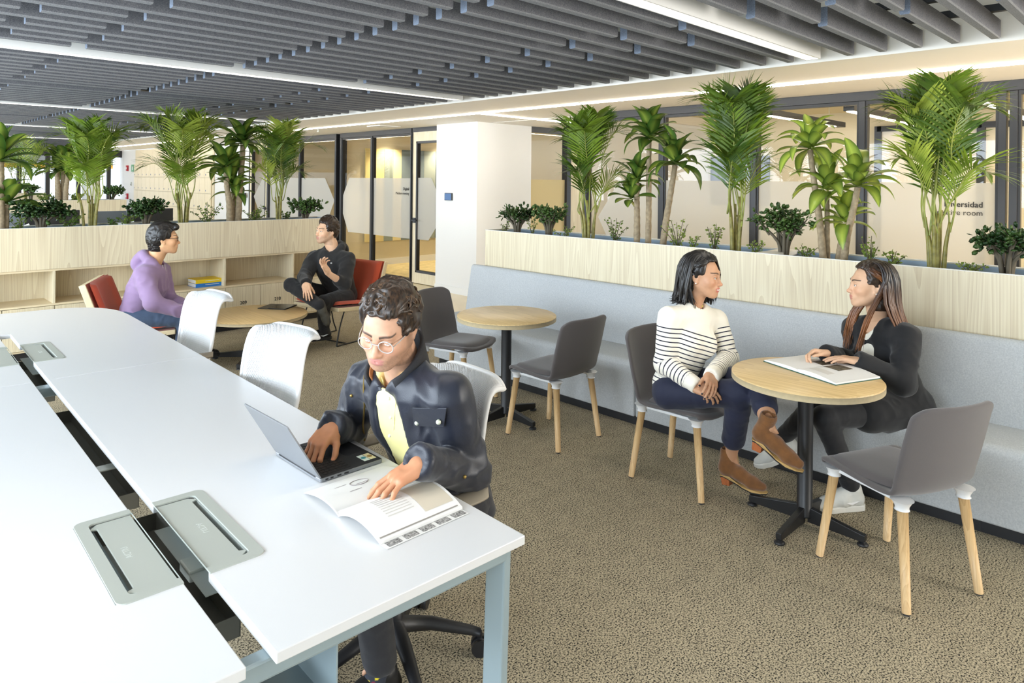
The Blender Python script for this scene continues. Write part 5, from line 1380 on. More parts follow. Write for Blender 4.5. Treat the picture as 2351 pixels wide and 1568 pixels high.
# ---------------------------------------------------------------- head
def build_head(c, R, sc, skin, lip, brow, female=False, stubble=None, eye_open=1.0, smile=0.0, neck_to=None, neck_r=.052, h=.0027):
    """returns vertices, quads, colours in world space; local: x right, y forward, z up"""
    ni = None
    if neck_to is not None: ni = (R.T@(np.array(neck_to)-np.array(c)))/sc
    lo = np.array([-.105, -.135, -.16]); hi = np.array([.105, .135, .14])
    if ni is not None: lo = np.minimum(lo, ni-.10); hi = np.maximum(hi, ni+.10)
    v = Vol(lo, hi, h)
    jw = .92 if female else 1.0
    v.ell((0, -.018, .034), (.075, .095, .088), k=.02)
    v.ell((0, .022, -.012), (.066, .072, .090), k=.03)
    v.ell((0, .034, -.066), (.054*jw, .056, .048), k=.03)
    for s in (-1, 1): v.cap((s*.056*jw, -.002, -.050), (s*.022, .068, -.096), .020, .017, k=.03)
    v.ell((0, .078, -.100), (.020*jw, .019, .017), k=.025)
    for s in (-1, 1): v.ell((s*.042, .060, -.026), (.025, .024, .022), k=.03)
    v.cap((-.034, .080, .024), (.034, .080, .024), .012 if female else .015, k=.022)
    for s in (-1, 1): v.ell((s*.032, .100, .003), (.021, .019, .016), k=.016, op='-')
    v.cap((0, .088, .012), (0, .106, -.030), .0085, .0105, k=.012); v.ell((0, .111, -.033), (.0115, .0125, .0105), k=.008)
    for s in (-1, 1): v.ell((s*.0115, .101, -.036), (.0085, .0105, .008), k=.006)
    v.ell((0, .088, -.064), (.030, .014, .018), k=.02)
    wd = .023+.006*smile
    v.ell((0, .0955, -.0605), (wd, .0085, .0056), k=.007); v.ell((0, .0935, -.0718), (wd*.86, .0088, .0064), k=.007)
    v.cap((-wd*1.02, .090, -.0660+.005*smile), (0, .1040, -.0665), .0016, k=.002, op='-'); v.cap((wd*1.02, .090, -.0660+.005*smile), (0, .1040, -.0665), .0016, k=.002, op='-')
    for s in (-1, 1):
        v.ell((s*.032, .0775, .003), (.0165, .0165, .0145), k=.004)
        v.ell((s*.0325, .094, .0015), (.0135, .012, .0048*eye_open), k=.002, op='-')
    for s in (-1, 1):
        Re = rotz(s*.35)
        v.ell((s*.077, -.012, -.006), (.0085, .021, .032), R=Re, k=.008); v.ell((s*.086, -.006, -.002), (.007, .012, .020), R=Re, k=.004, op='-'); v.ell((s*.078, -.004, -.034), (.007, .011, .010), k=.006)
    if ni is not None:
        v.cap((0, -.026, -.045), ni*.55+np.array((0, -.02, -.05))*.45, neck_r+.003, neck_r, k=.03); v.cap(ni*.55+np.array((0, -.02, -.05))*.45, ni, neck_r, neck_r*1.12, k=.03)
    V, Q = v.mesh(2)
    x, y, z = V.T
    C = np.tile(np.array(skin), (len(V), 1)).astype(float)
    C *= (1+.05*vnoise(V*90, 3))[:, None]
    def blend(mask, col): 
        m_ = np.clip(mask, 0, 1)[:, None]; C[:] = C*(1-m_)+np.array(col)*m_
    chk = np.exp(-(((np.abs(x)-.045)/.022)**2+((z+.03)/.022)**2))*(y > .03); blend(chk*.28, np.array(skin)*np.array((1.12, .72, .66)))
    blend(np.exp(-((x/.016)**2+((z+.033)/.016)**2))*(y > .09)*.3, np.array(skin)*np.array((1.1, .72, .66)))
    lipm = np.maximum(1.15-np.sqrt((x/(wd*1.0))**2+((z+.0605+.0*smile)/.0075)**2), 1.15-np.sqrt((x/(wd*.9))**2+((z+.0720)/.0085)**2))*6; blend(np.where((y > .085), np.clip(lipm, 0, 1), 0)*.85, lip)
    if smile > 0: blend(np.where((y > .09) & (np.abs(z+.066-.004*smile*(x/wd)**2) < .0026) & (np.abs(x) < wd*.75), 1, 0), (.85, .82, .78))
    # eyebrows
    bx = np.clip((np.abs(x)-.012)/.040, 0, 1); bz = .0265+.006*np.sin(bx*2.4); bt = .0046*(1-.55*bx)
    blend(np.where((np.abs(x) > .011) & (np.abs(x) < .054) & (y > .055), np.clip(1.6-np.abs(z-bz)/bt, 0, 1), 0)*.92, brow)
    # lash line
    blend(np.where((y > .07) & (np.abs(np.abs(x)-.032) < .0155), np.exp(-((z-.0015-.0048*eye_open)/.0022)**2), 0)*.8, brow)
    if stubble is not None:
        jaw = np.clip((-z-.040-.25*np.clip(y-.085, 0, 1))/.02, 0, 1)*(y > -.02)*(z > -.135); jaw *= 1-np.exp(-((x/.03)**2+((z+.066)/.010)**2))*.9
        mo = np.exp(-((x/.026)**2+((z+.050)/.0065)**2))*(y > .08)
        sb = np.clip(np.maximum(jaw, mo), 0, 1)*(.62+.3*vnoise(V*420, 8)); blend(np.clip(sb, 0, 1)*.6, stubble)
        sideb = np.exp(-(((y-.012)/.016)**2))*(np.abs(x) > .055)*(z < .03)*(z > -.06); blend(sideb*.5, stubble)
    W_ = V*sc@R.T+np.array(c)
    return W_, Q, np.clip(C, 0, 1)
def eye_meshes(parent, c, R, sc, look=(0, 1, 0), iris=(.06, .035, .02)):
    M_w = bpy.data.materials.get('eye_white') or plain('eye_white', (.82, .80, .78), .2)
    M_i = bpy.data.materials.get('iris_%.2f' % iris[0]) or plain('iris_%.2f' % iris[0], iris, .12); M_p = bpy.data.materials.get('pupil') or plain('pupil', (.005, .005, .005), .08)
    L_ = unit(look); A = frame(L_, (0, 0, 1))
    for s in (-1, 1):
        b = MB(); b.s = True; n = 16; rows = []
        angs = [0, .14, .26, .42, .48, .9, 1.3, 1.8, 2.4, math.pi]
        for a in angs: rows.append([tuple(A@np.array([math.sin(a)*math.cos(2*math.pi*j/n), math.cos(a), math.sin(a)*math.sin(2*math.pi*j/n)])*.0139) for j in range(n)])
        for i in range(len(rows)-1):
            b.cur = 2 if i < 1 else (1 if i < 3 else 0); b.grid([rows[i], rows[i+1]], closed_v=True)
        me = b.mesh('eye'); [me.materials.append(q) for q in (M_w, M_i, M_p)]
        lc = np.array((s*.032, .0782, .0025)); wc = np.array(c)+R@(lc*sc)
        o = link('eye', me, None, parent); mw = Matrix.Identity(4)
        for i in range(3):
            for j in range(3): mw[i][j] = float(R[i, j]*sc)
            mw[i][3] = float(wc[i])
        o.matrix_world = mw
# ---------------------------------------------------------------- hands
def build_hand(wrist, forearm, point, palm_n, side, skin, curl=None, spread=1.0, thumb=(35, 20, 15), scale=1.0, nail=None, h=.0024, female=False):
    """point: direction wrist -> knuckles, palm_n: direction the palm faces, side +1 right hand, -1 left.
    curl: per finger (mcp, pip, dip) degrees, order index..little"""
    R = frame(point, -np.array(palm_n, float))      # local x right, y along the hand, z = back of the hand
    curl = curl or [(20, 25, 15)]*4
    back = np.array((0, -1.0, 0)) if forearm is None else unit(R.T@(np.array(forearm)-np.array(wrist)))
    v = Vol((-.10, -.09, -.115), (.10, .215, .085), h); fat = .90 if female else 1.0
    v.cap(tuple(back*.055), (0, .006, 0), .022*fat, .024*fat, k=.02, fr=(0, 0, 1), ratio=.80)
    v.box((0, .045, 0), (.036, .046, .0125), rnd=.012, k=.018)
    v.ell((-side*.024, .028, -.008), (.018, .030, .014), k=.015)
    v.ell((side*.026, .032, -.006), (.014, .032, .012), k=.015)
    bases = [(-side*.0275, .086), (-side*.0090, .091), (side*.0100, .088), (side*.0275, .078)]
    lens = [(.043, .026, .020), (.047, .030, .021), (.043, .028, .020), (.034, .021, .018)]
    nails = []; fc = []
    def bend(d, ax, a): 
        c, s = math.cos(a), math.sin(a); return d*c+np.cross(ax, d)*s+ax*(ax@d)*(1-c)
    for i in range(4):
        p = np.array((bases[i][0], bases[i][1], .001)); sp = math.radians((-side)*(9-6*i)*spread) if True else 0
        d = np.array((math.sin(sp), math.cos(sp), 0.0)); ax = np.cross(d, (0, 0, 1.0)); ax = -unit(ax) * -1
        rr = [.0098, .0086, .0078, .0066]; r_ = [q*fat*(1 if i < 3 else .88) for q in rr]
        v.cap(p-d*.022, p, r_[0], r_[0]*1.04, k=.010)
        for s in range(3):
            d = bend(d, ax, -math.radians(curl[i][s])); q = p+d*lens[i][s]; v.cap(p, q, r_[s], r_[s+1], k=.004)
            if s == 2: nails.append((q-d*.004+unit(np.cross(ax, d))*(-r_[3]*.0), d, ax, r_[3]))
            p = q
    # thumb
    a0, a1, a2 = [math.radians(q) for q in thumb]
    p = np.array((-side*.020, .018, -.006)); d = unit(np.array((-side*math.sin(a0), math.cos(a0), -.35))); q = p+d*.046; v.cap(p, q, .0150*fat, .0118*fat, k=.016)
    ax = unit(np.cross(d, np.array((side*.3, 0, 1.0)))); axz = np.array((0, 0, 1.0))
    d = bend(d, axz, -side*a1); p = q; q = p+d*.033; v.cap(p, q, .0112*fat, .0098*fat, k=.005)
    d = bend(d, axz, -side*a2); p = q; q = p+d*.024; v.cap(p, q, .0098*fat, .0078*fat, k=.004); nails.append((q-d*.004, d, unit(np.cross(d, (0, 0, 1.))), .0078))
    V, Q = v.mesh(1)
    C = np.tile(np.array(skin), (len(V), 1)).astype(float)*(1+.05*vnoise(V*80, 4))[:, None]
    N_ = normals(V, Q)
    kn = np.zeros(len(V))
    for (x, y) in bases: kn = np.maximum(kn, np.exp(-(((V[:, 0]-x)/.008)**2+((V[:, 1]-y)/.010)**2))*(V[:, 2] > 0))
    C = C*(1-.25*kn[:, None])+np.array(skin)*np.array((1.0, .62, .55))*.25*kn[:, None]
    ncol = np.array(nail if nail is not None else np.clip(np.array(skin)*np.array((1.15, 1.05, 1.02)), 0, 1))
    for (c, d, ax, r) in nails:
        up = unit(np.cross(d, ax)); up = up if up[2] > 0 or abs(up[2]) < .2 else -up
        if (N_@up).size: 
            m_ = (np.linalg.norm(V-(c+up*r*.8), axis=1) < r*.95) & (N_@up > .35); C[m_] = ncol
    W_ = V*scale@R.T+np.array(wrist)
    return W_, Q, np.clip(C, 0, 1)
def join_parts(parts):
    V = []; Q = []; C = []; o = 0
    for v, q, c in parts: V.append(v); Q.append(q+o); C.append(c); o += len(v)
    return np.concatenate(V), np.concatenate(Q), np.concatenate(C)
M['skin'] = attr_col('skin', 'Col', .48, bump=.08, bscale=900, sss=.0, spec=.35)
def make_person(label, parts, group=None):
    V, Q, C = join_parts(parts); me = to_mesh('person', V, Q, C); o = link('person', me, M['skin']); tag(o, label, 'person', group); return o
def garment(name, person, vol, mat, amp=.004, scale=14, seed=0, it=2, stretch=None, cols=None, attrs=None, post=None):
    V, Q = vol.mesh(it)
    if post: V, Q = post(V, Q)
    if amp: V = folds(V, Q, amp, scale, seed, stretch)
    a = attrs(V) if attrs else None; c = cols(V) if cols else None
    me = to_mesh(name, V, Q, c, a); return link(name, me, mat, person)
def bounds(pts, m_): P = np.array(pts, float); return P.min(0)-m_, P.max(0)+m_
def core(J, h=.014):
    """lean continuous body inside the clothes"""
    pts = [J[k] for k in J]; v = Vol(*bounds(pts, .13), h)
    lat = unit(np.array(J['sR'])-np.array(J['sL'])); up = unit(np.array(J['neck'])-np.array(J['hip'])); fw = np.cross(up, lat)
    v.cap(J['hip'], np.array(J['hip'])*.4+np.array(J['neck'])*.6, .10, .10, k=.05, fr=fw, ratio=.7); v.cap(np.array(J['sL'])*.8+np.array(J['sR'])*.2, np.array(J['sR'])*.8+np.array(J['sL'])*.2, .045, .045, k=.06)
    v.cap(np.array(J['hip'])*.3+np.array(J['neck'])*.7, J['neck'], .06, .04, k=.05)
    for s in 'LR':
        v.chain([J['s'+s], J['e'+s], J['w'+s]], [.036, .030, .020], k=.02); v.chain([J['h'+s], J['k'+s], J['a'+s]], [.062, .042, .028], k=.03); v.cap(J['a'+s], lerp(J['a'+s], J['t'+s], .4), .018, .010, k=.02)
    return v.mesh(1)
def tube_hair(name, person, locks, mat, n=6):
    """locks: list of (points, radius, taper) - each a flattened tapering tube"""
    b = MB()
    for pts, r in locks:
        C = spline(pts, 10); k = len(C); b.tube(C, [r*(.55+.6*math.sin(math.pi*min(1, .25+.75*i/(k-1)))*(1-.75*(i/(k-1))**3)) for i in range(k)], n, cap=False, flat=.55)
    return b.obj(name, mat, person)
def hair_mat(name, c1, c2, rough=.38):
    mt, nt, b, N, L = nmat(name); sset(b, rough=rough, spec=.5)
    tc = N('ShaderNodeTexCoord'); mp = N('ShaderNodeMapping'); mp.inputs['Scale'].default_value = (1, 1, .25); L(tc.outputs['Object'], mp.inputs[0])
    n = N('ShaderNodeTexNoise'); n.inputs['Scale'].default_value = 160; n.inputs['Detail'].default_value = 2; L(mp.outputs[0], n.inputs['Vector'])
    r = N('ShaderNodeValToRGB'); r.color_ramp.elements[0].position = .35; r.color_ramp.elements[1].position = .75; r.color_ramp.elements[0].color = (*c1, 1); r.color_ramp.elements[1].color = (*c2, 1)
    L(n.outputs['Fac'], r.inputs[0]); L(r.outputs[0], b.inputs['Base Color'])
    bm_ = N('ShaderNodeBump'); bm_.inputs['Strength'].default_value = .5; bm_.inputs['Distance'].default_value = .002; L(n.outputs['Fac'], bm_.inputs['Height']); L(bm_.outputs[0], b.inputs['Normal'])
    return mt
def hair_cap(person, c, R, sc, mat, hairline=.055, side_z=-.02, back_z=-.09, thick=.012, rough=.004, seed=1, part=0.0, name='hair', front_y=.085, h=.0035, temple=.045, vol_top=0.0, scale_n=60, extra=None):
    """scalp hair: offset of the skull trimmed along a hairline, roughened into strands"""
    v = Vol((-.13, -.16, -.16), (.13, .15, .18), h)
    v.ell((0, -.018, .036+vol_top*.5), (.075+thick, .095+thick, .088+thick+vol_top*.5), k=.02)
    v.cap((0, -.06, -.01), (0, -.05, back_z), .072, .055, k=.04)
    if extra: extra(v)
    # trim the face: everything in front of and below the hairline
    v.box((0, .13, -.10+hairline-.0), (.20, .13-temple+.0+.0, .10), rnd=.02, k=.012, op='-')
    for s in (-1, 1): v.box((s*.09, .075, -.13+side_z), (.06, .075, .13), rnd=.012, k=.010, op='-')
    v.ell((0, .045, -.045), (.066, .085, .085), k=.01, op='-')
    v.box((0, 0, back_z-.20), (.3, .3, .2), rnd=.01, k=.02, op='-')
    V, Q = v.mesh(1); N_ = normals(V, Q)
    s = V*np.array((scale_n, scale_n*.35, scale_n*.5)); V = V+N_*(rough*(1-2*np.abs(vnoise(s+vnoise(V*25, 4)[:, None]*1.5, seed)))+rough*.6*vnoise(V*28, seed+2))[:, None]
    me = to_mesh(name, V*sc@R.T+np.array(c), Q); return link(name, me, mat, person)
def HP(c, R, sc, p): return np.array(c)+R@(np.array(p, float)*sc)
def glasses(person, c, R, sc, mat, round_=True, r=.022, lens=True, name='glasses'):
    b = MB(); P = lambda p: tuple(HP(c, R, sc, p))
    for s in (-1, 1):
        n = 28
        if round_: ring = [(s*.034+r*math.cos(a), .104-.10*abs(.0)+(-.006*(abs(math.cos(a))) if False else 0)-abs(s*.034+r*math.cos(a))*.08, .000+r*.92*math.sin(a)) for a in np.linspace(0, 2*math.pi, n+1)]
        else: ring = [(s*.034+r*1.08*(abs(math.cos(a))**.5)*np.sign(math.cos(a)), .104-abs(s*.034)*.1, .001+r*.78*(abs(math.sin(a))**.5)*np.sign(math.sin(a))) for a in np.linspace(0, 2*math.pi, n+1)]
        b.tube([P(q) for q in ring], .0018*sc, 6, cap=False)
        b.tube([P((s*(.034+r), .097, .005)), P((s*.0665, .070, .006)), P((s*.0785, .0, .005)), P((s*.0795, -.015, -.006))], .0017*sc, 6)
    b.tube([P((-.013, .104, .004)), P((0, .107, .007)), P((.013, .104, .004))], .0016*sc, 6)
    return b.obj(name, mat, person)
# ================================================================ people
from mathutils.bvhtree import BVHTree
A3 = lambda p: np.array(tuple(p), float)
def px3(x, y, w): return A3(pix(x, y, w))
def pz3(x, y, z): return A3(pixz(x, y, z))
def hitpix(o, x, y):
    """where the sight line through a photo pixel meets a garment (to sew a detail onto its surface)"""
    me = o.data; t = BVHTree.FromPolygons([v.co for v in me.vertices], [p.vertices for p in me.polygons])
    d = (pix(x, y, 1.0)-Vector((0, 0, CAM_H))).normalized(); loc, n, i, dist = t.ray_cast(Vector((0, 0, CAM_H)), d)
    return (loc, n) if loc is not None else (pix(x, y, 3), -d)
def lerp(a, b, t): return A3(a)*(1-t)+A3(b)*t
def torso_frame(J):
    lat = unit(A3(J['sR'])-A3(J['sL'])); up = unit(lerp(J['sL'], J['sR'], .5)-A3(J['hip'])); fw = unit(np.cross(up, lat)); return lat, fw, up
def top_garment(J, h, wid=.155, depth=.70, slv=(.072, .060, .046), hem=0.0, bust=0.0, belly=0.0, k=.045, neck_r=.062, cuff=None, sleeves=True, hipw=None):
    lat, fw, up = torso_frame(J); hip = A3(J['hip']); sm = lerp(J['sL'], J['sR'], .5)
    pts = [hip, J['sL'], J['sR'], J['eL'], J['eR'], J['wL'], J['wR'], J['neck']]
    v = Vol(*bounds(pts, .22), h)
    hw = hipw or wid
    waist = lerp(hip, sm, .42); chest = lerp(hip, sm, .74)
    v.cap(hip-up*hem, waist, hw, wid*.94, k=k, fr=fw, ratio=depth); v.cap(waist, chest, wid*.94, wid*1.02, k=k, fr=fw, ratio=depth)
    v.cap(chest, lerp(chest, sm, .75), wid*1.02, wid*.78, k=k, fr=fw, ratio=depth*.98)
    v.cap(lerp(J['sL'], J['sR'], .10)-up*.01, lerp(J['sL'], J['sR'], .90)-up*.01, slv[0]*.92, k=k)
    for s in (.2, .8): v.cap(lerp(J['sL'], J['sR'], s), lerp(lerp(J['sL'], J['sR'], .5), J['neck'], .85), slv[0]*.8, neck_r*.8, k=k)
    if bust:
        for s in (-1, 1): v.ell(chest-up*.035+fw*(wid*depth*.72)+lat*s*.068, (.062, .062, .062), k=.045)
    if belly: v.ell(waist-up*.03+fw*belly, (wid*.75, wid*.6, wid*.6), k=.05)
    if sleeves:
        for s in 'LR':
            S_, E_, W_ = A3(J['s'+s]), A3(J['e'+s]), A3(J['w'+s])
            v.cap(S_-up*.01, E_, slv[0], slv[1], k=k*.8); v.cap(E_, W_, slv[1], slv[2], k=k*.6); d_ = unit(W_-E_); v.cap(W_+d_*(.008+slv[2]*1.25), W_+d_*(.02+slv[2]*1.25), slv[2]*1.25, k=.004, op='-')
    v._f = (lat, fw, up); return v
def legs_garment(J, h, thigh=.085, knee=.064, ank=.05, pel=.15, depth=.75, k=.04, cut=(1.0, 1.0)):
    lat = unit(A3(J['hR'])-A3(J['hL'])); pts = [J[a] for a in ('hip', 'hL', 'hR', 'kL', 'kR', 'aL', 'aR')]
    v = Vol(*bounds(pts, .2), h)
    v.cap(lerp(J['hL'], J['hR'], .2), lerp(J['hL'], J['hR'], .8), thigh*1.18, k=k); v.cap(J['hip'], lerp(J['hL'], J['hR'], .5), pel*.75, k=k)
    for s, c in zip('LR', cut):
        v.cap(J['h'+s], J['k'+s], thigh*1.08, knee, k=k); v.cap(J['k'+s], lerp(J['k'+s], J['a'+s], c), knee, knee+(ank-knee)*c, k=k*.5)
    return v
def cuff_ring(person, J, s, r, mat, name='cuff', ln=.035, t=1.0):
    E_, W_ = A3(J['e'+s]), A3(J['w'+s]); d = unit(W_-E_); b = MB(); b.tube([W_-d*ln, W_-d*ln*.5, W_+d*.004], [r*1.02, r, r*.98], 18); return b.obj(name, mat, person)
def shoe_frame(ank, fwd, up): 
    f = unit(fwd); u = A3(up); u = unit(u-f*(u@f)); return np.stack([np.cross(f, u), f, u], 1)
def sneaker(person, ank, fwd, up, mu, ms, name='shoe', L_=1.0, lace=None, accent=None):
    R = shoe_frame(ank, fwd, up); c = A3(ank)-R[:, 2]*.095*L_
    P = lambda p: c+R@(A3(p)*L_)
    v = Vol(*bounds([P((0, -.07, .05)), P((0, .2, .05)), P((0, -.02, .13))], .06), .005)
    v.chain([P((0, -.035, .052)), P((0, .05, .052)), P((0, .13, .040)), P((0, .178, .034))], [.037*L_, .038*L_, .034*L_, .026*L_], k=.02)
    v.cap(P((0, -.028, .06)), P((0, -.018, .105)), .036*L_, .038*L_, k=.025); v.cap(P((0, -.01, .10)), P((0, .07, .070)), .030*L_, .028*L_, k=.03)
    v.cap(P((0, -.018, .145)), P((0, -.018, .112)), .026*L_, .026*L_, k=.01, op='-')
    o = garment(name, person, v, mu, amp=.0015, scale=40)
    out = [(.036, -.06), (.040, 0), (.040, .08), (.044, .13), (.036, .18), (.012, .208), (-.014, .206), (-.036, .178), (-.040, .12), (-.034, .05), (-.036, -.02), (-.034, -.06), (-.015, -.078), (.015, -.078)]
    b = MB(); n = len(out); vs = [tuple(P((x*1.04, y, -.002+.010*max(0, (y-.14)/.07)))) for x, y in out]+[tuple(P((x, y, .030+.004*max(0, (y-.14)/.07)))) for x, y in out]
    b.add(vs, [tuple(range(n)), tuple(range(2*n-1, n-1, -1))]+[(i, n+i, n+(i+1) % n, (i+1) % n) for i in range(n)]); so_ = bevel(b.obj('sole', ms, o), .006, 3)
    if lace:
        q = MB()
        for k in range(5):
            y = .035+.022*k; z = .098-.0105*k-.002; q.tube([tuple(P((-.024, y, z-.008))), tuple(P((0, y+.006, z+.006))), tuple(P((.024, y, z-.008)))], .0035*L_, 6)
        q.obj('laces', lace, o)
    if accent:
        for s in (-1, 1):
            q = MB(); q.tube([tuple(P((s*.0385, -.04, .060))), tuple(P((s*.0405, .02, .045))), tuple(P((s*.0395, .075, .058)))], [.003, .008, .002], 6); q.obj('side_stripe', accent, o)
    return o
def ankle_boot(person, ank, fwd, up, mu, mheel, mtrim, zip_=True):
    R = shoe_frame(ank, fwd, up); c = A3(ank)-R[:, 2]*.135; P = lambda p: c+R@A3(p)
    v = Vol(*bounds([P((0, -.06, .07)), P((0, .19, .0)), P((0, -.02, .20))], .06), .0045)
    v.chain([P((0, -.030, .085)), P((0, .04, .070)), P((0, .115, .036)), P((0, .165, .026))], [.034, .036, .033, .022], k=.02)
    v.cap(P((0, -.028, .09)), P((0, -.012, .180)), .037, .040, k=.03); v.cap(P((0, -.012, .225)), P((0, -.012, .178)), .034, .033, k=.005, op='-')
    o = garment('boot', person, v, mu, amp=.002, scale=22, seed=5)
    sole = [(.030, -.055), (.034, 0), (.034, .07), (.036, .12), (.028, .165), (.008, .190), (-.012, .188), (-.030, .160), (-.034, .11), (-.030, .04), (-.030, -.055), (0, -.068)]
    zz = lambda y: .052 if y < 0 else (.052*(1-min(1, y/.10))**1.2+.002)
    n = len(sole); b = MB(); b.add([tuple(P((x, y, zz(y)-.0035))) for x, y in sole]+[tuple(P((x*1.03, y, zz(y)+.0015))) for x, y in sole], [tuple(range(n)), tuple(range(2*n-1, n-1, -1))]+[(i, n+i, n+(i+1) % n, (i+1) % n) for i in range(n)])
    b.obj('welt', mtrim, o)
    b = MB(); b.add([tuple(P((x*.99, y*.995, zz(y)-.010))) for x, y in sole]+[tuple(P((x, y, zz(y)-.0035))) for x, y in sole], [tuple(range(n)), tuple(range(2*n-1, n-1, -1))]+[(i, n+i, n+(i+1) % n, (i+1) % n) for i in range(n)]); b.obj('sole', M['sole_black'], o)
    hb = MB(); hv = [(x, y, z) for z, s, dy in ((.0, .82, -.006), (.052, 1.0, 0)) for x, y in [(.030*s, -.055*s+dy), (.030*s, -.002+dy), (-.030*s, -.002+dy), (-.030*s, -.055*s+dy)] for z in [z]]
    hb.add([tuple(P(q)) for q in hv], [(3, 2, 1, 0), (4, 5, 6, 7), (0, 1, 5, 4), (1, 2, 6, 5), (2, 3, 7, 6), (3, 0, 4, 7)]); bevel(hb.obj('heel', mheel, o), .003)
    if zip_: MB().tube([tuple(P((-.040, -.01, .175))), tuple(P((-.039, -.008, .12))), tuple(P((-.036, -.004, .075)))], .0022, 6).obj('zip', M['zip_dark'], o)
    return o
M['zip_dark'] = plain('zip_dark', srgb(60, 44, 30), .5)
def fabric(name, col, rough=.85, bump=.25, bscale=600, sheen=.15, **kw): return plain(name, col, rough, bump=bump, bscale=bscale, sheen=sheen, **kw)
HD = dict(hair_dark=hair_mat('hair_dark_brown', srgb(26, 20, 16), srgb(70, 50, 34)), hair_black=hair_mat('hair_black', srgb(14, 13, 13), srgb(42, 36, 32)), hair_brown=hair_mat('hair_brown', srgb(44, 31, 22), srgb(104, 76, 50)))
def skull(a, el, ex=0.0, rx=.075, ry=.095, rz=.088):
    """point on the skull: a = azimuth from the face (deg, + right), el = elevation (deg)"""
    a, e = math.radians(a), math.radians(el); return np.array([math.sin(a)*math.cos(e)*(rx+ex), -.018+math.cos(a)*math.cos(e)*(ry+ex), .036+math.sin(e)*(rz+ex)])
def lock_mesh(name, person, locks, mat, tip=None, root=(.01, .008, .007), n=6, flat=.5, wave=0.0):
    """locks: (points world, radius); optional root-to-tip dye colours"""
    b = MB(); T = []; wr = random.Random(3)
    for pts, r in locks:
        C = spline(pts, 12); k = len(C); o = len(b.v)
        if wave:
            ph = wr.uniform(0, 6.28); ax = unit(np.array((wr.uniform(-1, 1), wr.uniform(-1, 1), .1))); C = [np.array(c)+ax*wave*(i/(k-1))*math.sin(ph+i*.95) for i, c in enumerate(C)]
        b.tube(C, [r*(.5+.6*math.sin(math.pi*min(1, .25+.75*i/(k-1))))*(1-.85*(i/(k-1))**4) for i in range(k)], n, cap=False, flat=flat)
        T += [i/(k-1) for i in range(k) for _ in range(n)]
    me = b.mesh(name)
    if tip is not None:
        t = np.clip((np.array(T)-.42)/.45, 0, 1)[:, None]; vv = vnoise(np.array(b.v)*60, 2)[:, None]*.35+1; C = (np.array(root)*(1-t)+np.array(tip)*t)*vv
        a = me.color_attributes.new('Col', 'FLOAT_COLOR', 'POINT'); a.data.foreach_set('color', np.concatenate([np.clip(C, 0, 1), np.ones((len(C), 1))], 1).astype('f').ravel())
    return link(name, me, mat, person)
# ---------------------------------------------------------------- 1: man in the navy jacket at the desk
SK1 = np.array(srgb(204, 158, 130)); SKH = np.array(srgb(188, 132, 98))
J1 = dict(neck=px3(925, 852, 2.37), sL=px3(1028, 905, 2.22), sR=px3(842, 872, 2.50), eL=px3(1080, 1085, 2.30), wL=pz3(966, 1058, .845), eR=px3(800, 992, 2.62), wR=pz3(762, 978, .825),
          hip=A3((1.62, 1.94, .55)), hL=A3((1.60, 1.84, .53)), hR=A3((1.60, 2.04, .53)), kL=A3((1.18, 1.82, .54)), kR=A3((1.18, 2.08, .54)), aL=pz3(872, 1512, .16), aR=A3((1.15, 2.15, .10)))
J1['tL'] = J1['aL']+np.array((-.14, .02, -.06)); J1['tR'] = J1['aR']+np.array((-.13, 0, -.05))
c1 = px3(893, 746, 2.24); R1 = head_frame(209, 26, -9)
HS1 = 1.02
hd = build_head(c1, R1, HS1, SK1, srgb(196, 128, 122), srgb(46, 34, 26), stubble=srgb(92, 72, 56), eye_open=.45, neck_to=J1['neck'], neck_r=.056)
fl = unit(pz3(900, 1108, .800)-J1['wL']); fr_ = unit(pz3(718, 1042, .765)-J1['wR'])
hl = build_hand(J1['wL'], J1['eL'], fl, (-.1, .1, -1), -1, SKH, [(8, 18, 10), (9, 18, 10), (10, 20, 10), (12, 22, 12)], 1.7, (48, 14, 12), 1.02)
hr = build_hand(J1['wR'], J1['eR'], fr_+np.array((0, 0, .10)), (-.1, 0, -1), 1, SKH, [(28, 38, 24), (30, 40, 24), (32, 42, 24), (34, 44, 26)], 1.0, (40, 18, 14), 1.02)
V_, Q_ = core(J1); cr = (V_, Q_, np.tile(SK1, (len(V_), 1)))
m1 = make_person('man in a navy jacket and round glasses working on a laptop at the desk', [hd, hl, hr, cr])
eye_meshes(m1, c1, R1, HS1, look=(0, .8, -.6))
M['navy'] = plain('navy_waxed_cotton', srgb(20, 25, 40), .42, bump=.25, bscale=420, sheen=.2)
M['navy_collar'] = plain('dark_corduroy', srgb(34, 33, 36), .8, bump=.5, bscale=300)
M['yellow_shirt'] = fabric('pale_yellow_shirt', srgb(240, 230, 158), .7, .2, 500)
M['brown_cord'] = plain('tan_corduroy', srgb(146, 92, 48), .8, bump=.4, bscale=300)
v = top_garment(J1, .0065, wid=.168, depth=.74, slv=(.074, .062, .047), k=.045, hem=.03)
lat, fw, up = v._f; sm = lerp(J1['sL'], J1['sR'], .5)
hipf = A3(J1['hip'])
shirt = top_garment(J1, .008, wid=.152, depth=.74, k=.05, hem=.0, sleeves=False, slv=(.055, .05, .04))
cen = lerp(sm, hipf, .30)+fw*.155-lat*.012
v.box(cen-up*.03, (.066, .085, .36), R=np.stack([lat, fw, up], 1), rnd=.03, k=.018, op='-')
v.cap(A3(J1['neck'])-up*.03+fw*.02, A3(J1['neck'])+up*.10, .070, .085, k=.012, op='-')
jk = garment('jacket', m1, v, M['navy'], amp=.011, scale=9, seed=3)
shirt.cap(A3(J1['neck'])+fw*.055-up*.09, A3(J1['neck'])+fw*.03+up*.06, .034, .06, k=.012, op='-')
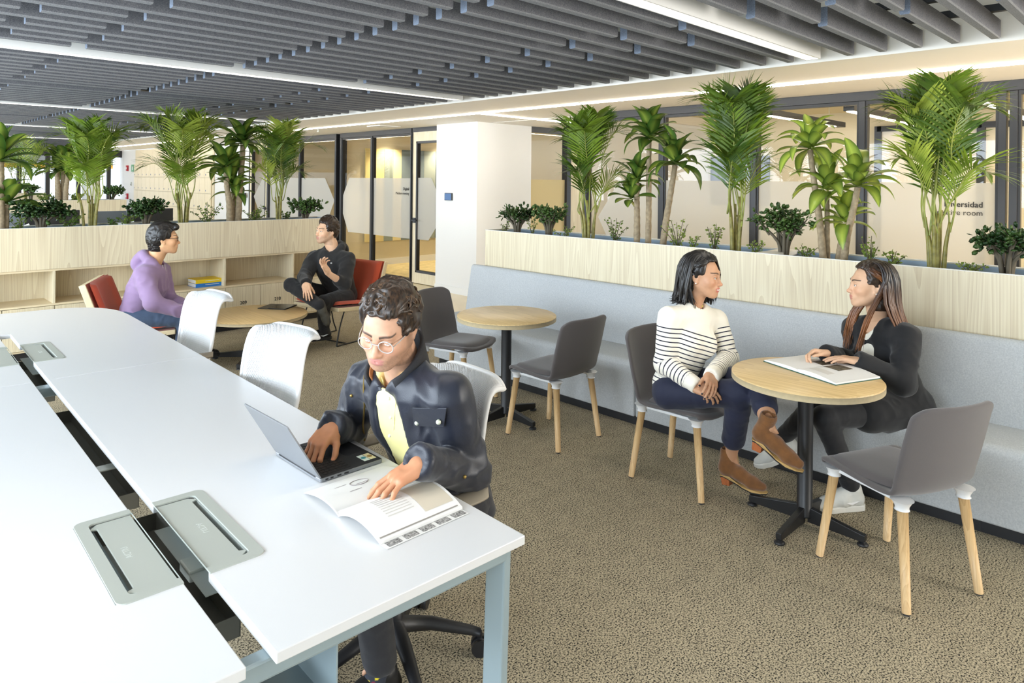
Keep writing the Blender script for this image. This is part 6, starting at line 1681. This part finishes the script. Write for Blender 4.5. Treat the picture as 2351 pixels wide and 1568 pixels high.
sh = garment('shirt', m1, shirt, M['yellow_shirt'], amp=.004, scale=13, seed=8)
# shirt collar wings and jacket stand collar
nk = A3(J1['neck']); b = MB()
def ring_pt(a, r, z, tilt=0.0):
    a = math.radians(a); return nk+lat*math.sin(a)*r+fw*(math.cos(a)*r*1.02+.008)+up*z-up*math.cos(a)*tilt
P = [[tuple(ring_pt(a, .068+.010*k, -.012+.045*(1-k), .024)) for k in (0, .5, 1)] for a in np.linspace(24, 336, 30)]
q = MB(); q.s = True; q.grid(P); col = q.obj('shirt_collar', M['yellow_shirt'], sh); col.modifiers.new('t', 'SOLIDIFY').thickness = .004
P = [[tuple(ring_pt(a, .090+.014*k+.004*math.sin(math.radians(a)), -.045+.115*k, .034)) for k in np.linspace(0, 1, 5)] for a in np.linspace(38, 322, 34)]
q = MB(); q.s = True; q.grid(P); jc = q.obj('jacket_collar', M['navy_collar'], jk); jc.modifiers.new('t', 'SOLIDIFY').thickness = .012
P = [[tuple(ring_pt(a, .084+.012*k, -.04+.108*k, .034)) for k in np.linspace(0, 1, 5)] for a in np.linspace(38, 90, 8)]
q = MB(); q.s = True; q.grid(P); q.obj('collar_lining', M['brown_cord'], jk).modifiers.new('t', 'SOLIDIFY').thickness = .005
# zip tape, placket, buttons, pocket flap sewn onto the surface
zp = [hitpix(jk, x, y) for x, y in ((838, 862), (836, 890), (838, 930), (833, 975), (836, 1010))]
M['brass'] = plain('brass', srgb(176, 148, 84), .35, metal=.8)
MB().tube([tuple(l+n*.002) for l, n in zp], .0035, 6).obj('zip', M['brass'], jk)
for x, y in ((897, 958), (895, 1000), (893, 1035), (893, 915)):
    l, n = hitpix(sh, x, y); bt = MB(); bt.ball(tuple(l+n*.001), .0055, 10, 6); bt.obj('shirt_button', M['paper'], sh)
plk = [hitpix(sh, x, y) for x, y in ((912, 880), (908, 930), (904, 985), (905, 1040))]
MB().tube([tuple(l+n*.0005) for l, n in plk], .0015, 5).obj('placket_edge', M['yellow_shirt'], sh)
pc = [hitpix(jk, x, y) for x, y in ((950, 932), (1026, 934), (1022, 975), (952, 974))]
ctr = sum((l for l, n in pc), Vector())/4; nn = sum((n for l, n in pc), Vector()).normalized()
q = MB(); pp = [l+n*.008 for l, n in pc]; q.add([tuple(p) for p in pp]+[tuple(p+nn*.004) for p in pp], [(3, 2, 1, 0), (4, 5, 6, 7), (0, 1, 5, 4), (1, 2, 6, 5), (2, 3, 7, 6), (3, 0, 4, 7)])
bevel(q.obj('pocket_flap', M['navy'], jk), .004, 3)
M['pearl_snap'] = plain('pearl_snap', srgb(216, 220, 200), .25, metal=.3)
for x, y in ((961, 963), (1012, 961), (808, 908), (1066, 1094)):
    l, n = hitpix(jk, x, y); q = MB(); q.ball(tuple(l+n*(.015 if 950 < x < 1020 else .002)), .0085 if 950 < x < 1020 else .006, 12, 8); q.obj('snap_button', M['pearl_snap'] if 950 < x < 1020 else M['brass'], jk)
for s in 'LR': cuff_ring(m1, J1, s, .047, M['navy'])
lg = garment('trousers', m1, legs_garment(J1, .009, .085, .066, .052), fabric('black_denim', srgb(26, 27, 34), .8), amp=.004, scale=16)
v = Vol(*bounds([J1['aL'], J1['aL']-np.array((0, 0, .06))], .09), .005); v.cap(J1['aL']+np.array((0, 0, .05)), J1['aL']-np.array((.01, 0, .05)), .043, .040, k=.01)
def sockcol(V):
    n = vnoise(V*45, 3); n2 = vnoise(V*70+5, 6); C = np.tile(np.array(srgb(44, 48, 58)), (len(V), 1)); C[n > .42] = srgb(226, 206, 40); C[n2 > .55] = srgb(120, 40, 60); return C
garment('sock', m1, v, attr_col('patterned_sock', 'Col', .9), amp=.001, scale=30, cols=sockcol)
M['shoe_black'] = plain('black_shoe', srgb(22, 22, 23), .5); M['sole_black'] = plain('black_sole', (.012, .012, .012), .7)
sneaker(m1, J1['aL']-np.array((0, 0, .055)), (-1, .12, 0), (0, 0, 1), M['shoe_black'], M['sole_black'])
sneaker(m1, J1['aR'], (-1, 0, 0), (0, 0, 1), M['shoe_black'], M['sole_black'])
# curly hair
hr1 = hair_cap(m1, c1, R1, HS1, HD['hair_dark'], hairline=.086, side_z=.0, back_z=-.085, thick=.014, rough=.007, seed=4, vol_top=.012, scale_n=45)
r = random.Random(5); locks = []
for k in range(330):
    a = r.uniform(-180, 180); el = r.uniform(8, 88)
    if abs(a) < 62 and el < 40+(12 if a > 0 else 0): el = r.uniform(44, 88)
    if 62 <= abs(a) < 105 and el < 22: el = r.uniform(24, 80)
    if abs(a) > 105: el = r.uniform(-32, 85)
    p = skull(a, el, .012); n = unit(p-np.array((0, -.018, .036))); t = unit(np.cross(n, (r.uniform(-1, 1), r.uniform(-1, 1), r.uniform(-.6, .6)))); s2 = np.cross(n, t)
    R_ = r.uniform(.008, .016); turns = r.uniform(.7, 1.25); ph = r.uniform(0, 6.28)
    pts = [HP(c1, R1, HS1, p+t*(R_*math.cos(ph+turns*6.28*i/6))*1.0+n*(R_*.55*math.sin(ph+turns*6.28*i/6)+.004)+s2*(.020*(i/6-.4))) for i in range(7)]
    locks.append((pts, r.uniform(.0035, .0062)*HS1))
lock_mesh('hair_curls', m1, locks, HD['hair_brown'], n=5, flat=.7)
mg = glasses(m1, c1, R1, HS1, plain('clear_acetate', srgb(196, 190, 186), .15, alpha=.9), True, .0235)

# ---------------------------------------------------------------- 2: woman in the striped jumper
SK2 = np.array(srgb(196, 150, 118))
J2 = dict(neck=px3(1592, 700, 3.90), sL=px3(1646, 732, 4.00), sR=px3(1538, 726, 3.79), eL=px3(1672, 822, 3.93), wL=px3(1634, 862, 3.60), eR=px3(1526, 834, 3.78), wR=px3(1596, 884, 3.60),
          hip=px3(1548, 885, 3.86), hL=px3(1575, 885, 3.95), hR=px3(1538, 902, 3.78), kL=px3(1742, 868, 3.60), kR=px3(1698, 902, 3.55), aL=px3(1766, 980, 3.30), aR=px3(1678, 1050, 3.72))
J2['tL'] = J2['aL']+np.array((.05, -.1, -.08)); J2['tR'] = J2['aR']+np.array((.05, -.1, -.1))
c2 = px3(1613, 632, 3.88); R2 = head_frame(-80, 6, 0); HS2 = .96
hd = build_head(c2, R2, HS2, SK2, srgb(188, 104, 96), srgb(44, 32, 26), True, eye_open=.85, smile=1.0, neck_to=J2['neck'], neck_r=.047)
hr = build_hand(J2['wR'], J2['eR'], unit(px3(1640, 908, 3.50)-J2['wR']), unit(np.array((.55, -.1, -.85))), 1, SK2, [(26, 36, 20), (34, 44, 24), (40, 48, 26), (46, 50, 26)], .5, (30, 16, 10), .92, nail=(.01, .01, .018), female=True)
hl = build_hand(J2['wL'], J2['eL'], unit(px3(1634, 918, 3.42)-J2['wL']), unit(np.array((-.35, .35, -.85))), -1, SK2, [(14, 26, 18), (18, 28, 18), (20, 30, 18), (22, 32, 20)], .8, (34, 18, 10), .92, nail=(.01, .01, .018), female=True)
V_, Q_ = core(J2); cr = (V_, Q_, np.tile(SK2, (len(V_), 1)))
# bare lower legs between hem and boot
bl = []
for s in 'LR':
    v = Vol(*bounds([J2['k'+s], J2['a'+s]], .08), .006); K_, A_ = J2['k'+s], J2['a'+s]; v.cap(lerp(K_, A_, .4), lerp(K_, A_, .75), .046, .040, k=.02); v.cap(lerp(K_, A_, .75), A_, .038, .029, k=.02)
    V_, Q_ = v.mesh(2); bl.append((V_, Q_, np.tile(SK2*1.03, (len(V_), 1))))
m2 = make_person('smiling woman in a black and white striped jumper sitting on a cafe chair', [hd, hr, hl, cr]+bl)
eye_meshes(m2, c2, R2, HS2, look=(.1, 1, 0))
def stripe_mat(name):
    mt, nt, b, N, L = nmat(name); sset(b, rough=.9, sheen=.2)
    a = N('ShaderNodeAttribute'); a.attribute_name = 'stripe'
    m_ = N('ShaderNodeMath'); m_.operation = 'FRACT'; L(a.outputs['Fac'], m_.inputs[0])
    lt = N('ShaderNodeMath'); lt.operation = 'LESS_THAN'; lt.inputs[1].default_value = .24; L(m_.outputs[0], lt.inputs[0])
    gt = N('ShaderNodeMath'); gt.operation = 'GREATER_THAN'; gt.inputs[1].default_value = 0.0; L(a.outputs['Fac'], gt.inputs[0])
    mu = N('ShaderNodeMath'); mu.operation = 'MULTIPLY'; L(lt.outputs[0], mu.inputs[0]); L(gt.outputs[0], mu.inputs[1])
    mx = N('ShaderNodeMix'); mx.data_type = 'RGBA'; mx.inputs['A'].default_value = (*srgb(242, 236, 222), 1); mx.inputs['B'].default_value = (*srgb(30, 32, 52), 1); L(mu.outputs[0], mx.inputs['Factor']); L(mx.outputs['Result'], b.inputs['Base Color'])
    tc = N('ShaderNodeTexCoord'); n = N('ShaderNodeTexNoise'); n.inputs['Scale'].default_value = 500; L(tc.outputs['Object'], n.inputs['Vector']); bp = N('ShaderNodeBump'); bp.inputs['Strength'].default_value = .3; bp.inputs['Distance'].default_value = .002; L(n.outputs['Fac'], bp.inputs['Height']); L(bp.outputs[0], b.inputs['Normal'])
    return mt
v = top_garment(J2, .006, wid=.135, depth=.74, slv=(.062, .052, .040), bust=1, k=.04, hem=-.02, neck_r=.055, hipw=.138)
lat2, fw2, up2 = v._f
v.cap(A3(J2['neck'])-up2*.02+fw2*.012, A3(J2['neck'])+up2*.09, .050, .07, k=.010, op='-')
pitch = .0245
def stripes(V):
    sm = lerp(J2['sL'], J2['sR'], .5); tz = (sm-V)@up2; st = (tz-.075)/pitch; out = st.copy(); best = np.full(len(V), 1e9)
    dT = np.full(len(V), 1e9)
    for s in 'LR':
        S_, E_, W_ = A3(J2['s'+s]), A3(J2['e'+s]), A3(J2['w'+s]); acc = 0
        side = np.abs((V-sm)@lat2)
        for a, b_ in ((S_, E_), (E_, W_)):
            d = b_-a; L_ = np.linalg.norm(d); t = np.clip((V-a)@d/(L_*L_), 0, 1); dist = np.linalg.norm(V-(a+t[:, None]*d), axis=1)
            inn = (dist < .075) & ((side > .108) if a is S_ else (dist < .062)) & (dist < best)
            best = np.where(inn, dist, best); out = np.where(inn, (acc+t*L_-.055)/pitch, out); acc += L_
        end = np.linalg.norm(V-W_, axis=1) < .062; out = np.where(end, -1, out)
    hem = ((V-A3(J2['hip']))@up2 < -.075); out = np.where(hem & (best > 1e8), -1, out)
    return dict(stripe=out)
sw = garment('jumper', m2, v, stripe_mat('striped_knit'), amp=.006, scale=10, seed=2, attrs=stripes)
tr = garment('trousers', m2, legs_garment(J2, .0075, .082, .066, .056, pel=.15, cut=(.62, .70)), fabric('navy_twill', srgb(24, 30, 56), .75, .15), amp=.004, scale=14, seed=6)
M['suede'] = plain('tan_suede', srgb(118, 76, 36), .9, bump=.35, bscale=300, var=.22, vscale=22, sheen=.4); M['heel_wood'] = wood('stacked_heel', srgb(186, 108, 62), srgb(120, 60, 30), 'Z', 3.0); M['welt'] = plain('pale_welt', srgb(196, 160, 100), .6)
fA = unit(px3(1745, 1088, 3.62)-px3(1672, 1088, 3.74)); ankle_boot(m2, J2['aR']+np.array((0, 0, -.012)), fA*np.array((1, 1, .3)), (0, 0, 1), M['suede'], M['heel_wood'], M['welt'])
fB = unit(px3(1842, 1075, 3.22)-px3(1768, 1040, 3.32)); ankle_boot(m2, J2['aL'], fB, (-.02, -.06, 1), M['suede'], M['heel_wood'], M['welt'])
hair_cap(m2, c2, R2, HS2, HD['hair_black'], hairline=.092, side_z=.012, back_z=-.15, thick=.013, rough=.003, seed=7, vol_top=.008, scale_n=70, name='hair', h=.0035, temple=.035)
r = random.Random(8); locks = []
for k in range(190):     # back and far side, chin to shoulder length, ends turned
    a = r.choice([r.uniform(100, 180), r.uniform(-180, -70)])
    l_ = r.uniform(.135, .185); w_ = r.uniform(-.004, .010); ar = math.radians(a)
    top_ = skull(a*.6+r.uniform(-8, 8), 76+r.uniform(-6, 8), .012); p1 = skull(a+r.uniform(-4, 4), 42, .014+w_); p2 = skull(a, 2, .020+w_)
    p3 = np.array((p2[0]*1.04, p2[1]*1.04, -.075)); p4 = np.array((p2[0]*1.06+r.uniform(-.010, .010), p2[1]*1.06+r.uniform(-.010, .010), -l_)); p5 = p4+np.array((math.sin(ar)*.018, math.cos(ar)*.018, -.008))
    locks.append(([HP(c2, R2, HS2, q) for q in (top_, p1, p2, p3, p4, p5)], r.uniform(.009, .014)))
for k in range(46):     # swept over the far side of the face
    a = r.uniform(-82, -44); l_ = r.uniform(.13, .18); p2 = skull(a, 0, .026); locks.append(([HP(c2, R2, HS2, q) for q in (skull(-8, 80, .012), skull(a*.85, 46, .022), p2, p2+np.array((-.010, .006, -.08)), np.array((p2[0]-.004, p2[1]+.002, -l_)))], r.uniform(.006, .010)))
for k in range(52):     # falling in front of the near shoulder
    a = r.uniform(100, 135); l_ = r.uniform(.15, .205); p2 = skull(a, -4, .018); locks.append(([HP(c2, R2, HS2, q) for q in (skull(50, 74, .012), skull(a*.92, 40, .016), p2, np.array((p2[0]*1.04, p2[1]+.012, -.09)), np.array((p2[0]*.92, p2[1]+.045+r.uniform(-.016, .012), -l_)))], r.uniform(.008, .012)))
for k in range(44):     # combed back from the parting above the ear
    a0 = r.uniform(8, 70); locks.append(([HP(c2, R2, HS2, q) for q in (skull(0, 86, .010), skull(a0, 58, .013), skull(70+r.uniform(-6, 10), 26+r.uniform(-6, 8), .014), skull(104+r.uniform(-4, 6), 4+r.uniform(-8, 8), .014), skull(128, -16, .012))], r.uniform(.006, .010)))
lock_mesh('hair_locks', m2, locks, HD['hair_black'], wave=.010)
q = MB(); q.ball(tuple(HP(c2, R2, HS2, (.083, -.006, -.040))), .0045, 10, 8); q.obj('earring', plain('pearl', (.85, .83, .78), .2), m2)
q = MB(); e_ = HP(c2, R2, HS2, (.02, .03, -.165)); q.ball(tuple(px3(1613, 703, 3.80)), .006, 8, 8, (.8, .8, 1.4)); q.obj('pendant', M['brass'], m2)

# ---------------------------------------------------------------- 3: woman in the black blazer on the banquette
SK3 = np.array(srgb(212, 170, 138))
J3 = dict(neck=px3(2018, 738, 3.73), sL=px3(2080, 768, 3.54), sR=px3(1962, 750, 3.88), eL=px3(2072, 880, 3.46), wL=pz3(1975, 828, .785), eR=px3(1965, 832, 3.90), wR=pz3(1900, 812, .79),
          hip=px3(2062, 915, 3.74), hL=px3(2075, 930, 3.66), hR=px3(2035, 925, 3.84), kL=px3(1893, 960, 3.53), kR=px3(1872, 935, 3.68), aL=px3(1952, 1112, 3.56), aR=px3(1800, 1000, 3.88))
J3['tL'] = J3['aL']+np.array((-.12, .06, -.08)); J3['tR'] = J3['aR']+np.array((-.1, .1, -.05))
c3 = px3(1997, 654, 3.70); R3 = head_frame(126, 2, 0); HS3 = .96
hd = build_head(c3, R3, HS3, SK3, srgb(190, 120, 108), srgb(40, 30, 24), True, eye_open=.9, neck_to=J3['neck'], neck_r=.046)
hl = build_hand(J3['wL'], J3['eL'], unit(np.array((-.35, .9, .03))), (0, 0, -1), -1, SK3, [(8, 12, 8), (8, 14, 8), (10, 14, 8), (12, 16, 10)], .35, (26, 10, 8), .92, female=True)
hr = build_hand(J3['wR'], J3['eR'], unit(pz3(1838, 818, .775)-J3['wR']+np.array((0, 0, .03))), unit(np.array((-.2, -.45, -.85))), 1, SK3, [(38, 44, 26), (40, 48, 28), (42, 50, 28), (44, 50, 28)], .5, (30, 16, 10), .92, female=True)
V_, Q_ = core(J3); cr = (V_, Q_, np.tile(SK3, (len(V_), 1)))
m3 = make_person('woman with long brown hair in a black blazer sitting on the banquette', [hd, hl, hr, cr])
eye_meshes(m3, c3, R3, HS3, look=(0, 1, 0))
M['black_cloth'] = fabric('black_wool', srgb(15, 15, 18), .85, .2)
v = top_garment(J3, .0065, wid=.140, depth=.76, slv=(.066, .058, .044), bust=1, k=.04, hem=.02, neck_r=.05, hipw=.155)
lat3, fw3, up3 = v._f; sm3 = lerp(J3['sL'], J3['sR'], .5); chest3 = lerp(J3['hip'], sm3, .70)
v.box(chest3+fw3*.16-up3*.02, (.048, .07, .20), R=np.stack([lat3, fw3, up3], 1), rnd=.02, k=.02, op='-')
v.cap(A3(J3['neck'])-up3*.02+fw3*.02, A3(J3['neck'])+up3*.09, .056, .075, k=.012, op='-'); v.cap(A3(J3['neck'])+fw3*.05-up3*.11, A3(J3['neck'])+fw3*.09+up3*.04, .030, .06, k=.02, op='-')
v.cap(A3(J3['hip'])-up3*.05+lat3*-.06, lerp(J3['hL'], J3['kL'], .45), .12, .105, k=.05)
bz = garment('blazer', m3, v, M['black_cloth'], amp=.008, scale=9, seed=9)
v = top_garment(J3, .007, wid=.124, depth=.78, bust=1, k=.04, sleeves=False, slv=(.045, .04, .03), neck_r=.04)
v.cap(A3(J3['neck'])+fw3*.05-up3*.05, A3(J3['neck'])+fw3*.03+up3*.07, .045, .06, k=.015, op='-')
tp = garment('knit_top', m3, v, plain('white_knit', srgb(238, 232, 216), .9, bump=.8, bscale=130), amp=.0015, scale=30)
garment('trousers', m3, legs_garment(J3, .008, .080, .060, .044, pel=.15), fabric('black_stretch', srgb(16, 16, 20), .8, .15), amp=.003, scale=15, seed=11)
for s in 'LR': cuff_ring(m3, J3, s, .041, M['black_cloth'])
l = J3['wL']+unit(J3['wL']-J3['eL'])*.004
MB().tube([tuple(J3['wL']), tuple(J3['wL']+unit(J3['wL']-J3['eL'])*.012)], .030, 18).obj('watch', plain('watch_silver', srgb(206, 204, 196), .3, metal=.8), m3)
M['sneak_grey'] = plain('pale_grey_leather', srgb(206, 206, 200), .6); M['sneak_sole'] = plain('white_rubber', srgb(224, 222, 214), .6); M['sneak_mesh'] = plain('grey_mesh', srgb(120, 116, 106), .8)
sneaker(m3, A3((J3['aL'][0], J3['aL'][1], .098)), (-.80, .55, 0), (0, 0, 1), M['sneak_grey'], M['sneak_sole'], lace=M['sneak_sole'], accent=M['paper'])
sneaker(m3, J3['aR']+np.array((0, 0, -.03)), unit(px3(1728, 1040, 3.84)-px3(1795, 1015, 3.88)), (0, 0, 1), M['sneak_grey'], M['sneak_sole'], lace=M['sneak_sole'])
M['hair_ombre'] = attr_col('hair_brown_tips', 'Col', .36, spec=.5)
hair_cap(m3, c3, R3, HS3, HD['hair_dark'], hairline=.094, side_z=.012, back_z=-.14, thick=.012, rough=.003, seed=12, vol_top=.008, scale_n=80, temple=.035)
r = random.Random(18); locks = []
for k in range(520):
    a = r.uniform(-180, 180)
    if abs(a) < 60 or -100 < a < 0: continue
    w_ = r.uniform(-.006, .012); back = abs(a) > 132 or (abs(a) > 92 and r.random() < .45)
    p0 = skull(a*.55+r.uniform(-6, 6), 80+r.uniform(-5, 6), .014); p1 = skull(a, 44, .018+w_); p2 = skull(a, 2, .022+w_)
    if back:
        p3 = np.array((p2[0]*1.05, p2[1]*1.04-.005, -.10)); p4 = np.array((p2[0]*1.5, p2[1]-.040, -.24)); p5 = np.array((p2[0]*1.45+r.uniform(-.03, .03), p2[1]-.05, r.uniform(-.47, -.36)))
    else:
        sg = 1 if a > 0 else -1; f_ = r.uniform(0, 1)
        p3 = np.array((sg*(.088+.01*f_), -.005+.03*f_, -.10)); p4 = np.array((sg*(.098+.025*f_), .045+.035*f_, -.20)); p5 = np.array((sg*(.080+.045*r.random()), .085+.03*f_+r.uniform(-.012, .012), r.uniform(-.38, -.29)))
    locks.append(([HP(c3, R3, HS3, q) for q in (p0, p1, p2, p3, p4, p5)], r.uniform(.007, .012)))
for k in range(60):     # combed back from a side parting
    sg = r.choice((-1, 1)); a0 = r.uniform(10, 62); locks.append(([HP(c3, R3, HS3, q) for q in (skull(12, 85, .010), skull(sg*a0, 60, .013), skull(sg*(68+r.uniform(-6, 8)), 30+r.uniform(-6, 8), .015), skull(sg*(100+r.uniform(-5, 6)), 4+r.uniform(-6, 8), .016), skull(sg*116, -22, .020))], r.uniform(.006, .009)))
lock_mesh('hair_locks', m3, locks, M['hair_ombre'], tip=srgb(128, 78, 38), root=srgb(34, 24, 20), wave=.008)
q = MB(); q.ball(tuple(HP(c3, R3, HS3, (-.083, -.006, -.040))), .0048, 10, 8); q.obj('earring', bpy.data.materials['pearl'], m3)

# ---------------------------------------------------------------- 4: man in the black hoodie
SK4 = np.array(srgb(226, 182, 148))
J4 = dict(neck=px3(766, 576, 7.22), sL=px3(797, 594, 7.12), sR=px3(720, 590, 7.32), eL=px3(790, 652, 6.90), wL=px3(754, 628, 6.72), eR=px3(700, 636, 7.02), wR=px3(702, 650, 6.74),
          hip=px3(784, 676, 7.3), hL=px3(792, 684, 7.16), hR=px3(766, 680, 7.36), kL=px3(742, 694, 6.84), kR=px3(668, 654, 6.98), aL=px3(744, 758, 7.02), aR=px3(733, 700, 6.68))
J4['tL'] = J4['aL']+np.array((-.12, -.02, -.08)); J4['tR'] = J4['aR']+np.array((-.02, -.1, -.05))
c4 = px3(750, 530, 7.20); R4 = head_frame(184, 0, -4); HS4 = 1.04
hd = build_head(c4, R4, HS4, SK4, srgb(190, 124, 112), srgb(50, 38, 30), stubble=srgb(150, 120, 98), eye_open=.8, neck_to=J4['neck'], neck_r=.056, h=.0033)
hl = build_hand(J4['wL'], J4['eL'], unit(px3(734, 592, 6.70)-J4['wL']), unit(np.array((.35, -.75, .3))), -1, SK4, [(10, 26, 16), (22, 36, 20), (30, 40, 22), (36, 44, 24)], 1.4, (50, 10, 8), 1.04, h=.003)
hr = build_hand(J4['wR'], J4['eR'], unit(px3(707, 684, 6.62)-J4['wR']), unit(np.array((.45, .75, -.5))), 1, SK4, [(14, 18, 12), (16, 20, 12), (18, 20, 12), (20, 24, 14)], .9, (36, 12, 8), 1.04, h=.003)
fa = Vol(*bounds([J4['eL'], J4['wL']], .08), .007); fa.cap(lerp(J4['eL'], J4['wL'], .35), J4['wL'], .038, .027, k=.01); V_, Q_ = fa.mesh(2); fap = (V_, Q_, np.tile(SK4, (len(V_), 1)))
V_, Q_ = core(J4); cr = (V_, Q_, np.tile(SK4, (len(V_), 1)))
m4 = make_person('man in a black hoodie gesturing from the right-hand lounge chair', [hd, hl, hr, cr, fap])
eye_meshes(m4, c4, R4, HS4)
M['hoodie_black'] = fabric('black_fleece', srgb(32, 31, 31), .9, .2, 300)
def hoodie(J, h, wid, mat, person, seed, name='hoodie', short=None):
    JJ = dict(J)
    if short: JJ['w'+short] = lerp(J['e'+short], J['w'+short], .42)
    v = top_garment(JJ, h, wid=wid, depth=.76, slv=(.080, .064, .050), k=.05, hem=.0, neck_r=.064); lat, fw, up = v._f; nk = A3(J['neck'])
    v.cap(nk-up*.02+fw*.02, nk+up*.10, .060, .078, k=.012, op='-')
    for a in np.linspace(60, 300, 9)[:-1]:       # hood lying behind the neck
        b_ = a+30; p = lambda q, r_=.086: nk+lat*math.sin(math.radians(q))*r_*1.05+fw*(math.cos(math.radians(q))*r_*.95-.01)+up*(.012-.03*math.cos(math.radians(q)))
        v.cap(p(a), p(b_), .026, .026, k=.03)
    v.ell(nk-fw*.115-up*.035, (.085, .05, .075), R=np.stack([lat, fw, up], 1), k=.04)
    g = garment(name, person, v, mat, amp=.011, scale=8.5, seed=seed); return g, lat, fw, up
h4, lat, fw, up = hoodie(J4, .009, .172, M['hoodie_black'], m4, 21, short='L')
garment('trousers', m4, legs_garment(J4, .009, .088, .068, .052), fabric('black_cotton', srgb(28, 27, 29), .85), amp=.004, scale=15, seed=23)
l, n = hitpix(h4, 761, 604); q = MB(); q.ball(tuple(l+n*.003), .010, 8, 6, (1, 1, .7)); q.obj('chest_logo', M['paper'], h4)
sh4 = sneaker(m4, J4['aL'], unit(px3(708, 783, 6.95)-px3(748, 775, 7.05))*np.array((1, 1, 0)), (0, 0, 1), M['shoe_black'], M['sole_black'], lace=plain('dark_lace', srgb(60, 60, 60), .8), accent=M['paper'])
sneaker(m4, J4['aR']+A3((0, 0, .0)), unit(px3(750, 738, 6.62)-px3(738, 700, 6.68)), unit(np.array((-.62, -.40, .50))), plain('worn_black_knit', srgb(74, 71, 62), .8), plain('charcoal_sole', srgb(60, 58, 54), .8), lace=plain('pale_lace', srgb(214, 206, 176), .8))
hair_cap(m4, c4, R4, HS4, HD['hair_dark'], hairline=.084, side_z=.0, back_z=-.085, thick=.014, rough=.006, seed=31, vol_top=.022, scale_n=40)
r = random.Random(33); locks = []
for k in range(150):
    a = r.uniform(-170, 170); el = r.uniform(38, 85) if abs(a) < 70 else r.uniform(5, 85)
    if abs(a) > 110: el = r.uniform(-30, 80)
    p = skull(a, el, .012); n = unit(p-np.array((0, -.018, .036))); back_ = unit(np.array((0, -1, .25))-n*(n@np.array((0, -1, .25)))); q1 = p+n*.014+back_*.02; q2 = p+n*.016+back_*.05
    locks.append(([HP(c4, R4, HS4, z_) for z_ in (p-n*.004, q1, q2-n*.010)], r.uniform(.005, .009)))
lock_mesh('hair_locks', m4, locks, HD['hair_brown'], n=5)

# ---------------------------------------------------------------- 5: man in the purple hoodie
SK5 = np.array(srgb(222, 172, 130))
J5 = dict(neck=px3(353, 600, 5.90), sL=px3(368, 622, 6.08), sR=px3(332, 630, 5.74), eL=px3(388, 690, 6.10), wL=px3(424, 703, 5.95), eR=px3(350, 696, 5.64), wR=px3(414, 714, 5.74),
          hip=px3(314, 722, 5.9), hL=px3(335, 726, 5.98), hR=px3(305, 730, 5.8), kL=px3(448, 728, 6.15), kR=px3(428, 730, 5.84), aL=px3(448, 800, 6.15), aR=px3(415, 812, 5.90))
J5['tL'] = J5['aL']+np.array((.14, -.02, -.06)); J5['tR'] = J5['aR']+np.array((.14, -.02, -.06))
c5 = px3(377, 548, 5.90); R5 = head_frame(-16, 2, 0); HS5 = 1.03
hd = build_head(c5, R5, HS5, SK5, srgb(190, 124, 108), srgb(34, 27, 22), eye_open=.8, neck_to=J5['neck'], neck_r=.058, h=.0033)
hr = build_hand(J5['wR'], J5['eR'], (.9, -.05, -.25), (-.1, .5, -.8), 1, SK5, [(24, 30, 18)]*4, .5, (30, 14, 10), 1.02, h=.003)
hl = build_hand(J5['wL'], J5['eL'], (.8, -.35, -.25), (-.1, -.5, -.8), -1, SK5, [(24, 30, 18)]*4, .5, (30, 14, 10), 1.02, h=.003)
V_, Q_ = core(J5); cr = (V_, Q_, np.tile(SK5, (len(V_), 1)))
m5 = make_person('man in a purple hoodie and dark glasses sitting in the left-hand lounge chair', [hd, hr, hl, cr])
eye_meshes(m5, c5, R5, HS5)
h5, lat, fw, up = hoodie(J5, .0085, .172, fabric('purple_fleece', srgb(146, 122, 156), .9, .2, 300), m5, 41)
q = MB(); nk = A3(J5['neck'])
for s in (-1, 1): q.tube([tuple(nk+fw*.085+lat*s*.025-up*.0), tuple(nk+fw*.125+lat*s*.03-up*.07), tuple(nk+fw*.145+lat*s*.03-up*.14)], .003, 6)
q.obj('drawstrings', M['paper'], h5)
garment('jeans', m5, legs_garment(J5, .009, .088, .068, .058), fabric('blue_denim', srgb(58, 74, 98), .85, .3, 400, var=.15, vscale=25), amp=.004, scale=15, seed=43)
sneaker(m5, J5['aR'], (.98, -.15, 0), (0, 0, 1), M['shoe_black'], M['sole_black']); sneaker(m5, J5['aL'], (.98, -.15, 0), (0, 0, 1), M['shoe_black'], M['sole_black'])
def quiff(v): v.cap((-.04, .075, .105), (.045, .085, .100), .022, .020, k=.03)
hair_cap(m5, c5, R5, HS5, HD['hair_black'], hairline=.070, side_z=.005, back_z=-.105, thick=.017, rough=.004, seed=44, vol_top=.014, scale_n=60, extra=quiff)
glasses(m5, c5, R5, HS5, plain('tortoise_frame', srgb(40, 30, 22), .25), False, .024)

# each figure's origin at its own place on the floor
for per, J in ((m1, J1), (m2, J2), (m3, J3), (m4, J4), (m5, J5)):
    base = Vector((float(J['hip'][0]), float(J['hip'][1]), 0.0)); per.data.transform(Matrix.Translation(-base)); per.location = base
    for ch in per.children: ch.matrix_parent_inverse = Matrix.Translation(-base)
